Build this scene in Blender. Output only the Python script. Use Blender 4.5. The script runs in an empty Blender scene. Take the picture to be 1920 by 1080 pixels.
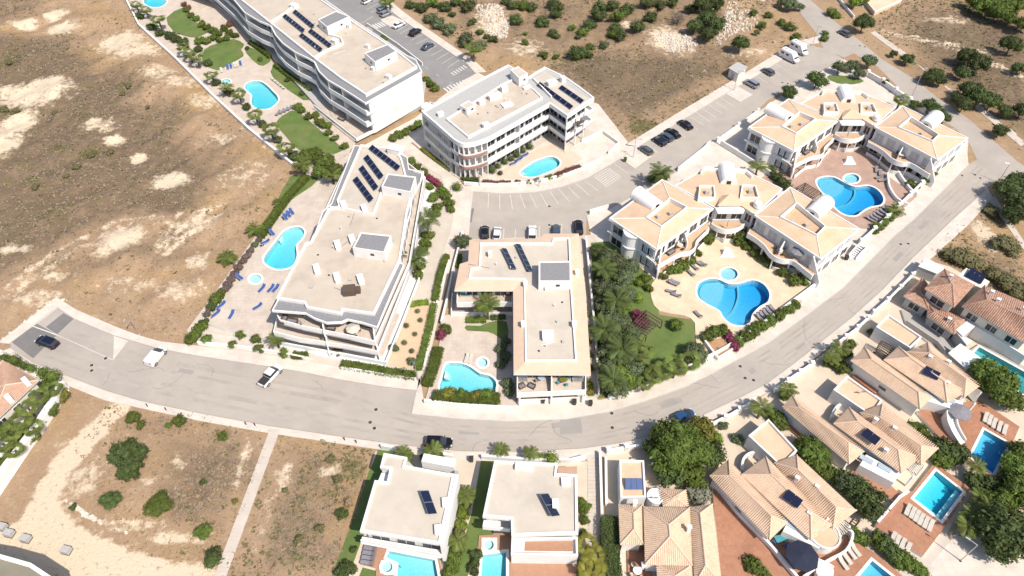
import bpy, math, random
import numpy as np
from mathutils import Vector, Matrix, noise

random.seed(7)
R = math.radians
SC = bpy.context.scene
COL = SC.collection

# ------------------------------------------------------------------ camera, sky, sun, exposure
FPX, TILT, CAMH = 1331.0, R(46.5), 104.0
cam_d = bpy.data.cameras.new('camera')
cam_d.sensor_width = 36.0
cam_d.lens = FPX / 1920 * 36.0
cam_d.clip_start = 0.5
cam_d.clip_end = 3000
cam = bpy.data.objects.new('camera', cam_d)
COL.objects.link(cam)
cam.location = (0, 0, CAMH)
cam.rotation_euler = (R(90) - TILT, 0, 0)
SC.camera = cam

SUN_AZ, SUN_EL = R(42), R(53)          # sun stands to the lower right of the picture
world = bpy.data.worlds.new('World')
SC.world = world
world.use_nodes = True
wn = world.node_tree.nodes
wl = world.node_tree.links
wn.clear()
sky = wn.new('ShaderNodeTexSky')
sky.sky_type = 'NISHITA'
sky.sun_disc = False
sky.sun_elevation = SUN_EL
sky.sun_rotation = R(180) - SUN_AZ
sky.air_density = 1.0
sky.dust_density = 1.6
bg = wn.new('ShaderNodeBackground')
bg.inputs['Strength'].default_value = 0.115
wo = wn.new('ShaderNodeOutputWorld')
wl.new(sky.outputs[0], bg.inputs['Color'])
wl.new(bg.outputs[0], wo.inputs['Surface'])

sun_d = bpy.data.lights.new('sun', 'SUN')
sun_d.energy = 4.0
sun_d.angle = R(0.55)
sun_d.color = (1.0, 0.93, 0.835)
sun = bpy.data.objects.new('sun', sun_d)
COL.objects.link(sun)
sun_dir = Vector((math.sin(SUN_AZ) * math.cos(SUN_EL), -math.cos(SUN_AZ) * math.cos(SUN_EL), math.sin(SUN_EL)))
sun.rotation_euler = sun_dir.to_track_quat('Z', 'Y').to_euler()

vs = SC.view_settings
vs.view_transform = 'Standard'
vs.look = 'None'
vs.exposure = 0.43
vs.gamma = 1.0
vs.use_curve_mapping = False
SC.render.engine = 'CYCLES'
SC.cycles.use_denoising = True
SC.cycles.max_bounces = 6
SC.cycles.diffuse_bounces = 3
SC.cycles.glossy_bounces = 2
SC.cycles.transmission_bounces = 3
SC.cycles.transparent_max_bounces = 8
SC.cycles.caustics_reflective = False
SC.cycles.caustics_refractive = False


def G(px, py, z=0.0):
    """ground plan: survey point of the photograph dropped on the level z (metres)"""
    u = (px - 960) / FPX
    v = -(py - 540) / FPX
    dy = math.cos(TILT) + v * math.sin(TILT)
    dz = -math.sin(TILT) + v * math.cos(TILT)
    t = (z - CAMH) / dz
    return (u * t, dy * t)


def GL(pts, z=0.0):
    return [G(p[0], p[1], z) for p in pts]


# ------------------------------------------------------------------ materials
MATS = {}


def _ramp(nt, a, b, fac):
    m = nt.nodes.new('ShaderNodeMix')
    m.data_type = 'RGBA'
    m.inputs[6].default_value = (*a, 1)
    m.inputs[7].default_value = (*b, 1)
    nt.links.new(fac, m.inputs[0])
    return m.outputs[2]


def _mixc(nt, ca, cb, fac):
    m = nt.nodes.new('ShaderNodeMix')
    m.data_type = 'RGBA'
    nt.links.new(ca, m.inputs[6])
    if isinstance(cb, tuple):
        m.inputs[7].default_value = (*cb, 1)
    else:
        nt.links.new(cb, m.inputs[7])
    if isinstance(fac, float):
        m.inputs[0].default_value = fac
    else:
        nt.links.new(fac, m.inputs[0])
    return m.outputs[2]


def _noise(nt, pos, scale, detail=4, rough=0.6, lo=0.3, hi=0.7):
    n = nt.nodes.new('ShaderNodeTexNoise')
    n.inputs['Scale'].default_value = scale
    n.inputs['Detail'].default_value = detail
    n.inputs['Roughness'].default_value = rough
    nt.links.new(pos, n.inputs['Vector'])
    r = nt.nodes.new('ShaderNodeMapRange')
    r.inputs[1].default_value = lo
    r.inputs[2].default_value = hi
    nt.links.new(n.outputs['Fac'], r.inputs[0])
    return r.outputs[0], n.outputs['Fac']


def new_mat(name):
    m = bpy.data.materials.new(name)
    m.use_nodes = True
    nt = m.node_tree
    nt.nodes.clear()
    out = nt.nodes.new('ShaderNodeOutputMaterial')
    geo = nt.nodes.new('ShaderNodeNewGeometry')
    return m, nt, out, geo.outputs['Position']


def pm(name, col, col2=None, scale=0.6, rough=0.85, bump=0.0, bscale=6.0, spec=0.3, metal=0.0, stain=None, stain_amt=0.5,
       stain_scale=0.12, rnd=0.0, trans=0.0):
    """painted / mineral surface: two tones mixed by noise, large soft stains, fine relief"""
    if name in MATS:
        return MATS[name]
    m, nt, out, pos = new_mat(name)
    if col2 is None:
        col2 = tuple(c * 0.86 for c in col)
    f, raw = _noise(nt, pos, scale, 6)
    c = _ramp(nt, col, col2, f)
    if stain:
        f2, _ = _noise(nt, pos, stain_scale, 5, 0.65, 0.48, 0.75)
        mul = nt.nodes.new('ShaderNodeMath')
        mul.operation = 'MULTIPLY'
        mul.inputs[1].default_value = stain_amt
        nt.links.new(f2, mul.inputs[0])
        c = _mixc(nt, c, stain, mul.outputs[0])
    if rnd:
        oi = nt.nodes.new('ShaderNodeObjectInfo')
        hsv = nt.nodes.new('ShaderNodeHueSaturation')
        mr = nt.nodes.new('ShaderNodeMapRange')
        mr.inputs[3].default_value = 1 - rnd
        mr.inputs[4].default_value = 1 + rnd
        nt.links.new(oi.outputs['Random'], mr.inputs[0])
        nt.links.new(mr.outputs[0], hsv.inputs['Value'])
        mh = nt.nodes.new('ShaderNodeMapRange')
        mh.inputs[3].default_value = 0.5 - rnd * 0.05
        mh.inputs[4].default_value = 0.5 + rnd * 0.05
        nt.links.new(oi.outputs['Random'], mh.inputs[0])
        nt.links.new(mh.outputs[0], hsv.inputs['Hue'])
        nt.links.new(c, hsv.inputs['Color'])
        c = hsv.outputs[0]
    b = nt.nodes.new('ShaderNodeBsdfPrincipled')
    nt.links.new(c, b.inputs['Base Color'])
    b.inputs['Roughness'].default_value = rough
    b.inputs['Metallic'].default_value = metal
    b.inputs['Specular IOR Level'].default_value = spec
    if bump:
        fb, rawb = _noise(nt, pos, bscale, 5)
        bn = nt.nodes.new('ShaderNodeBump')
        bn.inputs['Strength'].default_value = bump
        bn.inputs['Distance'].default_value = 0.1
        nt.links.new(rawb, bn.inputs['Height'])
        nt.links.new(bn.outputs[0], b.inputs['Normal'])
    sh = b.outputs[0]
    if trans:
        t = nt.nodes.new('ShaderNodeBsdfTranslucent')
        nt.links.new(c, t.inputs['Color'])
        mx = nt.nodes.new('ShaderNodeMixShader')
        mx.inputs[0].default_value = trans
        nt.links.new(sh, mx.inputs[1])
        nt.links.new(t.outputs[0], mx.inputs[2])
        sh = mx.outputs[0]
    nt.links.new(sh, out.inputs[0])
    MATS[name] = m
    return m


def water_mat(name, absorb, density=1.0, bump=0.25):
    """clear water: reflecting skin over a body that absorbs light with depth"""
    if name in MATS:
        return MATS[name]
    m, nt, out, pos = new_mat(name)
    tr = nt.nodes.new('ShaderNodeBsdfTransparent')
    gl = nt.nodes.new('ShaderNodeBsdfGlossy')
    gl.inputs['Roughness'].default_value = 0.05
    fr = nt.nodes.new('ShaderNodeFresnel')
    fr.inputs[0].default_value = 1.33
    _, raw = _noise(nt, pos, 1.8, 4)
    bn = nt.nodes.new('ShaderNodeBump')
    bn.inputs['Strength'].default_value = bump
    bn.inputs['Distance'].default_value = 0.08
    nt.links.new(raw, bn.inputs['Height'])
    nt.links.new(bn.outputs[0], gl.inputs['Normal'])
    nt.links.new(bn.outputs[0], fr.inputs['Normal'])
    mx = nt.nodes.new('ShaderNodeMixShader')
    nt.links.new(fr.outputs[0], mx.inputs[0])
    nt.links.new(tr.outputs[0], mx.inputs[1])
    nt.links.new(gl.outputs[0], mx.inputs[2])
    nt.links.new(mx.outputs[0], out.inputs['Surface'])
    va = nt.nodes.new('ShaderNodeVolumeAbsorption')
    va.inputs['Color'].default_value = (*absorb, 1)
    va.inputs['Density'].default_value = density
    nt.links.new(va.outputs[0], out.inputs['Volume'])
    MATS[name] = m
    return m


def tile_floor(name, col, col2, joint, size=0.6):
    """square floor tiles with fine joints"""
    if name in MATS:
        return MATS[name]
    m, nt, out, pos = new_mat(name)
    br = nt.nodes.new('ShaderNodeTexBrick')
    br.offset = 0.0
    br.inputs['Scale'].default_value = 1.0
    br.inputs['Brick Width'].default_value = size
    br.inputs['Row Height'].default_value = size
    br.inputs['Mortar Size'].default_value = 0.02
    br.inputs['Color1'].default_value = (*col, 1)
    br.inputs['Color2'].default_value = (*col2, 1)
    br.inputs['Mortar'].default_value = (*joint, 1)
    nt.links.new(pos, br.inputs['Vector'])
    f, _ = _noise(nt, pos, 0.35, 6)
    hs = nt.nodes.new('ShaderNodeHueSaturation')
    mr = nt.nodes.new('ShaderNodeMapRange')
    mr.inputs[3].default_value = 0.86
    mr.inputs[4].default_value = 1.1
    nt.links.new(f, mr.inputs[0])
    nt.links.new(mr.outputs[0], hs.inputs['Value'])
    nt.links.new(br.outputs[0], hs.inputs['Color'])
    b = nt.nodes.new('ShaderNodeBsdfPrincipled')
    b.inputs['Roughness'].default_value = 0.75
    nt.links.new(hs.outputs[0], b.inputs['Base Color'])
    nt.links.new(b.outputs[0], out.inputs[0])
    MATS[name] = m
    return m


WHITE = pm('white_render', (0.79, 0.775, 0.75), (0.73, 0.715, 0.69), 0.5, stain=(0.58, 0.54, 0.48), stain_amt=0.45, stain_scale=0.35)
WHITE2 = pm('white_trim', (0.77, 0.755, 0.73), (0.70, 0.685, 0.66), 1.5, stain=(.58, .54, .48), stain_amt=.4, stain_scale=.6)
CREAM = pm('cream_render', (0.74, 0.69, 0.60), (0.68, 0.63, 0.54), 0.5, stain=(0.55, 0.5, 0.43), stain_amt=0.4, stain_scale=0.3)
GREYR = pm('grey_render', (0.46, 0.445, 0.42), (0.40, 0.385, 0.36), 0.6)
BEIGE_ROOF = pm('beige_roof_deck', (0.535, 0.455, 0.37), (0.47, 0.40, 0.32), 0.25, bump=0.15, stain=(0.35, 0.29, 0.235), stain_amt=0.6, stain_scale=0.2)
PALE_ROOF = pm('pale_roof_deck', (0.55, 0.485, 0.405), (0.49, 0.43, 0.355), 0.3, bump=0.1, stain=(0.38, 0.335, 0.28), stain_amt=0.55, stain_scale=0.25)
GREY_GRAVEL = pm('grey_gravel', (0.27, 0.265, 0.27), (0.20, 0.197, 0.20), 3.0, bump=0.5, bscale=14)
PALE_GRAVEL = pm('pale_gravel', (0.46, 0.45, 0.43), (0.38, 0.37, 0.35), 3.0, bump=0.4, bscale=14)
PEACH = pm('peach_roof_deck', (0.65, 0.475, 0.33), (0.585, 0.415, 0.275), 0.5, bump=0.1, stain=(0.52, 0.33, 0.2), stain_amt=0.5, stain_scale=0.3)
PEACH2 = pm('peach_terrace_floor', (0.58, 0.40, 0.26), (0.5, 0.33, 0.2), 0.8)
TILE_PEACH = pm('peach_clay_tiles', (0.70, 0.53, 0.385), (0.56, 0.39, 0.27), 4.5, bump=0.2, stain=(0.45, 0.31, 0.215), stain_amt=0.7, stain_scale=0.7)
TILE_RED = pm('red_clay_tiles', (0.47, 0.285, 0.20), (0.31, 0.165, 0.11), 3.0, bump=0.2, stain=(0.60, 0.47, 0.38), stain_amt=0.9, stain_scale=2.2)
TILE_PALE = pm('pale_cap_tiles', (0.70, 0.52, 0.40), (0.60, 0.42, 0.31), 2.0)
TERRACOTTA = tile_floor('terracotta_paving', (0.41, 0.19, 0.105), (0.345, 0.155, 0.085), (0.33, 0.2, 0.14), 0.4)
DECK_BEIGE = tile_floor('beige_pool_paving', (0.56, 0.47, 0.39), (0.52, 0.435, 0.36), (0.46, 0.39, 0.32), 0.8)
DECK_PEACH = tile_floor('peach_pool_paving', (0.68, 0.53, 0.37), (0.645, 0.50, 0.345), (0.58, 0.45, 0.31), 0.7)
DECK_MAUVE = tile_floor('mauve_pool_paving', (0.42, 0.28, 0.215), (0.38, 0.25, 0.19), (0.36, 0.26, 0.21), 0.7)
WOOD_DECK = pm('brown_deck_boards', (0.42, 0.24, 0.155), (0.36, 0.2, 0.125), 2.0)
ASPHALT = pm('old_pale_asphalt', (0.42, 0.37, 0.32), (0.37, 0.325, 0.28), 0.25, rough=0.9, bump=0.2, bscale=20, stain=(0.29, 0.265, 0.24), stain_amt=0.6, stain_scale=0.08)
ASPHALT2 = pm('grey_asphalt', (0.27, 0.26, 0.25), (0.23, 0.22, 0.215), 0.3, rough=0.9, bump=0.2, bscale=20, stain=(0.19, 0.18, 0.175), stain_amt=0.5, stain_scale=0.1)
ASPHALT3 = pm('fresh_asphalt_patch', (0.20, 0.19, 0.18), (0.17, 0.16, 0.155), 0.6, rough=0.9, bump=0.2, bscale=20)
PAVE = tile_floor('pale_pavement', (0.62, 0.55, 0.475), (0.58, 0.51, 0.435), (0.54, 0.47, 0.40), 1.2)
PAVE2 = pm('concrete_path', (0.56, 0.49, 0.42), (0.49, 0.43, 0.36), 0.5, bump=0.1, stain=(0.42, 0.36, 0.29), stain_amt=0.5)
KERB = pm('kerb_stone', (0.58, 0.53, 0.47), (0.5, 0.46, 0.41), 1.0)
PAINT = pm('road_paint', (0.68, 0.65, 0.61), (0.54, 0.51, 0.47), 1.2)
LAWN = pm('lawn', (0.135, 0.185, 0.05), (0.09, 0.14, 0.034), 0.35, bump=0.6, bscale=9, stain=(0.21, 0.19, 0.08), stain_amt=0.6, stain_scale=0.16)
SOIL = pm('planting_soil', (0.46, 0.345, 0.245), (0.37, 0.27, 0.19), 0.7, bump=0.4)
DIRT = pm('dirt_track', (0.66, 0.53, 0.40), (0.57, 0.45, 0.33), 0.35, bump=0.4, bscale=4, stain=(0.72, 0.61, 0.48), stain_amt=0.6, stain_scale=0.15)
GLASS = pm('dark_glass', (0.022, 0.026, 0.034), (0.04, 0.045, 0.055), 0.35, rough=0.06, spec=0.6)
GLASS2 = pm('pale_blue_glass', (0.42, 0.48, 0.52), (0.36, 0.42, 0.46), 0.6, rough=0.08, spec=0.6)
FRAME = pm('window_frame_white', (0.75, 0.75, 0.74), None, 2)
SOLAR = pm('solar_glass', (0.012, 0.017, 0.045), (0.009, 0.012, 0.034), 2.5, rough=0.12, spec=0.6)
SOLAR_B = pm('solar_collector_blue', (0.055, 0.10, 0.24), (0.045, 0.08, 0.19), 2.5, rough=0.15, spec=0.6)
ALU = pm('aluminium', (0.55, 0.55, 0.56), None, 2, rough=0.35, metal=0.8)
DARKM = pm('dark_metal', (0.045, 0.043, 0.042), None, 2, rough=0.5)
BRICKR = pm('brown_red_render', (0.36, 0.20, 0.16), (0.31, 0.165, 0.13), 0.8)
COPING = pm('pool_coping', (0.76, 0.73, 0.68), (0.7, 0.67, 0.62), 1.0)
STONE = pm('pale_rubble', (0.66, 0.60, 0.51), (0.5, 0.45, 0.38), 1.0, bump=0.3)
GRAVELW = pm('white_gravel', (0.66, 0.63, 0.58), (0.56, 0.53, 0.48), 2.0, bump=0.4, bscale=10)
LEAF = pm('leaf_green', (0.158, 0.207, 0.037), (0.081, 0.114, 0.021), 0.9, rough=0.6, rnd=0.28, trans=0.3)
LEAF_D = pm('leaf_dark', (0.100, 0.133, 0.038), (0.052, 0.074, 0.021), 0.9, rough=0.6, rnd=0.25, trans=0.25)
LEAF_O = pm('leaf_olive', (0.151, 0.182, 0.086), (0.089, 0.111, 0.050), 0.9, rough=0.6, rnd=0.25, trans=0.25)
LEAF_B = pm('leaf_bright', (0.23, 0.30, 0.04), (0.14, 0.20, 0.028), 0.9, rough=0.6, rnd=0.2, trans=0.3)
LEAF_Y = pm('leaf_yellow', (0.24, 0.22, 0.04), (0.15, 0.15, 0.03), 0.9, rough=0.6, rnd=0.2, trans=0.3)
LEAF_R = pm('flowers_magenta', (0.26, 0.05, 0.10), (0.15, 0.035, 0.06), 1.5, rough=0.6, rnd=0.2, trans=0.2)
LEAF_BR = pm('leaf_brownred', (0.20, 0.085, 0.06), (0.12, 0.055, 0.04), 1.5, rough=0.6, rnd=0.25, trans=0.2)
LEAF_GY = pm('leaf_dead_grey', (0.22, 0.185, 0.15), (0.15, 0.125, 0.10), 1.5, rough=0.8, rnd=0.2)
FLOWERW = pm('flowers_white', (0.62, 0.60, 0.55), (0.5, 0.48, 0.42), 1.5, rough=0.7)
PALM = pm('palm_frond', (0.20, 0.235, 0.055), (0.11, 0.145, 0.034), 0.7, rough=0.5, rnd=0.3, trans=0.3)
PALM_D = pm('palm_frond_dark', (0.150, 0.188, 0.056), (0.094, 0.125, 0.037), 0.7, rough=0.5, rnd=0.25, trans=0.3)
BARK = pm('bark', (0.15, 0.11, 0.08), (0.09, 0.065, 0.045), 3.0, bump=0.5)
STRAW = pm('dry_straw', (0.31, 0.22, 0.13), (0.25, 0.175, 0.10), 0.4, rough=0.9)
SCRUB = pm('dry_scrub', (0.27, 0.21, 0.15), (0.20, 0.155, 0.11), 0.4, rough=0.9)
SCRUBG = pm('olive_scrub', (0.16, 0.145, 0.065), (0.11, 0.105, 0.045), 0.5, rough=0.9)
CLOTH_W = pm('pale_cushion', (0.56, 0.51, 0.44), (0.48, 0.44, 0.37), 2)
CLOTH_B = pm('blue_sling', (0.05, 0.11, 0.33), (0.04, 0.085, 0.26), 2)
CLOTH_N = pm('navy_canvas', (0.025, 0.03, 0.055), (0.018, 0.022, 0.04), 2)
CLOTH_G = pm('grey_canvas', (0.24, 0.23, 0.25), (0.19, 0.18, 0.2), 2)
CLOTH_T = pm('turquoise_cloth', (0.07, 0.30, 0.33), (0.05, 0.24, 0.27), 2)
WICKER = pm('brown_wicker', (0.12, 0.085, 0.065), (0.085, 0.06, 0.045), 4)
CLAYP = pm('clay_red_plastic', (0.45, 0.12, 0.06), None, 2)
RUBBER = pm('tyre_rubber', (0.03, 0.03, 0.03), None, 4)


# ------------------------------------------------------------------ meshes and objects
ORG = {}


def ccw(p):
    a = sum(p[i - 1][0] * p[i][1] - p[i][0] * p[i - 1][1] for i in range(len(p)))
    return list(p) if a > 0 else list(reversed(p))


def cr(pts, n=4, closed=False):
    """Catmull-Rom curve through the points"""
    P = [Vector(p) for p in pts]
    m = len(P)
    out = []
    for i in range(m if closed else m - 1):
        if closed:
            a, b, c, d = P[i - 1], P[i], P[(i + 1) % m], P[(i + 2) % m]
        else:
            a, b, c, d = P[max(i - 1, 0)], P[i], P[i + 1], P[min(i + 2, m - 1)]
        for k in range(n):
            t = k / n
            out.append(tuple(0.5 * ((2 * b) + (c - a) * t + (2 * a - 5 * b + 4 * c - d) * t * t + (3 * b - a - 3 * c + d) * t ** 3)))
    if not closed:
        out.append(tuple(P[-1]))
    return out


def inset(poly, d):
    """shrink a ccw polygon by d (mitred)"""
    p = ccw(poly)
    n = len(p)
    out = []
    for i in range(n):
        a, b, c = Vector(p[i - 1]), Vector(p[i]), Vector(p[(i + 1) % n])
        e1, e2 = (b - a), (c - b)
        if e1.length < 1e-6 or e2.length < 1e-6:
            out.append(tuple(b))
            continue
        e1.normalize()
        e2.normalize()
        n1, n2 = Vector((-e1.y, e1.x)), Vector((-e2.y, e2.x))
        m = n1 + n2
        if m.length < 1e-4:
            out.append(tuple(b + n1 * d))
            continue
        m.normalize()
        k = max(m.dot(n1), 0.35)
        out.append(tuple(b + m * (d / k)))
    return out


def offset_line(pts, d, closed=False):
    """left-hand offset of an open or closed polyline"""
    n = len(pts)
    out = []
    for i in range(n):
        b = Vector(pts[i])
        a = Vector(pts[i - 1]) if (i > 0 or closed) else None
        c = Vector(pts[(i + 1) % n]) if (i < n - 1 or closed) else None
        e1 = (b - a).normalized() if a is not None else None
        e2 = (c - b).normalized() if c is not None else None
        e1 = e1 if e1 is not None else e2
        e2 = e2 if e2 is not None else e1
        n1, n2 = Vector((-e1.y, e1.x)), Vector((-e2.y, e2.x))
        m = n1 + n2
        if m.length < 1e-4:
            m = n1
        m.normalize()
        out.append(tuple(b + m * (d / max(m.dot(n1), 0.35))))
    return out


class MB:
    def __init__(s):
        s.v, s.f = [], []

    def poly(s, pts):
        b = len(s.v)
        s.v += [tuple(p) for p in pts]
        s.f.append(tuple(range(b, b + len(pts))))
        return s

    def prism(s, poly, z0, z1, bottom=False):
        p = ccw(poly)
        n = len(p)
        b = len(s.v)
        s.v += [(q[0], q[1], z0) for q in p] + [(q[0], q[1], z1) for q in p]
        for i in range(n):
            j = (i + 1) % n
            s.f.append((b + i, b + j, b + n + j, b + n + i))
        s.f.append(tuple(b + n + i for i in range(n)))
        if bottom:
            s.f.append(tuple(b + i for i in reversed(range(n))))
        return s

    def sheet(s, poly, z):
        p = ccw(poly)
        return s.poly([(q[0], q[1], z) for q in p])

    def strip(s, pts, z0, z1, t, closed=False, d=0.0):
        """upright wall of thickness t along a polyline; d shifts its centre line to the left. z0/z1 may be lists"""
        L = offset_line(pts, d + t / 2, closed)
        Q = offset_line(pts, d - t / 2, closed)
        n = len(pts)
        b = len(s.v)
        Z0 = z0 if isinstance(z0, (list, tuple)) else [z0] * n
        Z1 = z1 if isinstance(z1, (list, tuple)) else [z1] * n
        for i in range(n):
            s.v += [(*L[i], Z0[i]), (*Q[i], Z0[i]), (*Q[i], Z1[i]), (*L[i], Z1[i])]
        for i in range(n if closed else n - 1):
            a, c = b + 4 * i, b + 4 * ((i + 1) % n)
            for k in range(4):
                s.f.append((a + k, a + (k + 1) % 4, c + (k + 1) % 4, c + k))
        if not closed:
            s.f.append((b, b + 3, b + 2, b + 1))
            e = b + 4 * (n - 1)
            s.f.append((e, e + 1, e + 2, e + 3))
        return s

    def box(s, c, size, rz=0.0, bottom=True):
        x, y, z = size[0] / 2, size[1] / 2, size[2]
        ca, sa = math.cos(rz), math.sin(rz)
        p = [(c[0] + a * ca - d * sa, c[1] + a * sa + d * ca) for a, d in ((-x, -y), (x, -y), (x, y), (-x, y))]
        return s.prism(p, c[2], c[2] + z, bottom)

    def tube(s, p, q, r0, r1=None, n=8, cap=True):
        p, q = Vector(p), Vector(q)
        r1 = r0 if r1 is None else r1
        d = (q - p).normalized()
        a = d.orthogonal().normalized()
        c = d.cross(a)
        b = len(s.v)
        for o, r in ((p, r0), (q, r1)):
            for i in range(n):
                t = 2 * math.pi * i / n
                s.v.append(tuple(o + a * (r * math.cos(t)) + c * (r * math.sin(t))))
        for i in range(n):
            j = (i + 1) % n
            s.f.append((b + i, b + j, b + n + j, b + n + i))
        if cap:
            s.f.append(tuple(b + i for i in reversed(range(n))))
            s.f.append(tuple(b + n + i for i in range(n)))
        return s

    def lathe(s, c, prof, n=14):
        """prof: list of (radius, z)"""
        b = len(s.v)
        m = len(prof)
        for r, z in prof:
            for i in range(n):
                t = 2 * math.pi * i / n
                s.v.append((c[0] + r * math.cos(t), c[1] + r * math.sin(t), c[2] + z))
        for k in range(m - 1):
            for i in range(n):
                j = (i + 1) % n
                s.f.append((b + k * n + i, b + k * n + j, b + (k + 1) * n + j, b + (k + 1) * n + i))
        s.f.append(tuple(b + (m - 1) * n + i for i in range(n)))
        return s

    def loft(s, rings, caps=True):
        b = len(s.v)
        n = len(rings[0])
        for r in rings:
            s.v += [tuple(p) for p in r]
        for k in range(len(rings) - 1):
            for i in range(n):
                j = (i + 1) % n
                s.f.append((b + k * n + i, b + k * n + j, b + (k + 1) * n + j, b + (k + 1) * n + i))
        if caps:
            s.f.append(tuple(b + i for i in reversed(range(n))))
            e = b + (len(rings) - 1) * n
            s.f.append(tuple(e + i for i in range(n)))
        return s

    def slab3(s, quad, t):
        """thick plate from four 3-d corners, thickness t along its normal"""
        q = [Vector(p) for p in quad]
        nrm = (q[1] - q[0]).cross(q[3] - q[0]).normalized()
        if nrm.z < 0:
            q.reverse()
            nrm = -nrm
        return s.loft([[p for p in q], [p + nrm * t for p in q]])

    def mesh(s, name, o=(0, 0, 0)):
        me = bpy.data.meshes.new(name)
        me.from_pydata([(v[0] - o[0], v[1] - o[1], v[2] - o[2]) for v in s.v], [], s.f)
        return me

    def build(s, name, mat, parent=None, smooth=False, **tags):
        o = ORG.get(parent.name, (0, 0, 0)) if parent else (0, 0, 0)
        me = s.mesh(name, o)
        if mat:
            me.materials.append(mat)
        if smooth:
            me.polygons.foreach_set('use_smooth', [True] * len(me.polygons))
        ob = bpy.data.objects.new(name, me)
        COL.objects.link(ob)
        if parent:
            ob.parent = parent
            ORG[ob.name] = o
        for k, v in tags.items():
            ob[k] = v
        return ob


def thing(name, label, cat, loc=(0, 0, 0), group=None, rz=0.0):
    o = bpy.data.objects.new(name, None)
    o.empty_display_size = 0.5
    COL.objects.link(o)
    loc = (loc[0], loc[1], loc[2] if len(loc) > 2 else 0.0)
    o.location = loc
    o.rotation_euler = (0, 0, rz)
    o['label'] = label
    o['category'] = cat
    if group:
        o['group'] = group
    ORG[o.name] = loc
    return o


def structure(name, mb, mat, smooth=False):
    return mb.build(name, mat, None, smooth, kind='structure')


KIDS = {}


def freeze(root):
    KIDS[root.name] = [(c, list(c.children)) for c in root.children]
    return root


def dup(root, loc, rz=0.0, scale=1.0, label=None, group=None, mat=None, tilt=None):
    """copy a thing with its parts and sub-parts (mesh data shared); mat = {part name: material}"""
    r = root.copy()
    COL.objects.link(r)
    r.location = (loc[0], loc[1], loc[2] if len(loc) > 2 else 0.0)
    r.rotation_euler = (tilt[0] if tilt else 0, tilt[1] if tilt else 0, rz)
    r.scale = scale if isinstance(scale, (tuple, list)) else (scale, scale, scale)
    if label:
        r['label'] = label
    if group:
        r['group'] = group
    elif 'group' in r.keys():
        del r['group']
    for c, gs in KIDS.get(root.name, []):
        k = c.copy()
        COL.objects.link(k)
        k.parent = r
        if mat:
            for nm, mm in mat.items():
                if c.name.split('.')[0] == nm:
                    k.material_slots[0].link = 'OBJECT'
                    k.material_slots[0].material = mm
        for g in gs:
            h = g.copy()
            COL.objects.link(h)
            h.parent = k
    return r


DEAD = []


def retire(root):
    """take the master copy of a thing out of the scene (all at once at the end)"""
    for c, gs in KIDS.get(root.name, []):
        DEAD.extend(gs)
        DEAD.append(c)
    DEAD.append(root)


ORD = ['first', 'second', 'third', 'fourth', 'fifth', 'sixth', 'seventh', 'eighth', 'ninth', 'tenth', 'eleventh', 'twelfth',
       'thirteenth', 'fourteenth', 'fifteenth', 'sixteenth', 'seventeenth', 'eighteenth', 'nineteenth', 'twentieth']


def lerp(a, b, t):
    return tuple(a[i] + (b[i] - a[i]) * t for i in range(len(a)))


def inpoly(x, y, poly):
    c = False
    j = len(poly) - 1
    for i in range(len(poly)):
        xi, yi = poly[i]
        xj, yj = poly[j]
        if (yi > y) != (yj > y) and x < (xj - xi) * (y - yi) / (yj - yi) + xi:
            c = not c
        j = i
    return c


# ================================================================== pool outlines (needed first: the ground is dug out under them)
def ell(cx, cy, rx, ry, n=20):
    return [(cx + rx * math.cos(2 * math.pi * i / n), cy + ry * math.sin(2 * math.pi * i / n)) for i in range(n)]


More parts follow.
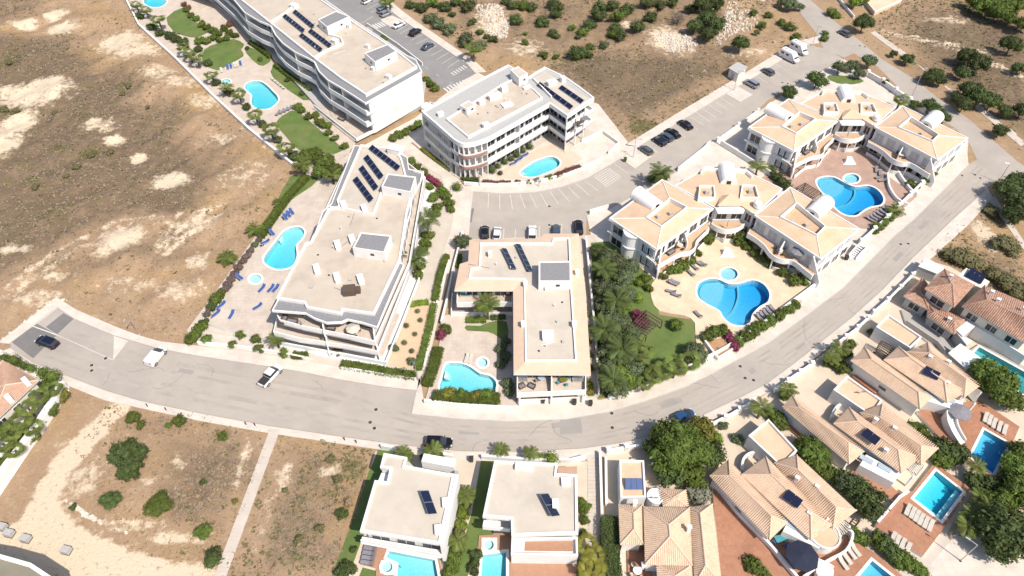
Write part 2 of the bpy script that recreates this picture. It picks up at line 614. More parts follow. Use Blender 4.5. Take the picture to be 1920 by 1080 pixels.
POOLS = [  # name, outline, deck level, smoothed?, tint, label
    ('a_main', [(459, 161), (466, 154), (478, 152), (490, 153), (502, 161), (512, 171), (521, 181), (520, 192), (506, 203), (490, 205), (475, 200), (471, 190), (472, 178), (462, 171)], .10, 3, 'turq', 'kidney shaped turquoise pool in the garden of the long top left block'),
    ('a_kids', ell(424, 153, 9, 5), .10, 0, 'turq', 'tiny round paddling pool beside the palms of the long top left block'),
    ('a_top', ell(291, 2, 22, 12), .10, 0, 'turq', 'turquoise pool cut by the upper edge of the picture'),
    ('b', [(976, 322), (981, 330), (1001, 332), (1020, 326), (1037, 319), (1049, 310), (1049, 301), (1037, 294), (1020, 296), (996, 306)], .16, 3, 'turq', 'egg shaped turquoise pool below the rounded apartment block'),
    ('m', [(535, 431), (559, 425), (571, 433), (567, 447), (556, 460), (557, 480), (547, 500), (519, 505), (497, 494), (496, 480), (514, 456)], 1.0, 3, 'turq', 'bean shaped turquoise pool on the terrace of the large centre left block'),
    ('m_kids', ell(479, 523, 12, 9), 1.0, 0, 'turqp', 'small round pale paddling pool on the centre left terrace'),
    ('d', [(836, 682), (850, 680), (866, 681), (883, 688), (900, 700), (918, 704), (931, 716), (930, 730), (926, 738), (887, 736), (850, 734), (824, 732), (829, 706)], .3, 2, 'turq', 'turquoise pool with wavy edge in the garden of the L-shaped block'),
    ('d_kids', ell(905, 680, 10, 9), .3, 0, 'turqp', 'little round whirlpool beside the wavy turquoise pool'),
    ('c1', [(1306, 545), (1312, 530), (1328, 523), (1348, 524), (1367, 532), (1387, 531), (1410, 525), (1431, 532), (1443, 549), (1440, 566), (1425, 575), (1411, 590), (1407, 604), (1390, 611), (1370, 607), (1356, 595), (1348, 582), (1325, 570), (1310, 558)], .2, 3, 'blue', 'three lobed bright blue pool on peach paving'),
    ('c1_kids', ell(1367, 514, 17, 12), .2, 0, 'bluep', 'round pale blue paddling pool touching the three lobed pool on peach paving'),
    ('c2', [(1531, 342), (1539, 333), (1563, 332), (1585, 343), (1604, 350), (1628, 348), (1646, 356), (1657, 372), (1652, 384), (1633, 388), (1617, 396), (1606, 404), (1585, 403), (1566, 390), (1558, 373), (1542, 361)], .2, 3, 'blue', 'three lobed bright blue pool on mauve paving'),
    ('c2_kids', ell(1597, 335, 15, 9), .2, 0, 'bluep', 'round blue paddling pool touching the three lobed pool on mauve paving'),
    ('h2', [(1755, 882), (1806, 922), (1765, 977), (1712, 935)], .7, 0, 'cyan', 'rectangular light blue pool of the middle tiled villa'),
    ('h3', [(1845, 805), (1893, 832), (1862, 889), (1819, 857)], .7, 0, 'blue', 'rectangular deep blue pool of the farthest tiled villa'),
    ('h1', [(1635, 1050), (1690, 1094), (1655, 1150), (1590, 1104)], .7, 0, 'blue', 'rectangular blue pool cut by the lower edge near the nearest tiled villa'),
    ('hr', [(1819, 667), (1836, 650), (1990, 735), (1960, 770)], .5, 0, 'teal', 'long teal lap pool at the right edge of the picture'),
    ('v1', [(729, 1032), (816, 1049), (826, 1100), (742, 1100), (746, 1056), (724, 1046)], .3, 0, 'turq', 'turquoise pool of the left cubic villa at the lower edge'),
    ('v1_spa', ell(726, 1063, 11, 11), .45, 0, 'turqp', 'round whirlpool beside the pool of the left cubic villa'),
    ('v2', [(904, 1040), (950, 1034), (950, 1100), (900, 1100)], .3, 0, 'turq', 'turquoise pool of the right cubic villa at the lower edge'),
    ('v2_spa', ell(917, 1022, 10, 10), .45, 0, 'turqp', 'round whirlpool beside the pool of the right cubic villa'),
]
POOL_W = []
for nm, o, zd, sm, ti, lb in POOLS:
    w = GL(o, zd)
    POOL_W.append(ccw(cr(w, sm, True) if sm else w))


# ================================================================== THE SETTING: terrain, roads, pavements
WASTE = {  # open dry land, traced on the ground
    'field': [(-500, -60), (235, -60), (240, 10), (262, 50), (330, 112), (400, 182), (470, 247), (548, 312), (556, 330), (500, 415), (440, 495), (395, 565), (350, 622),
              (340, 640), (290, 634), (130, 566), (112, 556), (60, 585), (0, 628), (-500, 900)],
    'slope': [(742, -60), (760, 8), (800, 40), (880, 105), (925, 150), (1060, 140), (1130, 215), (1180, 268), (1285, 205), (1360, 165), (1440, 105), (1528, 78), (1480, 20), (1430, -60)],
    'hill': [(1640, 60), (1690, 105), (1750, 150), (1830, 210), (1925, 285), (2300, 560), (2300, -60), (1700, -60), (1650, 20)],
    'verge': [(1500, -40), (1560, 30), (1650, 98), (1750, 175), (1860, 250), (1930, 300), (1930, 270), (1830, 205), (1690, 100), (1600, 20), (1560, -40)],
    'plot_r': [(1742, 470), (1800, 415), (1852, 372), (1890, 410), (1920, 450), (2050, 620), (1960, 600), (1900, 560), (1800, 508)],
    'plot_a': [(205, 758), (258, 762), (360, 778), (508, 800), (505, 835), (440, 990), (405, 1062), (300, 1048), (215, 1015), (150, 985), (110, 940), (100, 915), (130, 860)],
    'plot_b': [(522, 812), (600, 825), (700, 842), (690, 880), (660, 990), (630, 1090), (600, 1200), (380, 1200), (420, 1080), (470, 960)],
    'plot_c': [(142, 742), (205, 752), (160, 800), (80, 865), (60, 890), (100, 840)],
    'corner': [(1830, 1000), (1900, 940), (1990, 880), (1990, 1010), (1890, 1062), (1830, 1058)],
}
WASTE_W = {k: GL(v) for k, v in WASTE.items()}
# patches of bare pale earth / brown scrub / green weeds: centre in plan, radii in metres
def blob(px, py, rx, ry, amt=1.0):
    x, y = G(px, py)
    s = G(px + 1, py)[0] - x
    sy = G(px, py - 1)[1] - y
    return (x, y, rx * s, ry * sy, amt)
SAND = [blob(*b) for b in ((60, 178, 78, 28), (95, 160, 40, 15), (28, 238, 30, 34), (10, 280, 26, 26), (45, 47, 26, 9), (105, 30, 22, 10), (118, 55, 30, 14), (228, 80, 46, 20),
        (255, 95, 50, 18, .8), (325, 343, 38, 17), (260, 297, 14, 12), (228, 448, 42, 27), (195, 478, 22, 10, .7), (365, 425, 40, 14, .7), (372, 490, 30, 18, .7), (30, 470, 36, 9, .8),
        (190, 240, 40, 12, .7), (215, 265, 18, 10), (335, 155, 44, 15, .6), (385, 190, 40, 18, .6), (300, 140, 40, 14, .6), (60, 560, 60, 20, .6), (420, 260, 40, 16, .5),
        (100, 515, 60, 14, .55), (340, 545, 60, 22, .5), (240, 535, 60, 18, .45), (460, 330, 60, 30, .4),
        (922, 45, 36, 34, .7), (985, 92, 40, 20, .6), (1030, 140, 50, 10, .4), (1255, 75, 45, 30, .8), (1180, 50, 26, 8, .6), (1400, 100, 60, 10, .5),
        (1850, 445, 20, 36, .9), (1770, 40, 50, 8, .5), (1830, 100, 60, 5, .5),
        (160, 900, 40, 40, .6), (330, 1010, 70, 12, .8), (250, 985, 60, 12, .7), (455, 870, 12, 60, .6), (275, 905, 16, 10, .9), (210, 860, 30, 20, .5), (535, 890, 20, 40, .6), (620, 885, 26, 14, .7), (330, 870, 14, 36, .5),
        (500, 970, 14, 60, .4), (110, 830, 20, 10, .5))]
BROWN = [blob(*b) for b in ((165, 240, 110, 55), (60, 105, 100, 35), (110, 130, 80, 22), (80, 360, 130, 70), (220, 350, 110, 60), (325, 385, 60, 26), (200, 170, 70, 50), (400, 300, 60, 60, .6),
        (300, 225, 60, 40, .8), (40, 440, 70, 30), (20, 20, 60, 30, .7), (330, 440, 36, 30, .7), (120, 420, 90, 40, .8), (300, 480, 90, 20, .5), (120, 500, 120, 24, .6),
        (1180, 150, 150, 70, .9), (1340, 110, 70, 40, .7), (1270, 180, 60, 30, .6), (1060, 150, 60, 20, .4), (1800, 60, 120, 60, .8), (1740, 130, 40, 30, .5), (1880, 180, 60, 60, .7),
        (400, 880, 90, 60, .8), (360, 930, 60, 50, .8), (590, 900, 60, 60, .6), (560, 990, 60, 70, .7), (600, 1040, 50, 40, .5), (1860, 500, 60, 40, .6), (300, 800, 60, 20, .4))]
GREEN = [blob(*b) for b in ((170, 290, 30, 12), (110, 280, 26, 12), (230, 160, 20, 12, .8), (30, 215, 40, 10), (60, 340, 26, 14, .7), (100, 410, 40, 18, .6), (310, 250, 30, 18, .5), (20, 110, 26, 26, .7),
        (130, 70, 30, 10, .5), (150, 220, 20, 10, .6), (1210, 240, 40, 18, .9), (1060, 110, 50, 14, .5), (1320, 190, 30, 14, .6), (1860, 400, 26, 24, .9), (1790, 480, 40, 22, .8), (660, 880, 30, 30, .8), (640, 930, 20, 30, .5),
        (420, 815, 20, 14, .8), (560, 1050, 30, 20, .6), (1700, 120, 20, 10, .6), (1850, 20, 60, 26, .9), (1800, 130, 20, 14, .5))]


def field(bl, x, y, soft=0.55):
    out = np.zeros_like(x)
    for (cx, cy, rx, ry, a) in bl:
        d = np.sqrt(((x - cx) / rx) ** 2 + ((y - cy) / ry) ** 2)
        out = np.maximum(out, a * np.clip((1.35 - d) / soft / 1.6, 0, 1))
    return out


DIRT_POLY = [(228, 750), (252, 758), (202, 810), (167, 850), (132, 890), (112, 930), (132, 975), (162, 992), (217, 1020), (302, 1050), (405, 1064), (400, 1110), (-60, 1110), (-60, 1000), (30, 985), (60, 930), (100, 860), (150, 810), (200, 765)]
BROWN_AREAS = [([(-200, 70), (40, 60), (140, 70), (190, 110), (235, 150), (280, 190), (330, 225), (390, 275), (425, 320), (410, 370), (350, 400), (280, 410), (220, 420), (140, 465), (60, 510), (-200, 620)], .95), ([(1000, 130), (1100, 95), (1250, 100), (1370, 110), (1440, 90), (1420, 110), (1340, 165), (1250, 215), (1190, 255), (1120, 190)], 1.05), ([(770, 0), (1000, -20), (1300, -20), (1420, 30), (1350, 100), (1150, 95), (1000, 130), (900, 90)], .6), ([(1680, 60), (1800, 0), (1960, 40), (1960, 300), (1850, 215), (1740, 130)], .95), ([(300, 800), (480, 812), (495, 840), (440, 960), (400, 1010), (320, 990), (280, 900)], .75), ([(530, 830), (690, 850), (660, 970), (620, 1090), (440, 1100), (490, 960)], .6)]
TRACKS = [([(0, 548), (60, 505), (120, 470), (190, 428), (230, 412), (300, 412), (370, 402), (420, 385)], .55), ([(0, 560), (70, 515), (130, 482), (200, 440), (262, 425), (330, 422), (400, 400)], .5), ([(300, 470), (340, 430), (400, 395)], .8), ([(310, 480), (352, 440), (412, 405)], .8), ([(290, 462), (330, 420)], .7), ([(1655, 58), (1720, 72), (1800, 95), (1925, 150)], .75), ([(1655, 62), (1720, 77), (1800, 100), (1925, 156)], .6), ([(330, 110), (420, 205), (520, 300)], .35)]


def np_inside(x, y, poly):
    c = np.zeros(x.shape, bool)
    j = len(poly) - 1
    for i in range(len(poly)):
        xi, yi = poly[i]
        xj, yj = poly[j]
        if yi != yj:
            c ^= ((yi > y) != (yj > y)) & (x < (xj - xi) * (y - yi) / (yj - yi) + xi)
        j = i
    return c


def np_dist(x, y, poly):
    d = np.full(x.shape, 1e9)
    for i in range(len(poly)):
        (ax, ay), (bx, by) = poly[i - 1], poly[i]
        vx, vy = bx - ax, by - ay
        t = np.clip(((x - ax) * vx + (y - ay) * vy) / (vx * vx + vy * vy + 1e-9), 0, 1)
        d = np.minimum(d, np.hypot(x - ax - t * vx, y - ay - t * vy))
    return d


def waves(x, y):
    h = np.zeros_like(x)
    rs = np.random.RandomState(4)
    for k in range(26):
        L = rs.choice([3.5, 5, 8, 13, 22])
        a = rs.uniform(0, 2 * math.pi)
        h += np.sin((x * math.cos(a) + y * math.sin(a)) * 2 * math.pi / L + rs.uniform(0, 6.28)) * L * 0.011
    return h


def relief(x, y):
    z = np.zeros_like(x)
    for k in ('field', 'slope', 'hill', 'plot_a', 'plot_b', 'plot_r'):
        p = WASTE_W[k]
        m = np_inside(x, y, p)
        if m.any():
            d = np.clip((np_dist(x[m], y[m], p) - 0.8) / 6, 0, 1)
            amp = {'field': 1.0, 'slope': 0.8, 'hill': 0.8}.get(k, 0.35)
            z[m] += d * (0.45 + waves(x[m], y[m])) * amp
    return z


def ground_z(x, y):
    return float(relief(np.array([x]), np.array([y]))[0])


xs = np.concatenate([np.linspace(-900, -165, 14)[:-1], np.arange(-165, 166, 1.0), np.linspace(165, 900, 14)[1:]])
ys = np.concatenate([np.linspace(-300, 25, 8)[:-1], np.arange(25, 236, 1.0), np.linspace(236, 1500, 16)[1:]])
GX, GY = np.meshgrid(xs, ys)
gx, gy = GX.ravel(), GY.ravel()
gz = relief(gx, gy)
for p in POOL_W:
    gz[np_inside(gx, gy, inset(p, -1.3))] = -2.6
W, Hh = len(xs), len(ys)
idx = np.arange(W * Hh).reshape(Hh, W)
quads = np.stack([idx[:-1, :-1], idx[:-1, 1:], idx[1:, 1:], idx[1:, :-1]], -1).reshape(-1, 4)
me = bpy.data.meshes.new('ground')
me.from_pydata(np.stack([gx, gy, gz], 1).tolist(), [], quads.tolist())
for nm, bl in (('sand', SAND), ('brown', BROWN), ('green', GREEN)):
    at = me.attributes.new(nm, 'FLOAT', 'POINT')
    val = field(bl, gx, gy)
    if nm == 'sand':
        dp = GL(DIRT_POLY)
        ins = np_inside(gx, gy, dp)
        near = np_dist(gx, gy, dp)
        val = np.maximum(val, np.where(ins, np.clip(.7 + near * .45, 0, 1.35), np.clip(.35 - near * .35, 0, 1)))
        for tp, amt in TRACKS:
            tw = GL(tp)
            d = np.full(gx.shape, 1e9)
            for i in range(1, len(tw)):
                (ax, ay), (bx, by) = tw[i - 1], tw[i]
                vx, vy = bx - ax, by - ay
                t = np.clip(((gx - ax) * vx + (gy - ay) * vy) / (vx * vx + vy * vy), 0, 1)
                d = np.minimum(d, np.hypot(gx - ax - t * vx, gy - ay - t * vy))
            val = np.maximum(val, amt * np.clip(1.25 - d, 0, 1))
    if nm == 'brown':
        for bp, amt in BROWN_AREAS:
            w_ = GL(bp)
            val = np.maximum(val, np.where(np_inside(gx, gy, w_), amt * np.clip(.25 + np_dist(gx, gy, w_) / 9, 0, 1), 0))
    at.data.foreach_set('value', val.astype(np.float32))
me.polygons.foreach_set('use_smooth', [True] * len(me.polygons))


def ground_mat():
    m, nt, out, pos = new_mat('dry_ground')
    def attr(n):
        a = nt.nodes.new('ShaderNodeAttribute')
        a.attribute_name = n
        return a.outputs['Fac']
    def thr(a, nz, gain, lo, hi):
        """soft threshold of attribute + noise"""
        ad = nt.nodes.new('ShaderNodeMath')
        ad.operation = 'MULTIPLY_ADD'
        nt.links.new(nz, ad.inputs[0])
        ad.inputs[1].default_value = gain
        nt.links.new(a, ad.inputs[2])
        mr = nt.nodes.new('ShaderNodeMapRange')
        mr.inputs[1].default_value = lo
        mr.inputs[2].default_value = hi
        nt.links.new(ad.outputs[0], mr.inputs[0])
        return mr.outputs[0]
    f1, r1 = _noise(nt, pos, 0.09, 8, 0.65)
    f2, r2 = _noise(nt, pos, 0.55, 8, 0.7)
    f3, r3 = _noise(nt, pos, 2.2, 6, 0.7, 0.35, 0.65)
    c = _ramp(nt, (0.385, 0.262, 0.165), (0.31, 0.207, 0.128), f1)
    fo, ro = _noise(nt, pos, 0.05, 6, 0.6, .5, .72)
    c = _mixc(nt, c, (0.36, 0.235, 0.105), fo)
    c = _mixc(nt, c, (0.45, 0.335, 0.215), thr(f2, f3, 0.35, 0.7, 1.3))
    c = _mixc(nt, c, (0.17, 0.122, 0.082), thr(attr('brown'), r2, 1.9, 1.15, 1.95))
    fy, ry = _noise(nt, pos, 0.3, 7, 0.7, .52, .66)
    my = nt.nodes.new('ShaderNodeMath')
    my.operation = 'MULTIPLY'
    nt.links.new(fy, my.inputs[0])
    nt.links.new(attr('brown'), my.inputs[1])
    c = _mixc(nt, c, (0.164, 0.132, 0.066), my.outputs[0])
    c = _mixc(nt, c, (0.131, 0.120, 0.047), thr(attr('green'), r2, 1.5, 1.15, 1.7))
    rA, rawA = _noise(nt, pos, 0.5, 10, 0.78)
    c = _mixc(nt, c, (0.64, 0.52, 0.375), thr(attr('sand'), rawA, 3.4, 2.02, 2.5))
    dk, _ = _noise(nt, pos, 1.3, 5, 0.75, 0.56, 0.68)
    m1 = nt.nodes.new('ShaderNodeMath')
    m1.operation = 'MULTIPLY'
    m1.inputs[1].default_value = 0.6
    nt.links.new(dk, m1.inputs[0])
    c = _mixc(nt, c, (0.164, 0.120, 0.078), m1.outputs[0])
    b = nt.nodes.new('ShaderNodeBsdfPrincipled')
    b.inputs['Roughness'].default_value = 0.95
    b.inputs['Specular IOR Level'].default_value = 0.1
    nt.links.new(c, b.inputs['Base Color'])
    bn = nt.nodes.new('ShaderNodeBump')
    bn.inputs['Strength'].default_value = 0.8
    bn.inputs['Distance'].default_value = 0.25
    nt.links.new(r3, bn.inputs['Height'])
    nt.links.new(bn.outputs[0], b.inputs['Normal'])
    nt.links.new(b.outputs[0], out.inputs[0])
    return m


me.materials.append(ground_mat())
gob = bpy.data.objects.new('ground', me)
COL.objects.link(gob)
gob['kind'] = 'structure'


def sheet(name, pts, z, mat, smooth_n=0, closed=True):
    p = GL(pts, z)
    if smooth_n:
        p = cr(p, smooth_n, True)
    return structure(name, MB().sheet(p, z), mat)


def raised(name, pts, z, mat, kerb=0.0):
    p = GL(pts, z)
    o = structure(name, MB().prism(p, -0.3, z), mat)
    if kerb:
        pass
    return o


ZR = 0.03
# carriageways
N_EDGE = [(20, 643), (107, 577), (138, 598), (214, 630), (241, 638), (300, 655), (370, 668), (470, 683), (560, 697), (640, 713), (720, 726), (781, 733), (772, 776), (860, 785), (960, 790), (1060, 786), (1140, 772),
          (1210, 752), (1285, 725), (1335, 700), (1372, 680), (1440, 643), (1500, 600), (1580, 540), (1677, 442), (1715, 410), (1790, 335), (1817, 307), (1835, 298)]
S_EDGE = [(20, 652), (60, 678), (130, 706), (200, 732), (260, 750), (380, 775), (500, 797), (620, 815), (740, 832), (860, 845), (980, 846), (1090, 840), (1160, 830), (1215, 818), (1300, 786), (1400, 738), (1440, 717), (1490, 680), (1540, 640), (1600, 592),
          (1657, 540), (1710, 484), (1790, 407), (1852, 352), (1868, 338)]
sheet('road', N_EDGE + [(1868, 300)] + S_EDGE[::-1], ZR, ASPHALT)
CR_SW = [(1440, -40), (1500, 38), (1525, 65), (1548, 78)]
sheet('cross_road', [(1440, -60), (1505, 30), (1530, 62), (1545, 92), (1583, 108), (1600, 100), (1645, 125), (1680, 160), (1705, 188), (1790, 240), (1817, 268), (1832, 300), (1850, 330), (1868, 340), (1900, 345), (2050, 460), (2120, 430), (1930, 318), (1907, 302), (1870, 270),
                     (1815, 222), (1757, 183), (1720, 152), (1652, 110), (1612, 76), (1565, 40), (1520, 0), (1480, -60)], ZR + 0.006, ASPHALT)
sheet('side_street', [(1552, 92), (1583, 112), (1547, 128), (1505, 152), (1440, 188), (1400, 226), (1335, 267), (1317, 287), (1272, 322), (1190, 367), (1175, 379), (1142, 394), (1100, 405), (1098, 455), (870, 455), (886, 358), (940, 362), (1000, 360), (1050, 350), (1100, 333), (1150, 304),
                      (1195, 275), (1292, 216), (1361, 174), (1420, 140), (1470, 108), (1512, 84)], ZR + 0.003, ASPHALT)
sheet('car_park_road', [(560, -60), (611, 0), (659, 34), (684, 46), (695, 64), (746, 99), (795, 135), (827, 166), (850, 180), (884, 158), (891, 136), (877, 121), (758, 40), (714, 0), (650, -60)], ZR, ASPHALT2)
sheet('asphalt_patch', [(20, 640), (70, 607), (107, 628), (62, 672)], ZR + 0.004, ASPHALT3)
sheet('asphalt_patch', [(86, 613), (119, 587), (138, 598), (107, 627)], ZR + 0.004, ASPHALT3)
sheet('asphalt_patch', [(880, 390), (889, 391), (884, 417), (869, 417)], ZR + 0.008, ASPHALT3)
sheet('asphalt_patch', [(1050, 787), (1089, 783), (1092, 812), (1050, 815)], ZR + 0.004, pm('mid_asphalt', (0.33, 0.30, 0.275), (0.29, 0.265, 0.245), 0.4, rough=.9, bump=.2, bscale=20))
def resample(pts, n):
    w = [Vector(q) for q in GL(pts, ZR)]
    L = [0]
    for i in range(1, len(w)):
        L.append(L[-1] + (w[i] - w[i - 1]).length)
    out = []
    for k in range(n):
        s_ = L[-1] * k / (n - 1)
        i = min(max(j for j in range(len(w)) if L[j] <= s_ + 1e-6), len(w) - 2)
        out.append(w[i].lerp(w[i + 1], (s_ - L[i]) / (L[i + 1] - L[i])))
    return out


ne = resample([(140, 600), (300, 655), (470, 683), (640, 713), (780, 765), (860, 785), (960, 790), (1060, 786), (1140, 772), (1285, 725), (1372, 680), (1440, 643), (1500, 600), (1580, 540), (1677, 442), (1790, 335), (1830, 298)], 90)
se = resample([(60, 678), (200, 732), (380, 775), (500, 797), (620, 815), (740, 832), (860, 845), (980, 846), (1090, 840), (1215, 818), (1300, 786), (1440, 717), (1540, 640), (1657, 540), (1710, 484), (1790, 407), (1868, 338)], 90)
TYRE = pm('tyre_worn_asphalt', (0.355, 0.31, 0.265), (0.41, 0.36, 0.31), 0.5, rough=.9, stain=(.28, .245, .21), stain_amt=.8, stain_scale=.2)
for t0 in (.2, .36, .62, .78):
    m = MB()
    for i in range(len(ne) - 1):
        if i % 23 == 9:
            continue
        wv = .012 * math.sin(i * .37 + t0 * 9)
        q = [ne[i].lerp(se[i], t0 + wv), ne[i + 1].lerp(se[i + 1], t0 + .012 * math.sin((i + 1) * .37 + t0 * 9)), ne[i + 1].lerp(se[i + 1], t0 + .07), ne[i].lerp(se[i], t0 + .07)]
        m.poly([(v.x, v.y, ZR + .003) for v in q])
    structure('worn_wheel_path', m, TYRE)
rsx = random.Random(3)
CRACK = pm('sealed_crack', (.24, .215, .19), (.2, .18, .16), 2)
for k in range(16):      # sealed cracks
    i = rsx.randrange(6, 82)
    t0 = rsx.uniform(.1, .8)
    pts = [ne[i].lerp(se[i], t0)]
    a0 = rsx.uniform(0, 6.28)
    for _ in range(rsx.randrange(4, 9)):
        a0 += rsx.uniform(-.7, .7)
        pts.append(pts[-1] + Vector((math.cos(a0), math.sin(a0))) * rsx.uniform(.5, 1.1))
    m = MB()
    for a, c in zip(pts[:-1], pts[1:]):
        d = (c - a).normalized() * .04
        m.poly([(a.x - d.y, a.y + d.x, ZR + .007), (a.x + d.y, a.y - d.x, ZR + .007), (c.x + d.y, c.y - d.x, ZR + .007), (c.x - d.y, c.y + d.x, ZR + .007)])
    structure('road_crack', m, CRACK)
for k in range(9):
    i = rsx.randrange(5, 84)
    t0 = rsx.uniform(.1, .75)
    c = ne[i].lerp(se[i], t0)
    d = (ne[i + 1] - ne[i]).normalized()
    n_ = Vector((-d.y, d.x))
    L, w = rsx.uniform(1.2, 4.5), rsx.uniform(.5, 1.1)
    structure('asphalt_patch', MB().sheet([tuple(c + d * L * a + n_ * w * e) for a, e in ((-.5, -.5), (.5, -.5), (.5, .5), (-.5, .5))], ZR + .0055), pm('mid_asphalt', (0.33, 0.30, 0.275), (0.29, 0.265, 0.245), 0.4, rough=.9, bump=.2, bscale=20))
sheet('traffic_island', [(214, 630), (241, 639), (212, 675)], 0.06, PAVE)

# pavements: strips between road edge and plots, a kerb step above the carriageway
def pavement(name, inner, outer, z=0.13, mat=PAVE):
    structure(name, MB().prism(GL(inner + outer[::-1], z), -0.2, z), mat)
    structure('kerb', MB().strip(GL(inner, z), 0.0, z + 0.012, 0.22), KERB)


pavement('pavement', [(16, 644), (107, 575), (140, 597), (214, 628), (241, 636), (300, 653), (370, 666), (470, 681), (560, 695), (640, 711), (720, 724), (782, 731)],
         [(-4, 642), (106, 557), (142, 580), (216, 612), (258, 628), (300, 640), (370, 648), (470, 661), (560, 675), (640, 689), (720, 702), (790, 710)])
pavement('pavement', [(782, 733), (773, 775), (860, 784), (960, 789), (1060, 785), (1140, 771), (1210, 751), (1285, 724), (1335, 699), (1372, 679), (1440, 642), (1500, 599), (1580, 539), (1677, 441), (1715, 409), (1790, 334), (1816, 307)],
         [(786, 700), (795, 752), (860, 762), (960, 767), (1060, 764), (1138, 747), (1208, 725), (1270, 700), (1320, 676), (1360, 654), (1420, 616), (1480, 572), (1535, 530), (1640, 432), (1680, 395), (1765, 310), (1812, 268)])
pavement('pavement', [(18, 653), (60, 680), (130, 708), (200, 734), (260, 752), (380, 777), (500, 799), (620, 817), (740, 834), (860, 847), (980, 848), (1090, 842), (1160, 832), (1215, 820)],
         [(0, 660), (50, 690), (120, 720), (195, 750), (258, 764), (380, 790), (500, 811), (620, 829), (740, 847), (860, 862), (980, 866), (1090, 862), (1160, 852), (1225, 835)])
pavement('pavement', [(1215, 820), (1300, 788), (1400, 740), (1440, 719), (1490, 682), (1540, 642), (1600, 594), (1657, 542), (1710, 486), (1790, 409), (1852, 354)],
         [(1225, 832), (1310, 800), (1408, 752), (1450, 730), (1500, 693), (1552, 652), (1615, 604), (1672, 552), (1740, 490), (1815, 422), (1862, 370)])
pavement('pavement', [(1195, 275), (1292, 216), (1361, 174), (1420, 140), (1470, 108), (1512, 84), (1535, 80)],
         [(1172, 272), (1280, 206), (1350, 164), (1408, 130), (1460, 98), (1500, 76), (1540, 66)])
pavement('pavement', [(878, 440), (886, 358), (940, 362), (1000, 360), (1050, 350), (1100, 333), (1150, 304), (1195, 275)],
         [(850, 440), (862, 350), (940, 344), (1000, 340), (1050, 328), (1100, 310), (1140, 286), (1172, 270)])
structure('pavement', MB().prism(GL([(1164, 297), (1190, 316), (1221, 293), (1193, 277)], 0.13), -0.2, 0.13), PAVE)
structure('pavement', MB().prism(GL([(1361, 176), (1387, 191), (1411, 177), (1384, 162)], 0.13), -0.2, 0.13), PAVE)
pavement('pavement', [(714, -2), (739, 25), (758, 39), (877, 120), (891, 136)], [(728, -2), (752, 18), (775, 36), (892, 116), (912, 134)])
structure('pavement', MB().prism(GL([(713, 37), (735, 29), (758, 39), (735, 52)], 0.13), -0.2, 0.13), PAVE)
structure('footpath', MB().prism(GL([(870, 150), (896, 136), (925, 152), (860, 200), (800, 250), (770, 268), (680, 300), (650, 290), (780, 220), (830, 180)], 0.10), -0.2, 0.10), PAVE)
# footpaths beside the cross road
for pts in ([(1400, -40), (1440, 8), (1482, 44), (1500, 60), (1492, 66), (1474, 52), (1430, 14), (1390, -40)],
            [(1632, 62), (1640, 58), (1706, 104), (1698, 110)], [(1712, 112), (1720, 110), (1742, 128), (1732, 132)],
            [(1770, 162), (1782, 158), (1800, 172), (1790, 178)], [(1826, 200), (1836, 196), (1925, 265), (1915, 275)], [(1852, 372), (1866, 368), (1912, 440), (1940, 480), (1928, 480), (1900, 440)]):
    structure('footpath', MB().prism(GL(pts, 0.08), -0.2, 0.08), PAVE2)
structure('dirt_bank', MB().prism(GL([(1590, 0), (1600, -30), (1720, -60), (1690, 0), (1640, 22)], .05), -.2, .05), CREAM)
# stepped footpath between the two building plots: single slabs with risers
p0, p1 = G(516, 805), G(408, 1095)
wd = (G(526, 806)[0] - G(507, 805)[0])
for i in range(44):
    a, b = lerp(p0, p1, i / 44), lerp(p0, p1, (i + 1) / 44)
    dx, dy = b[0] - a[0], b[1] - a[1]
    L = math.hypot(dx, dy)
    nx, ny = -dy / L * wd / 2, dx / L * wd / 2
    g = 0.02
    a2 = (a[0] + dx * g, a[1] + dy * g)
    z = 0.10 + (0.035 if i % 7 in (0, 1) else 0) + random.uniform(0, 0.01)
    q = [(a2[0] + nx, a2[1] + ny), (a2[0] - nx, a2[1] - ny), (b[0] - nx, b[1] - ny), (b[0] + nx, b[1] + ny)]
    if i == 0:
        path_root = structure('stepped_path', MB().prism([(p0[0] - wd / 2, p0[1]), (p1[0] - wd / 2, p1[1]), (p1[0] + wd / 2, p1[1]), (p0[0] + wd / 2, p0[1])], -0.2, 0.07), PAVE2)
    MB().prism(q, 0.0, z).build('slab', PAVE2, path_root)

# painted markings -------------------------------------------------
marks = structure('road_markings', MB().sheet([(q[0], q[1]) for q in GL([(60, 612), (62, 611), (107, 627), (106, 629)], ZR)], ZR + 0.012), PAINT)


def line(a, b, w=0.12, z=ZR + 0.014):
    p, q = G(*a, z), G(*b, z)
    MB().sheet([(v[0], v[1]) for v in ((lambda d: [(p[0] + d.x, p[1] + d.y), (p[0] - d.x, p[1] - d.y), (q[0] - d.x, q[1] - d.y), (q[0] + d.x, q[1] + d.y)])(Vector((-(q[1] - p[1]), q[0] - p[0])).normalized() * w / 2))], z).build('painted_line', PAINT, marks)


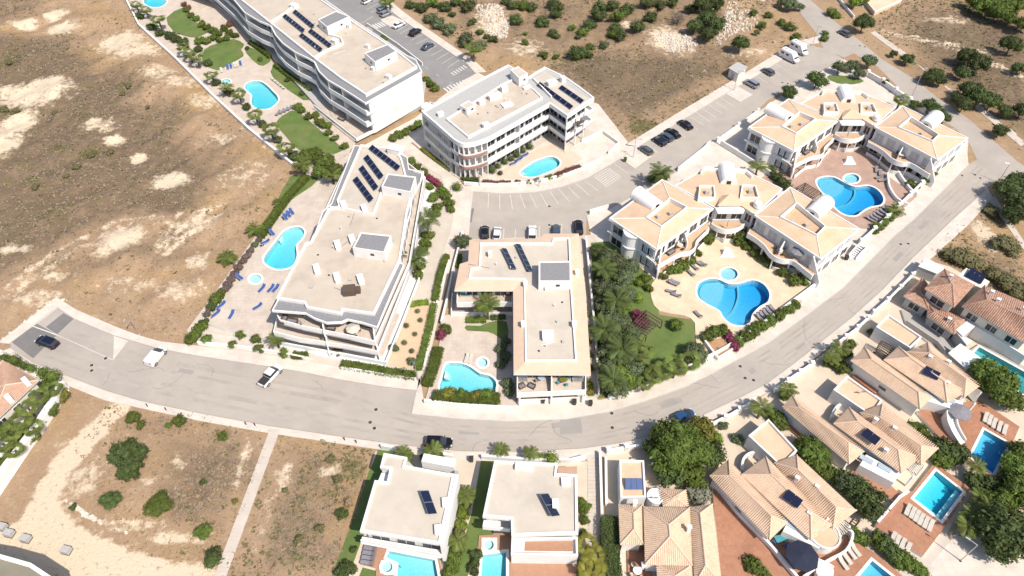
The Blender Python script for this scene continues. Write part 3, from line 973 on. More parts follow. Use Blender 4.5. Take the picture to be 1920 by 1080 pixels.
for a, b in (((1152, 307), (1177, 325)), ((1097, 339), (1122, 358)), ((1079, 343), (1104, 365)), ((1065, 350), (1086, 372)), ((1047, 354), (1067, 377)), ((1031, 359), (1047, 382)), ((1013, 362), (1027, 387)),
             ((994, 364), (1006, 389)), ((975, 364), (985, 391)), ((957, 365), (961, 392)), ((937, 365), (937, 392)), ((916, 362), (915, 391)),
             ((1011, 424), (1011, 446)), ((1054, 419), (1052, 440)), ((967, 430), (965, 448)), ((924, 428), (921, 448)), ((945, 429), (944, 448)), ((1075, 418), (1074, 440)), ((1032, 422), (1031, 444)), ((988, 428), (987, 448)),
             ((1295, 219), (1320, 235)), ((1306, 211), (1331, 228)), ((1317, 204), (1342, 220)), ((1329, 196), (1353, 212)), ((1340, 190), (1364, 205)), ((1350, 182), (1375, 199)),
             ((1284, 226), (1308, 243)), ((1272, 233), (1297, 250)), ((1260, 241), (1284, 257)), ((1248, 249), (1272, 265)), ((1236, 256), (1260, 272)), ((1224, 264), (1248, 280)), ((1212, 271), (1236, 288)), ((1200, 278), (1224, 295)),
             ((1418, 143), (1440, 156)), ((1430, 135), (1452, 148)), ((1442, 128), (1463, 140)), ((1454, 120), (1475, 132)), ((1466, 113), (1486, 124)),
             ((717, 10), (702, 17)), ((724, 1), (700, 0)), ((709, 7), (687, 18)), ((716, 13), (695, 24)), ((704, 2), (679, 10)),
             ((767, 44), (744, 58)), ((771, 51), (750, 63)), ((783, 58), (760, 70)), ((792, 65), (770, 76)), ((803, 72), (780, 82)), ((813, 78), (790, 89)), ((820, 85), (798, 97)), ((831, 92), (809, 104)), ((842, 98), (818, 112)), ((851, 106), (829, 119)), ((862, 112), (839, 127)),
             ((692, 47), (717, 61)), ((700, 30), (676, 44)), ((840, 163), (848, 153)), ((797, 125), (803, 129)), ((770, 107), (776, 111)), ((818, 139), (824, 143))):
    line(a, b)
for i in range(8):      # zebra crossings: bars along the road, side by side across it
    t = i / 7
    for (A, B, d) in (((690, 55), (722, 43), (9, 6)), ((838, 170), (879, 153), (10, 8.5))):
        p = lerp(A, B, t)
        line((p[0] - d[0] * .6, p[1] - d[1] * .6), (p[0] + d[0] * .6, p[1] + d[1] * .6), 0.5)
for i in range(6):
    t = i / 5
    line((846 + t * 22, 136 - t * 13.5), (853 + t * 22, 141 - t * 13.5), .35)
HQ = [(1114, 331), (1141, 315), (1164, 331), (1137, 350)]
for i in range(4):
    line(HQ[i], HQ[(i + 1) % 4])
for i in range(1, 7):
    t = i / 7
    line(lerp(HQ[0], HQ[3], t), lerp(HQ[1], HQ[2], t) if i % 2 else lerp(HQ[1], HQ[2], t), 0.16)
line((60, 611), (107, 628))
line((107, 628), (212, 675), 0.1)
line((107, 578), (70, 606), 0.1)

# manhole covers
mh = thing('manhole_cover', 'round iron manhole cover set in the road', 'manhole cover', (0, 0, 0))
MB().lathe((0, 0, 0), [(0.40, 0), (0.40, 0.012), (0.34, 0.016)], 16).build('frame', KERB, mh)
MB().lathe((0, 0, 0), [(0.33, 0.0), (0.33, 0.022), (0.3, 0.026)], 16).build('lid', pm('cast_iron', (0.09, 0.08, 0.075), None, 4, rough=.6, metal=.3), mh)
freeze(mh)
for px, py, where in ((172, 685, 'lower of two in the turning area near the parked navy car'), (172, 695, 'second of two in the turning area near the parked navy car'), (198, 672, 'beside the pale triangle island'), (705, 768, 'in the road left of the blue garden pool, upper one'),
                      (694, 792, 'in the road below the blue garden pool, middle one'), (702, 803, 'in the road below the blue garden pool, lowest one'), (1147, 775, 'by the gate of the olive garden wall'), (1148, 802, 'in the road left of the big leafy street tree'), (1388, 687, 'near the kerb by the bougainvillea garden'),
                      (1397, 709, 'left of a pair on the road bend'), (1413, 713, 'right of a pair on the road bend'), (1689, 458, 'left of a pair on the rising road'), (1703, 457, 'right of a pair on the rising road'), (1804, 329, 'near the top of the rising road by the kerb'),
                      (1828, 328, 'left of a pair below the junction'), (1838, 334, 'right of a pair below the junction'), (1030, 387, 'left end of the parking street'), (1030, 422, 'among the lower parking bays'), (1612, 86, 'left one in the upper junction'), (1622, 88, 'right one in the upper junction'),
                      (1467, 155, 'left one beside the hotel corner tree'), (1477, 157, 'right one beside the hotel corner tree')):
    p = G(px, py, ZR)
    dup(mh, (p[0], p[1], ZR + 0.006), label='round iron manhole cover ' + where, group='manhole covers in the roads')
retire(mh)


# ================================================================== BUILDINGS
def rot2(v, a):
    return (v[0] * math.cos(a) - v[1] * math.sin(a), v[0] * math.sin(a) + v[1] * math.cos(a))


def window(parent, c, t, z0, w, h, nrm, frame=FRAME, glass=GLASS, bars=1):
    """framed window on a wall: c = centre on wall (x,y), t = unit tangent, nrm = unit outward normal"""
    o = ORG.get(parent.name, (0, 0, 0))
    def P(u, d, z):
        return (c[0] + t[0] * u + nrm[0] * d, c[1] + t[1] * u + nrm[1] * d, z)
    def bar(mb, u0, u1, za, zb, d0, d1):
        ring = lambda d: [P(u0, d, za), P(u1, d, za), P(u1, d, zb), P(u0, d, zb)]
        mb.loft([ring(d0), ring(d1)])
    f = MB()
    k = 0.09
    bar(f, -w / 2, w / 2, z0, z0 + k, 0, .07)
    bar(f, -w / 2, w / 2, z0 + h - k, z0 + h, 0, .07)
    bar(f, -w / 2, -w / 2 + k, z0 + k, z0 + h - k, 0, .07)
    bar(f, w / 2 - k, w / 2, z0 + k, z0 + h - k, 0, .07)
    for b in range(bars):
        u = -w / 2 + w * (b + 1) / (bars + 1)
        bar(f, u - k / 2, u + k / 2, z0 + k, z0 + h - k, 0, .06)
    fo = f.build('window', frame, parent)
    g = MB()
    bar(g, -w / 2 + k, w / 2 - k, z0 + k, z0 + h - k, 0, .025)
    g.build('pane', glass, fo)


def glaze(parent, poly, z0, h, spacing=3.0, face=None, frac=0.82, bars=1, minlen=1.6, frame=FRAME, glass=GLASS, maxn=99):
    """windows along the edges of a ccw wall polygon that match face(normal, midpoint)"""
    p = ccw(poly)
    for i in range(len(p)):
        a, b = Vector(p[i]), Vector(p[(i + 1) % len(p)])
        d = b - a
        L = d.length
        if L < minlen:
            continue
        d.normalize()
        nrm = Vector((d.y, -d.x))
        if face and not face(nrm, (a + b) / 2):
            continue
        n = min(maxn, max(1, int(L / spacing + 0.3)))
        for k in range(n):
            c = a + d * (L * (k + 0.5) / n)
            window(parent, c, d, z0, L / n * frac, h, nrm, bars=bars, frame=frame, glass=glass)


def front(n, m):
    return n.y < 0.3


def solar_row(parent, A, B, n, z, width=1.6, tilt=R(28), az=None, mat=SOLAR, gap=0.04, lift=0.25):
    """row of solar modules from A to B (plan), each its own plate on a tilted rack"""
    a, b = Vector(A), Vector(B)
    d = (b - a)
    L = d.length / n
    d.normalize()
    nr = Vector((d.y, -d.x))
    if nr.dot(Vector((0.5, -1))) < 0:
        nr = -nr
    wz = width * math.sin(tilt)
    wx = width * math.cos(tilt)
    for k in range(n):
        p = a + d * (L * (k + gap / 2))
        q = a + d * (L * (k + 1 - gap / 2))
        lo, hi = z + lift, z + lift + wz
        quad = [(*(p + nr * wx / 2), lo), (*(q + nr * wx / 2), lo), (*(q - nr * wx / 2), hi), (*(p - nr * wx / 2), hi)]
        s = MB().slab3(quad, 0.05).build('solar_panel', mat, parent)
        f = MB()
        c4 = [Vector(x) for x in quad]
        for i in range(4):
            f.tube(c4[i] + Vector((0, 0, .04)), c4[(i + 1) % 4] + Vector((0, 0, .04)), 0.03, n=4)
        m1, m2 = (p + q) / 2 + nr * wx / 2, (p + q) / 2 - nr * wx / 2
        f.tube((*m1, z), (*m1, lo), .03, n=4)
        f.tube((*m2, z), (*m2, hi), .03, n=4)
        f.build('panel_frame', ALU, s)


def parapet(parent, line, z0, z1, t=0.22, closed=True, mat=WHITE, name='parapet', d=0.0):
    return MB().strip(line, z0, z1, t, closed, d).build(name, mat, parent)


def roof_box(parent, c, size, z, rz=0.0, cap=GREY_GRAVEL, name='stair_housing', door=True):
    b = MB().box((c[0], c[1], z), size, rz).build(name, WHITE, parent)
    ca, sa = math.cos(rz), math.sin(rz)
    q = [(c[0] + x * ca - y * sa, c[1] + x * sa + y * ca) for x, y in ((-size[0] / 2, -size[1] / 2), (size[0] / 2, -size[1] / 2), (size[0] / 2, size[1] / 2), (-size[0] / 2, size[1] / 2))]
    if cap:
        MB().sheet(inset(q, 0.22), z + size[2] + .012).build('roof_cover', cap, b)
        MB().strip(inset(q, 0.06), z + size[2], z + size[2] + 0.12, 0.13, True).build('roof_edge', WHITE2, b)
    if door:
        d = Vector((ca, sa))
        nrm = Vector((sa, -ca))
        m = Vector(q[0]).lerp(Vector(q[1]), 0.62)
        mb = MB()
        k = m + nrm * .04
        mb.box((k.x, k.y, z + .5), (0.6, .06, .5), rz)
        mb.build('vent_grille', DARKM, b)
    return b


def unit(parent, c, size, z, rz=0.0, name='vent_box', mat=WHITE2, cap=True):
    m = MB().box((c[0], c[1], z), size, rz)
    if cap:
        m.box((c[0], c[1], z + size[2]), (size[0] + .12, size[1] + .12, .07), rz)
    return m.build(name, mat, parent)


def quad_center(q):
    return (sum(p[0] for p in q) / len(q), sum(p[1] for p in q) / len(q))


def box_from_px(parent, q, z, h, cap=GREY_GRAVEL, name='stair_housing'):
    """box whose roof corners are given on plan at height z+h"""
    P = ccw(GL(q, z + h))
    b = MB().prism(P, z, z + h).build(name, WHITE, parent)
    MB().sheet(inset(P, 0.3), z + h + .012).build('roof_cover', cap, b)
    MB().strip(inset(P, 0.1), z + h, z + h + 0.1, 0.2, True).build('roof_edge', WHITE2, b)
    for i in range(4):
        a, c = Vector(P[i]), Vector(P[(i + 1) % 4])
        d = (c - a).normalized()
        n = Vector((d.y, -d.x))
        if n.y < -.5:
            m = a.lerp(c, .6) + n * .03
            MB().box((m.x, m.y, z + h * .45), (.7, .08, .45), math.atan2(d.y, d.x)).build('vent_grille', DARKM, b)
    return b


# ------------------------------------------------------------------ long apartment block, top left
def block_a():
    ZT = 10.0
    F = [(330, -60), (395, -38), (438, 0), (458, 24), (485, 40), (507, 49), (516, 66), (530, 82), (552, 98), (577, 110), (589, 117), (597, 134), (614, 151), (640, 166), (662, 180), (685, 195)]
    Bk = [(792, 135), (780, 112), (762, 104), (742, 90), (700, 62), (655, 32), (610, 0), (540, -60)]
    rw = GL(F, ZT) + GL(Bk, ZT)
    root = thing('apartment_block', 'long white three storey apartment block with swooping balconies, top left beside the striped car park', 'apartment block', (*quad_center(rw), 0))
    MB().prism(GL([(300, -60), (395, 0), (470, 60), (595, 200), (669, 260), (792, 196), (800, 150), (610, 0), (540, -60)], 0.9), -0.2, 0.9).build('podium', GREYR, root)
    floors = [0.9, 3.9, 6.9, ZT]
    fw = GL(F, ZT)
    bw = GL(Bk, ZT)
    backwall = offset_line(bw, 0.8)
    wall_line = offset_line(fw, 2.3)
    wall = wall_line + backwall
    end_a, end_b = Vector(fw[-1]), Vector(bw[0])
    for i in range(3):
        z0, z1 = floors[i], floors[i + 1]
        w = MB().prism(wall_line[:-1] + [tuple(end_a.lerp(end_b, .08))] + [tuple(end_b.lerp(end_a, .02))] + backwall[1:], z0, z1 - .28).build('storey', WHITE, root)
        for k in range(1, len(wall_line) - 1):
            a, b = Vector(wall_line[k - 1]), Vector(wall_line[k])
            d = (b - a)
            L = d.length
            if L < 1.2 or a.x < -115:
                continue
            d.normalize()
            nrm = Vector((d.y, -d.x))
            nn = max(1, int(L / 3.2))
            for j in range(nn):
                window(w, a + d * (L * (j + .5) / nn), d, z0 + .1, L / nn * .88, 2.3, nrm, bars=1)
        if i:
            off = 0.0 if i == 2 else 0.55
            fl = [Vector(p) for p in offset_line(fw, -off)]
            line = [tuple(p) for p in fl]
            MB().prism(line + wall_line[::-1], z0 - .28, z0 + .02).build('balcony_slab', WHITE2, root)
            MB().strip(line, z0 - .3, z0 + .95, .18).build('balcony_parapet', WHITE, root)
        # partition fins between the flats
        for k in (3, 5, 8, 10, 12, 13):
            a, b = fw[k], wall_line[k]
            MB().strip([a, b], z0, z1 - .28, .22).build('balcony_fin', WHITE, root)
    MB().prism(rw, ZT - .3, ZT).build('roof_slab', WHITE, root)
    MB().sheet(inset(rw, .35), ZT + .012).build('gravel_margin', GREY_GRAVEL, root)
    inner = GL([(340, -60), (420, -26), (450, 0), (508, 46), (590, 112), (640, 150), (687, 181)], ZT) + GL([(781, 129), (742, 98), (655, 40), (600, 2), (540, -50)], ZT)
    MB().prism(inner, ZT, ZT + .35).build('roof_deck', BEIGE_ROOF, root)
    parapet(root, inner, ZT, ZT + .75, .4)
    parapet(root, GL([(508, 47), (540, 26)], ZT) + GL([(557, 12)], ZT), ZT + .35, ZT + 1.0, .35, False)
    parapet(root, GL([(590, 113), (612, 100), (644, 86), (640, 76), (620, 70)], ZT), ZT + .35, ZT + 1.0, .35, False)
    parapet(root, inset(rw, .12), ZT, ZT + .22, .24)
    box_from_px(root, [(596, 37), (630, 21), (656, 31), (613, 51)], ZT + .35, 2.4)
    box_from_px(root, [(683, 100), (727, 83), (744, 96), (703, 117)], ZT + .35, 2.4)
    z = ZT + .35
    for a, b, n in (((552, 24), (588, 54), 7), ((533, 32), (570, 62), 7), ((581, 60), (620, 90), 7), ((564, 68), (603, 98), 7)):
        solar_row(root, G(*a, z), G(*b, z), n, z, 1.2)
    for (px, py, s) in ((552, 14, 2.2), (628, 80, 1.6), (729, 147, 1.3), (690, 90, 1.1), (655, 52, 1.0), (700, 132, .9)):
        unit(root, G(px, py, z), (s, s * .8, .9), z, R(-35))
    for k in range(3):
        q = G(700 + 9 * k, 130 - 4 * k, z)
        unit(root, q, (.9, .4, .8), z, R(20), 'air_conditioner', GREYR, False)
    # white end wall: small windows
    d = (end_b - end_a).normalized()
    n = Vector((d.y, -d.x))
    L = (end_b - end_a).length
    MB().strip([tuple(end_a + d * 1.2 - n * .3), tuple(end_b - d * .6 - n * .3)], .9, ZT - .3, .3).build('end_wall', WHITE, root)
    for fz in (2.2, 5.2, 8.2):
        for u in (.32, .55, .8):
            window(root, end_a + d * (L * u) - n * .14, d, fz, .55, .8, n, bars=0)
    # ground floor terrace with pergola beams
    tp = GL([(597, 200), (669, 257), (700, 240), (640, 196)], 0.9)
    MB().sheet(tp, .93).build('terrace_floor', DECK_BEIGE, root)
    parapet(root, GL([(588, 196), (668, 259), (704, 241)], 1.8), 0.9, 1.8, .2, False)
    for i in range(5):
        a, b = lerp(G(614, 203, 3.2), G(640, 196, 3.2), i / 4), None
        MB().tube((a[0], a[1], 3.15), (a[0] + 1.2, a[1] - 2.0, 3.15), .06, n=4).build('pergola_beam', WICKER, root)
    # parking side: low garden walls
    parapet(root, GL([(688, 44), (745, 82), (792, 118)], 0.9), 0, 1.1, .25, False, name='garden_wall')


block_a()


# ------------------------------------------------------------------ rounded apartment block, top centre
def block_b():
    ZT = 9.6
    C = GL([(791, 214), (822, 241), (850, 266)], ZT) + cr(GL([(856, 270), (868, 275), (884, 274), (903, 269), (917, 264)], ZT), 3) + GL([(975, 231), (1031, 199), (1063, 222), (1114, 188), (1085, 166), (1062, 150), (1021, 130), (990, 149), (953, 126), (880, 164)], ZT)
    root = thing('apartment_block', 'white apartment block with rounded brown banded corner and two roof solar strips, top centre', 'apartment block', (*quad_center(C), 0))
    C = ccw(C)
    floors = [0.3, 3.3, 6.4, ZT]
    MB().prism(inset(C, -.4), -.2, .3).build('plinth', PAVE2, root)
    wall = inset(C, 1.5)
    for i in range(3):
        z0, z1 = floors[i], floors[i + 1]
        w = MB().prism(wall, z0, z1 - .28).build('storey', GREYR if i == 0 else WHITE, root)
        glaze(w, wall, z0 + .15, 2.3, 3.1, front, .86)
        if i:
            ln = inset(C, 0.0)
            MB().prism(C, z0 - .3, z0).build('balcony_slab', WHITE2, root)
            # parapet with a gap where the flush west wall stands
            MB().strip(inset(C, .1), z0 - .32, z0 + .9, .2, True).build('balcony_parapet', WHITE, root)
        arc = cr(GL([(858, 272), (868, 277), (884, 276), (903, 271), (914, 266)], ZT), 3)
        if i:
            MB().strip(offset_line(arc, 0.12), z0 + .18, z0 + .78, .1, False).build('brown_band', BRICKR, root)
    # flush grey west wall with window bands
    wl_ = [G(792, 215, ZT), G(843, 260, ZT)]
    a, b = Vector(wl_[0]), Vector(wl_[1])
    d = (b - a).normalized()
    n = Vector((d.y, -d.x))
    if n.x > 0:
        n = -n
    MB().strip([tuple(a + d * .3 - n * .25), tuple(b - n * .25)], .3, ZT - .3, .5).build('west_wall', GREYR, root)
    for z0 in floors[:3]:
        MB().strip([tuple(a + d * .2 + n * .05), tuple(b + d * .1 + n * .05)], z0 - .35, z0 + .65, .16).build('white_band', WHITE, root)
        for u in (.16, .62, .86):
            window(root, a.lerp(b, u) + n * .01, d if n.dot(Vector((d.y, -d.x))) > 0 else -d, z0 + .9, 1.7, 1.4, n, bars=1)
    for k in range(len(C)):
        if k % 2 == 0 and C[k][1] < C[0][1] + 30:
            p, q = C[k], wall[k]
            for i in range(3):
                MB().strip([p, q], floors[i], floors[i + 1] - .3, .2).build('balcony_fin', WHITE, root)
    MB().prism(C, ZT - .3, ZT + .5).build('roof_slab', WHITE, root)
    MB().sheet(inset(C, .5), ZT + .512).build('gravel_margin', PALE_GRAVEL, root)
    parapet(root, inset(C, .2), ZT + .5, ZT + .8, .4)
    z = ZT + .5
    deck = GL([(838, 224), (878, 257), (1016, 184), (1000, 168), (962, 150), (946, 157)], z + .3)
    MB().prism(deck, z, z + .22).build('roof_deck', BEIGE_ROOF, root)
    parapet(root, deck, z, z + .55, .35)
    MB().prism(GL([(1001, 147), (1020, 133), (1110, 189), (1064, 219), (1030, 196), (1035, 182)], z), z, z + .1).build('wing_roof_deck', PALE_ROOF, root)
    parapet(root, GL([(1000, 150), (1034, 184)], z), z, z + .6, .3, False)
    box_from_px(root, [(957, 131), (972, 125), (990, 138), (973, 147)], z, 2.4, PALE_ROOF)
    box_from_px(root, [(862, 198), (878, 189), (892, 196), (875, 205)], z, 1.7, PALE_ROOF)
    for px, py, sx, sy, h in ((903, 196, 1.5, 1.1, 1.1), (928, 186, 3.2, 1.3, 1.3), (945, 172, 1.6, 1.3, 1.5), (951, 199, 2.6, 1.8, .5), (911, 240, 1.5, 1.2, 1.2), (826, 217, 1.4, .9, .9), (988, 167, 2.0, 1.0, .6), (1034, 159, 2.4, 1.3, 1.1), (1055, 153, 1.2, 1.2, 1.3)):
        unit(root, G(px, py, z), (sx, sy, h), z, R(28))
    solar_row(root, G(1009, 160, z), G(1072, 206, z), 6, z, 1.15)
    solar_row(root, G(1050, 166, z), G(1092, 195, z), 4, z, 1.15)
    # wing end: open loggias facing the road
    for i in (0, 1, 2):
        z0 = floors[i]
        a, b = Vector(G(1066, 222, ZT)), Vector(G(1113, 190, ZT))
        d = (b - a).normalized()
        for u in (.33, .66):
            p = a.lerp(b, u)
            MB().tube((p.x, p.y, z0), (p.x, p.y, floors[i + 1] - .3), .13, n=8).build('column', WHITE, root)


block_b()


# ------------------------------------------------------------------ big apartment block with four solar strips, centre left
def block_m():
    ZT = 9.4
    RO = [(664, 273), (621, 383), (605, 397), (590, 440), (560, 490), (510, 583), (572, 588), (590, 598), (612, 606), (640, 605), (652, 600), (680, 606), (708, 615), (735, 550), (758, 497), (745, 490), (750, 462), (770, 400), (772, 376), (794, 330), (795, 322), (767, 318), (764, 296), (735, 279)]
    rw = ccw(GL(RO, ZT))
    root = thing('apartment_block', 'large white apartment block with four solar strips on its beige roof, centre left', 'apartment block', (*quad_center(rw), 0))
    fl = [0.4, 3.4, 6.4, ZT]
    # stepped terraces toward the street, one wider than the other, each with its own parapet
    lev = {1: [(664, 276), (520, 590), (512, 622), (560, 634), (600, 640), (640, 646), (708, 659), (775, 490), (798, 332), (740, 284)],
           2: [(664, 276), (518, 588), (524, 600), (570, 612), (610, 620), (650, 628), (703, 640), (768, 492), (796, 330), (738, 282)]}
    base = [(660, 290), (515, 600), (509, 646), (600, 666), (722, 690), (800, 490), (815, 350), (745, 290)]
    MB().prism(GL(base, 0.4), -.2, .4).build('plinth', WHITE, root)
    bw_ = ccw(GL([(509, 640), (600, 656), (723, 678), (760, 590), (790, 500)], 1.4))
    parapet(root, GL([(509, 638), (600, 655), (723, 678), (755, 600), (786, 520)], 1.4), .4, 1.4, .25, False)
    MB().sheet(GL([(512, 628), (600, 645), (718, 668), (750, 590), (700, 560), (540, 600)], .4), .415).build('terrace_floor', DECK_BEIGE, root)
    for i in range(3):
        z0, z1 = fl[i], fl[i + 1]
        wall = ccw(GL([(664, 280), (535, 560), (550, 572), (640, 590), (700, 600), (752, 480), (780, 340), (738, 288)], ZT))
        w = MB().prism(inset(wall, .2), z0, z1 - .28).build('storey', WHITE, root)
        glaze(w, inset(wall, .2), z0 + .1, 2.3, 3.4, lambda n, m: n.y < .45 and (n.y < -.3 or n.x > 0), .86)
        if i:
            L = ccw(GL(lev[i], z0 + 1.0))
            MB().prism(L, z0 - .3, z0).build('balcony_slab', WHITE2, root)
            MB().sheet(inset(L, .2), z0 + .012).build('balcony_floor', DECK_BEIGE, root)
            MB().strip(inset(L, .1), z0 - .31, z0 + 1.0, .2, True).build('balcony_parapet', WHITE, root)
    # partition walls between the flats
    for (a, b, z0, z1) in (((604, 600), (608, 625), 6.4, 9.1), ((610, 620), (613, 645), 3.4, 6.1), ((612, 640), (618, 664), .4, 3.1), ((700, 612), (703, 640), 6.4, 9.1), ((700, 610), (708, 655), 3.4, 6.1), ((702, 620), (712, 672), .4, 3.1)):
        p, q = G(*a, z1), G(*b, z0 + 1)
        MB().strip([p, q], z0, [z1, z0 + 1.0], .22).build('balcony_fin', WHITE, root)
    MB().prism(rw, ZT - .35, ZT).build('roof_slab', WHITE, root)
    MB().sheet(inset(rw, .18), ZT + .012).build('gravel_margin', GREY_GRAVEL, root)
    MB().strip(inset(rw, .09), ZT, ZT + .16, .2, True).build('roof_edge', WHITE2, root)
    deck = [(678, 276), (634, 379), (638, 392), (617, 396), (610, 410), (584, 458), (575, 460), (522, 562), (573, 570), (577, 579), (640, 591), (643, 583), (701, 591), (749, 492), (752, 474), (763, 400), (770, 375), (764, 345), (752, 300), (735, 282)]
    dk = ccw(GL(deck, ZT))
    MB().prism(dk, ZT, ZT + .3).build('roof_deck', BEIGE_ROOF, root)
    parapet(root, dk, ZT, ZT + .62, .38)
    z = ZT + .3
    parapet(root, GL([(620, 391), (650, 394), (684, 401), (700, 404), (716, 362)], z), z, z + .5, .35, False)
    MB().sheet(GL([(681, 279), (640, 380), (625, 390), (682, 400), (696, 402), (715, 350), (726, 328), (752, 310), (738, 284)], z), z + .012).build('solar_roof_deck', PALE_ROOF, root)
    box_from_px(root, [(727, 326), (780, 332), (771, 361), (715, 350)], z, 2.2)
    box_from_px(root, [(676, 436), (734, 442), (721, 474), (661, 465)], z, 2.2)
    for a, b, n in (((695, 279), (748, 320), 7), ((686, 297), (716, 337), 5), ((677, 317), (706, 358), 5), ((666, 338), (697, 380), 5)):
        solar_row(root, G(*a, z), G(*b, z), n, z, 1.25)
    for px, py in ((634, 463), (595, 508), (633, 524), (677, 527), (661, 452), (645, 388), (684, 395)):
        c = G(px, py, z)
        unit(root, c, (1.0, 2.1, .8), z, R(20), 'skylight')
    unit(root, G(742, 286, z), (3, 2, 1.4), z, R(-20), 'plant_room')
    c = G(656, 549, z)
    MB().box((c[0], c[1], z), (2.2, 1.8, 1.3), R(8)).box((c[0] + 1.5, c[1] + .3, z), (.9, 1.2, .9), R(8)).build('chiller', WICKER, root)
    parapet(root, GL([(775, 322), (792, 327), (788, 345)], ZT), ZT, ZT + .4, .25, False)


block_m()


# ------------------------------------------------------------------ L-shaped block with peach roof border, centre
def block_d():
    ZT = 6.4
    OUT = [(880, 450), (1013, 447), (1020, 438), (1085, 438), (1090, 520), (1098, 545), (1108, 703), (963, 702), (962, 545), (852, 545), (862, 495), (878, 490)]
    ow = ccw(GL(OUT, ZT))
    root = thing('apartment_block', 'L-shaped white block with wide peach roof border and grey stair housing, centre of the picture', 'apartment block', (*quad_center(ow), 0))
    MB().prism(inset(ow, -.3), -.2, .25).build('plinth', PAVE2, root)
    wall = inset(ow, 1.7)
    for z0, z1 in ((.25, 3.2), (3.2, ZT)):
        w = MB().prism(wall, z0, z1 - .25).build('storey', WHITE, root)
        glaze(w, wall, z0 + .1, 2.3, 2.9, front, .84)
    MB().prism(ow, ZT - .25, ZT).build('roof_slab', WHITE2, root)
    ins = [(902, 457), (1036, 457), (1038, 448), (1067, 447), (1071, 545), (1080, 676), (986, 677), (984, 524), (880, 522), (884, 504), (899, 502)]
    iw = ccw(GL(ins, ZT + .5))
    # sloping peach border between eave and the raised inner edge
    m = MB()
    outer = ccw(GL([(880, 450), (1013, 447), (1020, 438), (1085, 438), (1098, 545), (1108, 703), (963, 702), (962, 545), (852, 545), (862, 495), (878, 490)], ZT))
    n = len(outer)
    iw = ccw(GL([(902, 457), (1036, 457), (1038, 448), (1067, 447), (1071, 545), (1080, 676), (986, 677), (984, 524), (880, 522), (884, 504), (899, 502)], ZT + .55))
    for i in range(n):
        j = (i + 1) % n
        m.poly([(*outer[i], ZT + .02), (*outer[j], ZT + .02), (*iw[j], ZT + .55), (*iw[i], ZT + .55)])
    m.build('roof_border', pm('peach_border', (0.66, 0.49, 0.36), (0.59, 0.43, 0.31), .6, bump=.1, stain=(.5, .36, .26), stain_amt=.4), root)
    MB().prism(iw, ZT, ZT + .3).build('roof_deck', PALE_ROOF, root)
    parapet(root, iw, ZT + .3, ZT + .75, .3)
    z = ZT + .3
    MB().prism(GL([(987, 545), (1068, 543), (1076, 672), (990, 673)], z), z, z + .06).build('wing_roof_deck', PALE_ROOF, root)
    box_from_px(root, [(1010, 491), (1070, 490), (1071, 528), (1010, 528)], z, 2.3)
    for a, b, n in (((945, 469), (964, 508), 4), ((971, 461), (995, 512), 5)):
        solar_row(root, G(*a, z), G(*b, z), n, z, 1.1)
    unit(root, G(1027, 633, z), (1.9, 1.9, .9), z, 0, 'skylight')
    for px, py in ((919, 480), (985, 537), (1025, 543), (981, 612), (1076, 612), (1082, 515)):
        unit(root, G(px, py, z), (.7, .9, 1.0), z, 0, 'chimney')
    # terraces: garden side (west) and street side (south)
    for zf, pts in ((3.2, [(858, 556), (960, 556), (960, 566), (857, 567)]), (.25, [(848, 575), (960, 575), (961, 585), (846, 586)]),
                    (3.2, [(970, 708), (1098, 708), (1098, 731), (970, 737)]), (.25, [(972, 735), (1098, 728), (1098, 744), (971, 750)])):
        P = GL(pts, zf + 1.0)
        top = GL([(pts[0][0], pts[0][1] - 26), (pts[1][0], pts[1][1] - 26)], zf + 1.0)
        slab = [top[0], top[1], P[2], P[3]]
        MB().prism(slab, zf - .28, zf).build('balcony_slab', WHITE2, root)
        MB().sheet(inset(ccw(slab), .1), zf + .012).build('balcony_floor', DECK_BEIGE, root)
        MB().strip([top[0], P[3], P[2], top[1]], zf - .29, zf + 1.0, .18, False).build('balcony_parapet', WHITE, root)
        mid = lerp(P[3], P[2], .5)
        mt = lerp(top[0], top[1], .5)
        MB().strip([mid, mt], zf, [zf + 1.0, zf + 2.6], .2).build('balcony_fin', WHITE, root)
    for u in (0.02, .5, .98):
        p = lerp(G(972, 737, 4.2), G(1098, 731, 4.2), u)
        MB().box((p[0], p[1] + .3, .25), (.35, .35, 2.7)).build('column', WHITE, root)


block_d()


def roof_clutter(root_name, deck, z, n, seed, mat=ALU):
    rs = random.Random(seed)
    root = bpy.data.objects[root_name]
    p = ccw(deck)
    xs_, ys_ = [q[0] for q in p], [q[1] for q in p]
    k = 0
    while k < n:
        x, y = rs.uniform(min(xs_), max(xs_)), rs.uniform(min(ys_), max(ys_))
        if not inpoly(x, y, inset(p, 1.5)):
            continue
        k += 1
        t = k % 4
        if t == 0:
            a = rs.uniform(0, 3.14)
            L = rs.uniform(2, 5)
            MB().tube((x, y, z + .08), (x + L * math.cos(a), y + L * math.sin(a), z + .08), .05, n=6).build('conduit', mat, root)
        elif t == 1:
            MB().lathe((x, y, z), [(.22, 0), (.22, .03), (.1, .05)], 12).build('roof_drain', DARKM, root)
        elif t == 2:
            m = MB().tube((x, y, z), (x, y, z + .7), .07, n=8).lathe((x, y, z + .7), [(.13, 0), (.13, .08), (.02, .16)], 8)
            m.build('vent_pipe', WHITE2, root)
        else:
            MB().box((x, y, z), (.5, .4, .35), rs.uniform(0, 3)).build('junction_box', GREYR, root)


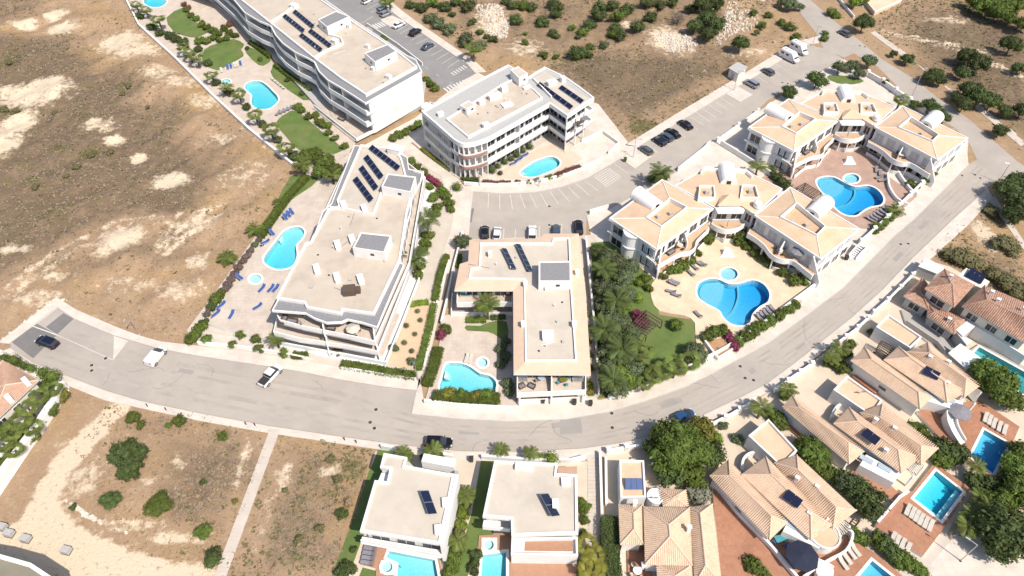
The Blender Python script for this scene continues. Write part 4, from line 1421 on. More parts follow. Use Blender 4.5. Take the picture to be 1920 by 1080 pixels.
roof_clutter('apartment_block', GL([(450, 5), (508, 46), (590, 112), (687, 181), (781, 129), (655, 40), (600, 2)], 10.3), 10.36, 14, 1)
roof_clutter('apartment_block.001', GL([(838, 224), (878, 257), (1016, 184), (962, 150)], 10.3), 10.33, 10, 2)
roof_clutter('apartment_block.002', GL([(617, 396), (522, 562), (701, 591), (749, 492), (763, 400)], 9.7), 9.71, 16, 3)
roof_clutter('apartment_block.003', GL([(990, 545), (1068, 543), (1076, 672), (990, 673)], 6.7), 6.77, 7, 4)
roof_clutter('apartment_block.003', GL([(902, 457), (1036, 457), (1005, 522), (884, 520)], 6.7), 6.71, 6, 5)


# ------------------------------------------------------------------ rigid fits between look-alike buildings
def rigid(A, B):
    """plan motion (rotation + shift) that takes points A onto points B"""
    a = np.array([complex(*p) for p in A])
    b = np.array([complex(*p) for p in B])
    ca, cb = a.mean(), b.mean()
    r = (np.conj(a - ca) * (b - cb)).sum()
    r /= abs(r)
    return lambda p: (lambda w: (w.real, w.imag))((complex(*p) - ca) * r + cb)


def plan(f=None):
    def P(px, py, z=0.0):
        g = G(px, py, z)
        return f(g) if f else g
    return P


def PL(P, pts, z=0.0):
    return [P(a, b, z) for a, b in pts]


def tile_ridges(parent, face, pitch=0.30, rad=0.07, mat=TILE_PEACH, taper=True):
    """rows of barrel tiles running down a planar roof face (3-d polygon)"""
    p = [Vector(q) for q in face]
    n = Vector((0, 0, 0))
    for i in range(len(p)):
        n += (p[i] - p[0]).cross(p[(i + 1) % len(p)] - p[0])
    n.normalize()
    if n.z < 0:
        n = -n
    h = Vector((0, 0, 1)).cross(n)
    if h.length < 1e-3:
        return
    h.normalize()
    d = n.cross(h).normalized()
    if d.z > 0:
        d = -d
    uv = [((q - p[0]).dot(h), (q - p[0]).dot(d)) for q in p]
    u0, u1 = min(a for a, b in uv), max(a for a, b in uv)
    mb = MB()
    k = 0
    u = u0 + pitch * .5
    while u < u1:
        hits = []
        for i in range(len(uv)):
            (a, b), (c, e) = uv[i - 1], uv[i]
            if (a > u) != (c > u):
                hits.append(b + (e - b) * (u - a) / (c - a))
        if len(hits) >= 2:
            v0, v1 = min(hits), max(hits)
            if v1 - v0 > .15:
                A = p[0] + h * u + d * v0
                B = p[0] + h * u + d * (v1 + .06)
                b = len(mb.v)
                for o in (A, B):
                    mb.v += [tuple(o - h * rad * 1.1), tuple(o + n * rad * 1.15), tuple(o + h * rad * 1.1)]
                mb.f += [(b, b + 1, b + 4, b + 3), (b + 1, b + 2, b + 5, b + 4), (b + 3, b + 4, b + 5)]
        u += pitch * (1 + .08 * math.sin(k * 2.3))
        k += 1
    if mb.f:
        mb.build('tile_rows', mat, parent, kind='stuff')


def hip_roof(root, corners, ridge, ze, zr, mat=TILE_PEACH, cap=TILE_PALE, pitch=.30, name='roof', rad=.07, eave=True):
    """corners in order round the eave (W,N,E,S), ridge = 2 plan points (start near W/N end, end near E/S end)"""
    Wc, Nc, Ec, Sc = [(*c, ze) for c in corners]
    r0, r1 = (*ridge[0], zr), (*ridge[1], zr)
    faces = [[Wc, r0, Nc], [Nc, r0, r1, Ec], [Ec, r1, Sc], [Sc, r1, r0, Wc]]
    m = MB()
    for f in faces:
        m.poly(f)
    rf = m.build(name, mat, root)
    for f in faces:
        tile_ridges(rf, f, pitch, rad, mat)
    c = MB()
    for a, b in ((Wc, r0), (Nc, r0), (Ec, r1), (Sc, r1), (r0, r1)):
        if (Vector(a) - Vector(b)).length > .1:
            c.tube(Vector(a) + Vector((0, 0, .03)), Vector(b) + Vector((0, 0, .03)), .13, n=6)
    c.build('ridge_tiles', cap, rf)
    if eave:
        MB().prism(corners, ze - .22, ze - .02).build('eave_board', CREAM, rf)
    return rf


def block(root, corners, z0, z1, mat=WHITE, name='wall'):
    return MB().prism(corners, z0, z1).build(name, mat, root)


def barrel(root, a, b, r, z, mat=WHITE, window_end=True):
    """half-round vault standing on short side walls, from a to b"""
    A, B = Vector(a), Vector(b)
    d = (B - A).normalized()
    n = Vector((-d.y, d.x))
    N = 10
    def ring(o, rr, up):
        pts = [(*(o + n * rr), z)]
        for i in range(N + 1):
            t = math.pi * i / N
            q = o + n * (rr * math.cos(t))
            pts.append((q.x, q.y, z + up + rr * .85 * math.sin(t)))
        pts.append((*(o - n * rr), z))
        return pts
    o = MB().loft([ring(A, r, .5), ring(B, r, .5)]).build('barrel_vault', mat, root)
    if window_end:
        c = B + d * .04
        MB().box((c.x, c.y, z + .2), (.9, .09, 1.1), math.atan2(n.y, n.x)).build('vault_door', DARKM, o)
    MB().loft([[tuple(Vector(v) + Vector((*(-d * .12), .06))) for v in ring(A, r + .08, .5)], [tuple(Vector(v) + Vector((*(d * .18), .06))) for v in ring(A, r + .08, .5)]]).build('vault_rim', WHITE2, o)
    return o


# ------------------------------------------------------------------ the two fan-shaped complexes round their pools
def fan_block(P, label):
    ZE = 6.6
    c = P(1370, 390, ZE)
    root = thing('fan_shaped_block', label, 'apartment block', (*c, 0))
    LW = PL(P, [(1142, 410), (1241, 337), (1338, 392), (1231, 469)], ZE)
    RW = PL(P, [(1414, 405), (1481, 351), (1612, 430), (1539, 487)], ZE)
    MID = PL(P, [(1264, 349), (1311, 322), (1322, 313), (1398, 318), (1412, 328), (1467, 355), (1416, 403), (1398, 392), (1342, 392)], ZE)
    # walls, floor by floor
    for nm, q in (('wing', LW), ('wing', RW), ('middle', MID)):
        w = inset(q, .45)
        for z0, z1 in ((0, 3.2), (3.2, ZE - .3)):
            o = block(root, w, z0, z1 - (.0 if z0 else .0), WHITE, nm + '_storey')
            glaze(o, w, z0 + .25, 2.1, 3.3, lambda n, m: n.y < -.35 and n.x * (1 if q is RW else -1) < .99, .72, bars=1, glass=GLASS2 if (q is RW and z0) else GLASS)
        MB().strip(inset(q, .38), 3.08, 3.3, .2, True).build('cornice', WHITE2, root)
        MB().prism(q, ZE - .3, ZE - .03).build('eave', WHITE2, root)
        MB().strip(inset(q, .12), ZE - .1, ZE + .2, .26, True).build('roof_edge', WHITE2, root)
    # roofs: shallow peach slopes round a sunk roof terrace
    for q, inner in ((LW, [(1212, 409), (1256, 373), (1288, 390), (1240, 426)]), (RW, [(1463, 408), (1493, 382), (1547, 426), (1531, 442)])):
        inn = PL(P, inner, ZE + 1.1)
        names = []
        for i in range(4):
            j = (i + 1) % 4
            MB().poly([(*q[i], ZE + .02), (*q[j], ZE + .02), (*inn[j], ZE + 1.1), (*inn[i], ZE + 1.1)]).build('roof_slope', PEACH, root)
            MB().tube((*q[i], ZE + .06), (*inn[i], ZE + 1.12), .1, n=6).build('hip_ridge', WHITE2, root)
        MB().sheet(inn, ZE + .35).build('roof_terrace', PEACH2, root)
        MB().strip(ccw(inn), ZE + .2, ZE + 1.45, .25, True).build('terrace_wall', WHITE, root)
        for k in range(2):
            t = inn[k]
            unit(root, lerp(inn[0], inn[2], .3 + .3 * k), (.8, .6, .7), ZE + .35, .4, 'air_conditioner', GREYR, False)
    m1 = P(1357, 364, ZE + 1.2)
    n = len(MID)
    for i in range(n):
        j = (i + 1) % n
        MB().poly([(*MID[i], ZE + .03), (*MID[j], ZE + .03), (*m1, ZE + 1.2)]).build('roof_slope', PEACH, root)
    for q in ([(1310, 372), (1312, 350), (1338, 350), (1340, 372)], [(1388, 372), (1392, 348), (1416, 350), (1422, 372)]):
        t = ccw(PL(P, q, ZE + 1.0))
        MB().prism(t, ZE + .1, ZE + .72).build('roof_terrace', PEACH2, root)
        MB().strip(t, ZE + .1, ZE + 1.35, .25, True).build('terrace_wall', WHITE, root)
        unit(root, lerp(t[0], t[2], .5), (.9, .7, .8), ZE + .72, 0, 'air_conditioner', GREYR, False)
    for q in ([(1314, 322), (1322, 314), (1348, 316)], [(1376, 318), (1400, 320), (1411, 330)]):
        MB().strip(PL(P, q, ZE + 1), ZE, ZE + 1.0, .25, False).build('roof_parapet', WHITE, root)
    ap = P(1368, 364, ZE + 1.9)
    ev = PL(P, [(1345, 386), (1352, 366), (1384, 366), (1393, 386)], ZE + .9)
    block(root, inset(ev, .3), ZE, ZE + .85, WHITE, 'lantern_wall')
    for i in range(4):
        MB().poly([(*ev[i], ZE + .9), (*ev[(i + 1) % 4], ZE + .9), (*ap, ZE + 1.9)]).build('lantern_roof', PEACH, root)
    barrel(root, P(1194, 362, ZE + .8), P(1232, 389, ZE + .8), 1.75, ZE + .3)
    barrel(root, P(1361, 314, ZE + .8), P(1366, 345, ZE + .8), 1.75, ZE + .3)
    barrel(root, P(1549, 378, ZE + .8), P(1521, 404, ZE + .8), 1.75, ZE + .3)
    # water tank
    t = P(1420, 384, ZE + .8)
    MB().lathe((*t, ZE + .4), [(.85, 0), (.85, 1.1), (.5, 1.35), (.1, 1.4)], 16).build('water_tank', WHITE2, root, smooth=False)
    # curved bay on the west wall
    a, b = Vector(LW[0]), Vector(LW[3])
    d = (b - a).normalized()
    nn = Vector((d.y, -d.x))
    if nn.y > 0:
        nn = -nn
    arc = [tuple(a.lerp(b, .30 + .32 * k / 10) + nn * (1.35 * math.sin(math.pi * k / 10) - .4)) for k in range(11)]
    MB().prism(arc, 0, ZE - .3).build('curved_bay', WHITE, root)
    for zc in (3.05, ZE - .4):
        MB().strip([tuple(a + nn * .05)] + [tuple(Vector(p) + nn * .12) for p in arc] + [tuple(b + nn * .05)], zc, zc + .28, .22).build('cornice', WHITE2, root)
    for z0 in (.7, 3.9):
        for u in (.78, .9):
            window(root, a.lerp(b, u) - nn * .44, d if nn.dot(Vector((d.y, -d.x))) > 0 else -d, z0, 1.1, 1.5, nn, bars=1, glass=GLASS2)
    # balconies: left wing (facing the pool), middle, right wing
    BAL = [([(1233, 497), (1250, 487), (1263, 480), (1278, 473), (1294, 470), (1304, 462), (1306, 452), (1316, 441), (1330, 428)], LW, 3, 2, 4.2),
           ([(1238, 517), (1252, 505), (1266, 494), (1282, 490), (1297, 484), (1304, 474), (1310, 464), (1326, 448)], LW, 3, 2, 1.1),
           ([(1334, 418), (1347, 426), (1364, 430), (1382, 427), (1396, 419)], None, 0, 0, 4.2),
           ([(1334, 437), (1347, 444), (1364, 448), (1382, 445), (1394, 438)], None, 0, 0, 1.1),
           ([(1402, 436), (1420, 447), (1435, 460), (1444, 472), (1455, 481), (1470, 486), (1488, 488), (1514, 508), (1524, 516)], RW, 0, 3, 4.2),
           ([(1402, 455), (1420, 468), (1436, 486), (1448, 498), (1462, 503), (1478, 502), (1496, 512), (1520, 530)], RW, 0, 3, 1.1)]
    for pts, q, i0, i1, zp in BAL:
        cv = cr(PL(P, pts, zp), 4)
        if q is None:
            back = [MID[7], MID[8]]
        else:
            back = [q[i1], q[i0]]
        zf = zp - 1.0
        bk = [lerp(back[0], c, .04) for _ in (0,)] + [back[1]]
        poly = cv + [back[0], back[1]]
        MB().prism(poly, max(zf - .28, -.1), zf).build('balcony_slab', WHITE2, root)
        MB().sheet(inset(ccw(poly), .1), zf + .012).build('balcony_floor', PEACH2, root)
        MB().strip(cv, max(zf - .3, -.1), zp - .05, .2).build('balcony_parapet', WHITE, root)
        if zp > 2:
            for u in (.25, .5, .75):
                k = int(len(cv) * u)
                p = lerp(cv[k], c, .03)
                MB().tube((*p, 0), (*p, zf - .25), .16, n=8).build('column', WHITE, root)
                e = lerp(back[1], back[0], u)
                s = cv[k]
                if u == .5 and q is not None:
                    MB().strip([e, lerp(e, s, .55)], zf, [zf + 2.4, zf + 1.6], .2).build('balcony_fin', WHITE, root)
    # tall white fins at the wing ends
    for q, i in ((LW, 3), (RW, 3)):
        p = Vector(q[i])
        o = (p - Vector(c)).normalized()
        MB().strip([tuple(p - o * 1.5), tuple(p + Vector((.8, -1.6)))], 0, [ZE, 2.0], .35).build('end_fin', WHITE, root)
    # entrance pergola slab over the middle balcony
    MB().prism(PL(P, [(1342, 391), (1398, 391), (1394, 399), (1346, 399)], ZE), ZE - .32, ZE - .06).build('loggia_beam', WHITE2, root)
    return root


fan_block(plan(), 'fan shaped peach roofed block round the pool by the olive tree garden, nearer one')
A_ = GL([(1142, 410), (1241, 337), (1231, 469), (1481, 351), (1612, 430), (1539, 487), (1414, 405), (1341, 391)], 6.6)
B_ = GL([(1400, 240), (1480, 182), (1488, 288), (1695, 197), (1816, 257), (1759, 304), (1638, 240), (1569, 228)], 6.6)
FAN2 = rigid(A_, B_)
fan_block(plan(FAN2), 'fan shaped peach roofed block round the mauve paved pool court, farther one')


# ------------------------------------------------------------------ tiled villas along the lower right
def curved_wall(root, pts, z0, z1, t=.25, mat=WHITE, name='garden_wall'):
    return MB().strip(cr(pts, 5), z0, z1, t).build(name, mat, root)


def chimney(root, c, z, h=1.1, rz=0.0, mat=WHITE):
    o = MB().box((c[0], c[1], z), (.55, .45, h), rz).build('chimney', mat, root)
    m = MB()
    for sx, sy in ((-1, -1), (1, -1), (1, 1), (-1, 1)):
        x, y = rot2((sx * .2, sy * .15), rz)
        m.box((c[0] + x, c[1] + y, z + h), (.1, .1, .25), rz)
    m.box((c[0], c[1], z + h + .25), (.7, .6, .08), rz)
    m.build('chimney_cap', WHITE2, o)


def villa_tiled(d, label, f=None):
    P = plan(f)
    root = thing('tiled_villa', label, 'house', (*G(*d['A'][0], 3), 0))
    for key, ze, zr in (('A', 3.3, 4.7), ('B', 3.7, 5.2), ('C', 3.65, 5.1)):
        q = GL(d[key], ze)
        hip_roof(root, q, GL(d['r' + key], zr), ze, zr)
        w = inset(ccw(q), .45)
        o = block(root, w, 0, ze - .2, WHITE)
        glaze(o, w, 1.3, .8, 7.5, lambda n, m: n.y < .1, .12, bars=0, minlen=3)
    g = GL(d['G'], 3.1)
    o = block(root, g, 0, 3.1, WHITE, 'garage')
    MB().sheet(inset(ccw(g), .3), 3.112).build('garage_roof', PEACH, o)
    MB().strip(inset(ccw(g), .14), 3.1, 3.5, .28, True).build('garage_parapet', WHITE2, o)
    a, b = Vector(ccw(g)[0]), Vector(ccw(g)[1])
    gg = ccw(g)
    best = max(range(4), key=lambda i: -((gg[i][0] + gg[(i + 1) % 4][0])) + (gg[i][1] + gg[(i + 1) % 4][1]))
    a, b = Vector(gg[best]), Vector(gg[(best + 1) % 4])
    t = (b - a).normalized()
    window(o, (a + b) / 2, t, .05, min(4.6, (b - a).length * .75), 2.3, Vector((t.y, -t.x)), bars=0, glass=CREAM)
    # details measured on the middle villa of the three
    T = P
    for px, py, z in ((1659, 847, 4.4), (1675, 806, 4.6), (1640, 790, 4.4)):
        chimney(root, T(px, py, z), z - .5, 1.0, R(-40))
    q = [(1611, 819), (1623, 806), (1649, 826), (1638, 839)]
    zz = [4.35, 4.85, 4.85, 4.35]
    pts = [(*T(a, b, z), z + .62) for (a, b), z in zip(q, zz)]
    for k in range(2):
        u0, u1 = k / 2 + .01, (k + 1) / 2 - .01
        qd = [lerp(pts[0], pts[3], u0), lerp(pts[1], pts[2], u0), lerp(pts[1], pts[2], u1), lerp(pts[0], pts[3], u1)]
        MB().slab3(qd, .07).build('solar_panel', SOLAR, root)
    # flat white annex roof with two roof lights on the terrace side
    an = PL(T, [(1624, 852), (1688, 888), (1676, 905), (1612, 872)], 2.9)
    o = block(root, an, 0, 2.9, WHITE, 'annex')
    for px, py in ((1624, 862), (1658, 878)):
        c = T(px, py, 2.9)
        MB().box((c[0], c[1], 2.9), (2.0, .9, .2), R(-38)).build('roof_light', GLASS2, o)
    # pergola on posts
    z = 3.0
    quad = PL(T, [(1697, 868), (1712, 856), (1733, 874), (1712, 894)], z)
    for k in range(9):
        u = k / 8
        a, b = lerp(quad[0], quad[1], u), lerp(quad[3], quad[2], u)
        MB().strip([a, b], z, z + .16, .09).build('pergola_slat', CREAM, root)
    for c in quad:
        MB().box((c[0], c[1], 0), (.28, .28, z)).build('pergola_post', WHITE, root)
    # stair with white balustrade down to the terrace
    a, b = T(1612, 880, 1.6), T(1662, 906, 1.2)
    for k in range(14):
        p = lerp(a, b, k / 13)
        MB().box((p[0], p[1], 0), (.16, .16, 1.5)).build('baluster', WHITE2, root)
    MB().strip([a, b], 1.5, 1.65, .25).build('balustrade_rail', WHITE2, root)
    return root


H2 = dict(A=[(1467, 763), (1486, 741), (1620, 847), (1592, 870)], rA=[(1498, 764), (1591, 830)], B=[(1563, 794), (1592, 764), (1724, 858), (1690, 887)], rB=[(1608, 790), (1684, 843)],
          C=[(1612, 774), (1655, 757), (1759, 841), (1727, 872)], rC=[(1650, 782), (1727, 836)], G=[(1561, 733), (1587, 707), (1653, 753), (1633, 782)])
H1 = dict(A=[(1331, 892), (1366, 862), (1476, 980), (1443, 1012)], rA=[(1368, 892), (1446, 967)], B=[(1390, 890), (1436, 856), (1560, 985), (1521, 1013)], rB=[(1446, 890), (1520, 960)],
          C=[(1452, 868), (1494, 853), (1606, 957), (1562, 990)], rC=[(1496, 880), (1568, 951)], G=[(1402, 819), (1440, 788), (1494, 847), (1464, 877)])
H3 = dict(A=[(1595, 676), (1622, 652), (1747, 745), (1725, 767)], rA=[(1634, 674), (1722, 735)], B=[(1657, 675), (1685, 650), (1812, 734), (1776, 755)], rB=[(1705, 670), (1771, 715)],
          C=[(1700, 660), (1740, 642), (1835, 725), (1808, 745)], rC=[(1742, 662), (1812, 710)], G=[(1641, 615), (1665, 592), (1727, 634), (1705, 655)])
def key_pts(d):
    return GL(d['A'] + d['rA'] + d['rB'] + d['G'], 3.5)
villa_tiled(H2, 'peach tiled villa with blue pool and six cream loungers in a row, middle of three')
villa_tiled(H1, 'peach tiled villa with navy parasol on its terrace, nearest of three', rigid(key_pts(H2), key_pts(H1)))
villa_tiled(H3, 'peach tiled villa with pool below the teal pool, farthest of three', rigid(key_pts(H2), key_pts(H3)))


def villa_bottom():
    root = thing('tiled_villa', 'peach tiled villa with blue solar collector on its garage roof, lower edge of the picture', 'house', (*G(1240, 1000, 3), 0))
    for q, r, ze, zr in (([(1160, 946), (1206, 946), (1207, 1021), (1163, 1021)], [(1188, 962), (1189, 992)], 3.3, 4.3),
                         ([(1207, 950), (1293, 952), (1298, 1060), (1210, 1058)], [(1254, 984), (1256, 1006)], 3.8, 5.6),
                         ([(1294, 951), (1336, 945), (1353, 1095), (1303, 1095)], [(1313, 962), (1323, 1060)], 3.7, 4.8),
                         ([(1237, 915), (1286, 919), (1290, 950), (1243, 949)], [(1260, 934), (1268, 934)], 3.2, 4.1),
                         ([(1231, 1058), (1300, 1058), (1306, 1130), (1236, 1130)], [(1266, 1080), (1270, 1110)], 3.3, 4.2)):
        w = GL(q, ze)
        hip_roof(root, w, GL(r, zr), ze, zr)
        o = block(root, inset(ccw(w), .4), 0, ze - .2, WHITE)
        glaze(o, inset(ccw(w), .4), .9, 1.4, 4, lambda n, m: n.y < -.2, .45, minlen=3)
    g = GL([(1161, 864), (1207, 865), (1211, 934), (1163, 935)], 3.0)
    o = block(root, g, 0, 3.0, WHITE, 'garage')
    MB().sheet(inset(ccw(g), .3), 3.012).build('garage_roof', PEACH, o)
    MB().strip(inset(ccw(g), .14), 3.0, 3.35, .28, True).build('garage_parapet', WHITE2, o)
    q = [G(1172, 918, 3.2), G(1205, 918, 3.2), G(1204, 897, 4.0), G(1172, 897, 4.0)]
    zz = [3.2, 3.2, 4.1, 4.1]
    for k in range(3):
        u0, u1 = k / 3 + .01, (k + 1) / 3 - .01
        pt = [(*q[i], zz[i]) for i in range(4)]
        MB().slab3([lerp(pt[0], pt[1], u0), lerp(pt[0], pt[1], u1), lerp(pt[3], pt[2], u1), lerp(pt[3], pt[2], u0)], .08).build('solar_panel', SOLAR_B, root)
    chimney(root, G(1291, 993, 4.8), 4.0, 1.5)
    chimney(root, G(1190, 945, 4.0), 3.3, 1.2)
    cc = G(1229, 930, 3.2)
    MB().lathe((*cc, 0), [(1.3, 0), (1.3, 3.3), (1.1, 3.3), (1.1, 3.1)], 18).build('round_stair_tower', WHITE, root)
    parapet(root, GL([(1163, 1036), (1164, 1100)], 1), 0, 1.0, .25, False, name='terrace_wall')
    chimney(root, G(1208, 1057, 3.4), 2.4, .6)


villa_bottom()


def villa_red():
    root = thing('tiled_villa', 'grey walled villa with weathered red clay tile roofs, right edge of the picture', 'house', (*G(1800, 580, 3), 0))
    def hr(q, r, ze, zr):
        w = GL(q, ze)
        hip_roof(root, w, GL(r, zr), ze, zr, TILE_RED, TILE_RED, .34, rad=.09)
        o = block(root, inset(ccw(w), .5), 0, ze - .2, GREYR if ze < 5 else CREAM)
        glaze(o, inset(ccw(w), .5), ze - 2.3, 1.6, 3.4, lambda n, m: n.y < -.2, .55, minlen=2.5)
    hr([(1734, 541), (1771, 504), (1827, 534), (1789, 576)], [(1783, 532), (1786, 534)], 5.6, 7.0)
    hr([(1804, 574), (1846, 535), (1975, 590), (1925, 645)], [(1850, 563), (1930, 600)], 5.6, 7.1)
    hr([(1694, 555), (1730, 520), (1752, 550), (1742, 582)], [(1724, 548), (1732, 556)], 3.0, 3.7)
    hr([(1738, 592), (1742, 572), (1816, 598), (1789, 627)], [(1752, 585), (1790, 602)], 3.0, 3.7)
    for q, z in (([(1792, 619), (1813, 602), (1829, 612), (1805, 632)], 3.0), ([(1777, 663), (1800, 645), (1838, 672), (1812, 694)], 2.8), ([(1791, 622), (1806, 632), (1822, 640), (1812, 648)], 2.7), ([(1721, 500), (1737, 485), (1772, 504), (1756, 514)], 2.6)):
        w = ccw(GL(q, z))
        o = block(root, inset(w, .1), 0, z, GREYR, 'flat_roofed_wing')
        MB().prism(w, z, z + .18).build('flat_roof', WHITE, o)
    o = ccw(GL([(1793, 520), (1812, 502), (1856, 528), (1842, 541)], 4.6))
    b = block(root, o, 0, 4.6, CREAM, 'flat_roofed_wing')
    MB().sheet(inset(o, .25), 4.612).build('flat_roof', CREAM, b)
    q = [(1809, 516), (1821, 504), (1848, 520), (1840, 532)]
    P4 = [(*G(a, c, 5), z) for (a, c), z in zip(q, (4.8, 5.3, 5.3, 4.8))]
    for k in range(3):
        u0, u1 = k / 3 + .01, (k + 1) / 3 - .01
        MB().slab3([lerp(P4[0], P4[3], u0), lerp(P4[1], P4[2], u0), lerp(P4[1], P4[2], u1), lerp(P4[0], P4[3], u1)], .08).build('solar_panel', SOLAR, root)
    for px, py, z in ((1781, 521, 6.6), (1858, 551, 6.6), (1870, 566, 6.8), (1778, 602, 3.6), (1918, 582, 6.8)):
        chimney(root, G(px, py, z), z - .9, 1.4, R(-35))
    parapet(root, GL([(1820, 606), (1880, 640), (1925, 668)], 3), 0, 3.0, .3, False, name='patio_wall')
    MB().strip(GL([(1700, 600), (1760, 640), (1772, 655), (1778, 672)], 1.6), 0, 1.6, .2).build('boundary_wall', GREYR, root)


villa_red()


def villa_left():
    root = thing('tiled_villa', 'house with plain red clay roof and two white chimneys, left edge of the picture', 'house', (*G(10, 740, 3), 0))
    q = GL([(-90, 780), (5, 676), (72, 713), (-20, 800)], 3.4)
    w = hip_roof(root, q, GL([(-30, 735), (10, 722)], 4.6), 3.4, 4.6, pm('brick_clay_tiles', (0.50, 0.33, 0.245), (0.42, 0.265, 0.19), 1.5, bump=.2), TILE_PALE, .3, rad=.06)
    o = block(root, inset(ccw(q), .5), 0, 3.2, CREAM)
    glaze(o, inset(ccw(q), .5), .9, 1.4, 3.4, lambda n, m: n.y < -.2, .5)
    for px, py in ((46, 712), (14, 744)):
        c = G(px, py, 4.6)
        MB().box((c[0], c[1], 3.4), (1.6, .8, 1.2), R(-40)).build('chimney', WHITE2, root)


villa_left()


def villa_modern_left():
    """white cubic villa, left of the pair"""
    Z = 6.0
    BODY = [(720, 851), (764, 859), (760, 874), (853, 891), (830, 1002), (680, 979), (703, 902), (726, 904), (731, 881), (713, 878)]
    R_ = [(720, 851), (764, 859), (760, 874), (853, 891), (826, 1022), (675, 998), (703, 902), (726, 904), (731, 881), (713, 878)]
    r = ccw(GL(R_, Z))
    root = thing('modern_villa', 'white cubic villa with single solar panel, left of the two beside the dry plot', 'house', (*quad_center(r), 0))
    w = inset(ccw(GL(BODY, Z)), .12)
    MB().prism(r, Z - .35, Z - .005).build('roof_slab', WHITE2, root)
    for z0, z1 in ((0.1, 3.1), (3.1, Z - .35)):
        o = block(root, w, z0, z1 - .01, WHITE, 'storey')
        glaze(o, w, z0 + .2, 2.2, 3.4, front, .75, glass=pm('mid_glass', (.12, .14, .155), (.09, .105, .12), .4, rough=.06, spec=.6))
    MB().sheet(inset(r, .4), Z + .012).build('roof_deck', PALE_ROOF, root)
    parapet(root, inset(r, .2), Z, Z + .3, .4)
    # tall white screen wall along the drive side
    MB().strip(GL([(855, 876), (857, 892), (829, 1026)], Z), 0, [5.0, Z + .35, Z + .35], .5).build('screen_wall', WHITE, root)
    MB().strip(GL([(794, 866), (854, 877)], 4.2), 3.6, 5.6, 1.4).build('canopy', WHITE, root)
    b = ccw(GL([(679, 1006), (828, 1032), (826, 1046), (676, 1018)], 3.2))
    MB().prism(b, 2.9, 3.2).build('balcony_slab', WHITE2, root)
    MB().strip(GL([(676, 1012), (828, 1040)], 3.9), 2.9, 3.9, .18).build('balcony_parapet', WHITE, root)
    solar_row(root, G(796, 924, Z), G(812, 968, Z), 2, Z, 1.5, R(32))
    for px, py in ((836, 945), (822, 996)):
        unit(root, G(px, py, Z), (.9, 1.4, .6), Z, R(8))
    block(root, GL([(713, 878), (731, 881), (726, 904), (703, 902)], Z - .01), 0, 4.6, WHITE, 'light_well')


def villa_modern_right():
    Z = 6.0
    BODY = [(927, 865), (1046, 870), (1044, 889), (1082, 891), (1084, 986), (959, 988), (958, 960), (909, 955)]
    r = ccw(GL([(927, 865), (1046, 870), (1044, 889), (1082, 891), (1084, 1002), (959, 1006), (958, 975), (905, 970)], Z))
    root = thing('modern_villa', 'white cubic villa with brown roof terrace and small square skylight, right of the two', 'house', (*quad_center(r), 0))
    w = inset(ccw(GL(BODY, Z)), .12)
    MB().prism(r, Z - .35, Z - .005).build('roof_slab', WHITE2, root)
    for z0, z1 in ((0.1, 3.1), (3.1, Z - .35)):
        o = block(root, w, z0, z1 - .01, WHITE, 'storey')
        glaze(o, w, z0 + .2, 2.2, 3.4, front, .75, glass=pm('mid_glass', (.12, .14, .155), (.09, .105, .12), .4, rough=.06, spec=.6))
    MB().sheet(inset(r, .4), Z + .012).build('roof_deck', PALE_ROOF, root)
    parapet(root, inset(r, .2), Z, Z + .3, .4)
    b = ccw(GL([(959, 1008), (1083, 1006), (1084, 1042), (958, 1040)], 3.4))
    block(root, inset(b, .05), 0, 3.1, WHITE, 'lower_wing')
    MB().sheet(GL([(984, 1011), (1074, 1012), (1074, 1034), (983, 1033)], 3.1), 3.115).build('terrace_deck', WOOD_DECK, root)
    MB().strip(ccw(GL([(961, 1010), (1081, 1008), (1082, 1040), (960, 1038)], 3.8)), 3.1, 3.8, .3, True).build('terrace_parapet', WHITE, root)
    b2 = GL([(905, 985), (958, 990), (958, 978), (907, 975)], 3.2)
    MB().prism(b2, 2.9, 3.2).build('balcony_slab', WHITE2, root)
    MB().strip(GL([(905, 986), (956, 991)], 3.9), 2.9, 3.9, .18).build('balcony_parapet', WHITE, root)
    solar_row(root, G(1020, 930, Z), G(1042, 972, Z), 2, Z, 1.6, R(32))
    unit(root, G(1061, 906, Z), (1.3, 1.2, .5), Z, 0, 'skylight')
    unit(root, G(1041, 948, Z), (.8, 1.4, .7), Z, 0)
    MB().strip(GL([(966, 876), (1000, 880)], Z), Z, Z + .7, 1.1).build('roof_canopy', WHITE, root)
    MB().prism(GL([(1046, 876), (1082, 874), (1082, 888), (1046, 888)], 3.2), 0, 3.2).build('porch', pm('clay_porch', (.5, .32, .23), None, 1), root)


villa_modern_left()
villa_modern_right()


def house_corner():
    Z = 8.0
    r = ccw(GL([(-120, 1020), (0, 1040), (60, 1057), (110, 1090), (60, 1200), (-120, 1200)], Z))
    root = thing('modern_villa', 'flat roofed white house under construction cut by the lower left corner', 'house', (*quad_center(r), 0))
    o = block(root, inset(r, .1), 0, Z, WHITE)
    glaze(o, inset(r, .1), 1.0, 1.6, 4, None, .5)
    MB().sheet(inset(r, .5), Z + .012).build('roof_deck', pm('olive_roof', (.25, .22, .165), (.2, .18, .135), .5), root)
    parapet(root, inset(r, .2), Z, Z + .3, .4)


house_corner()


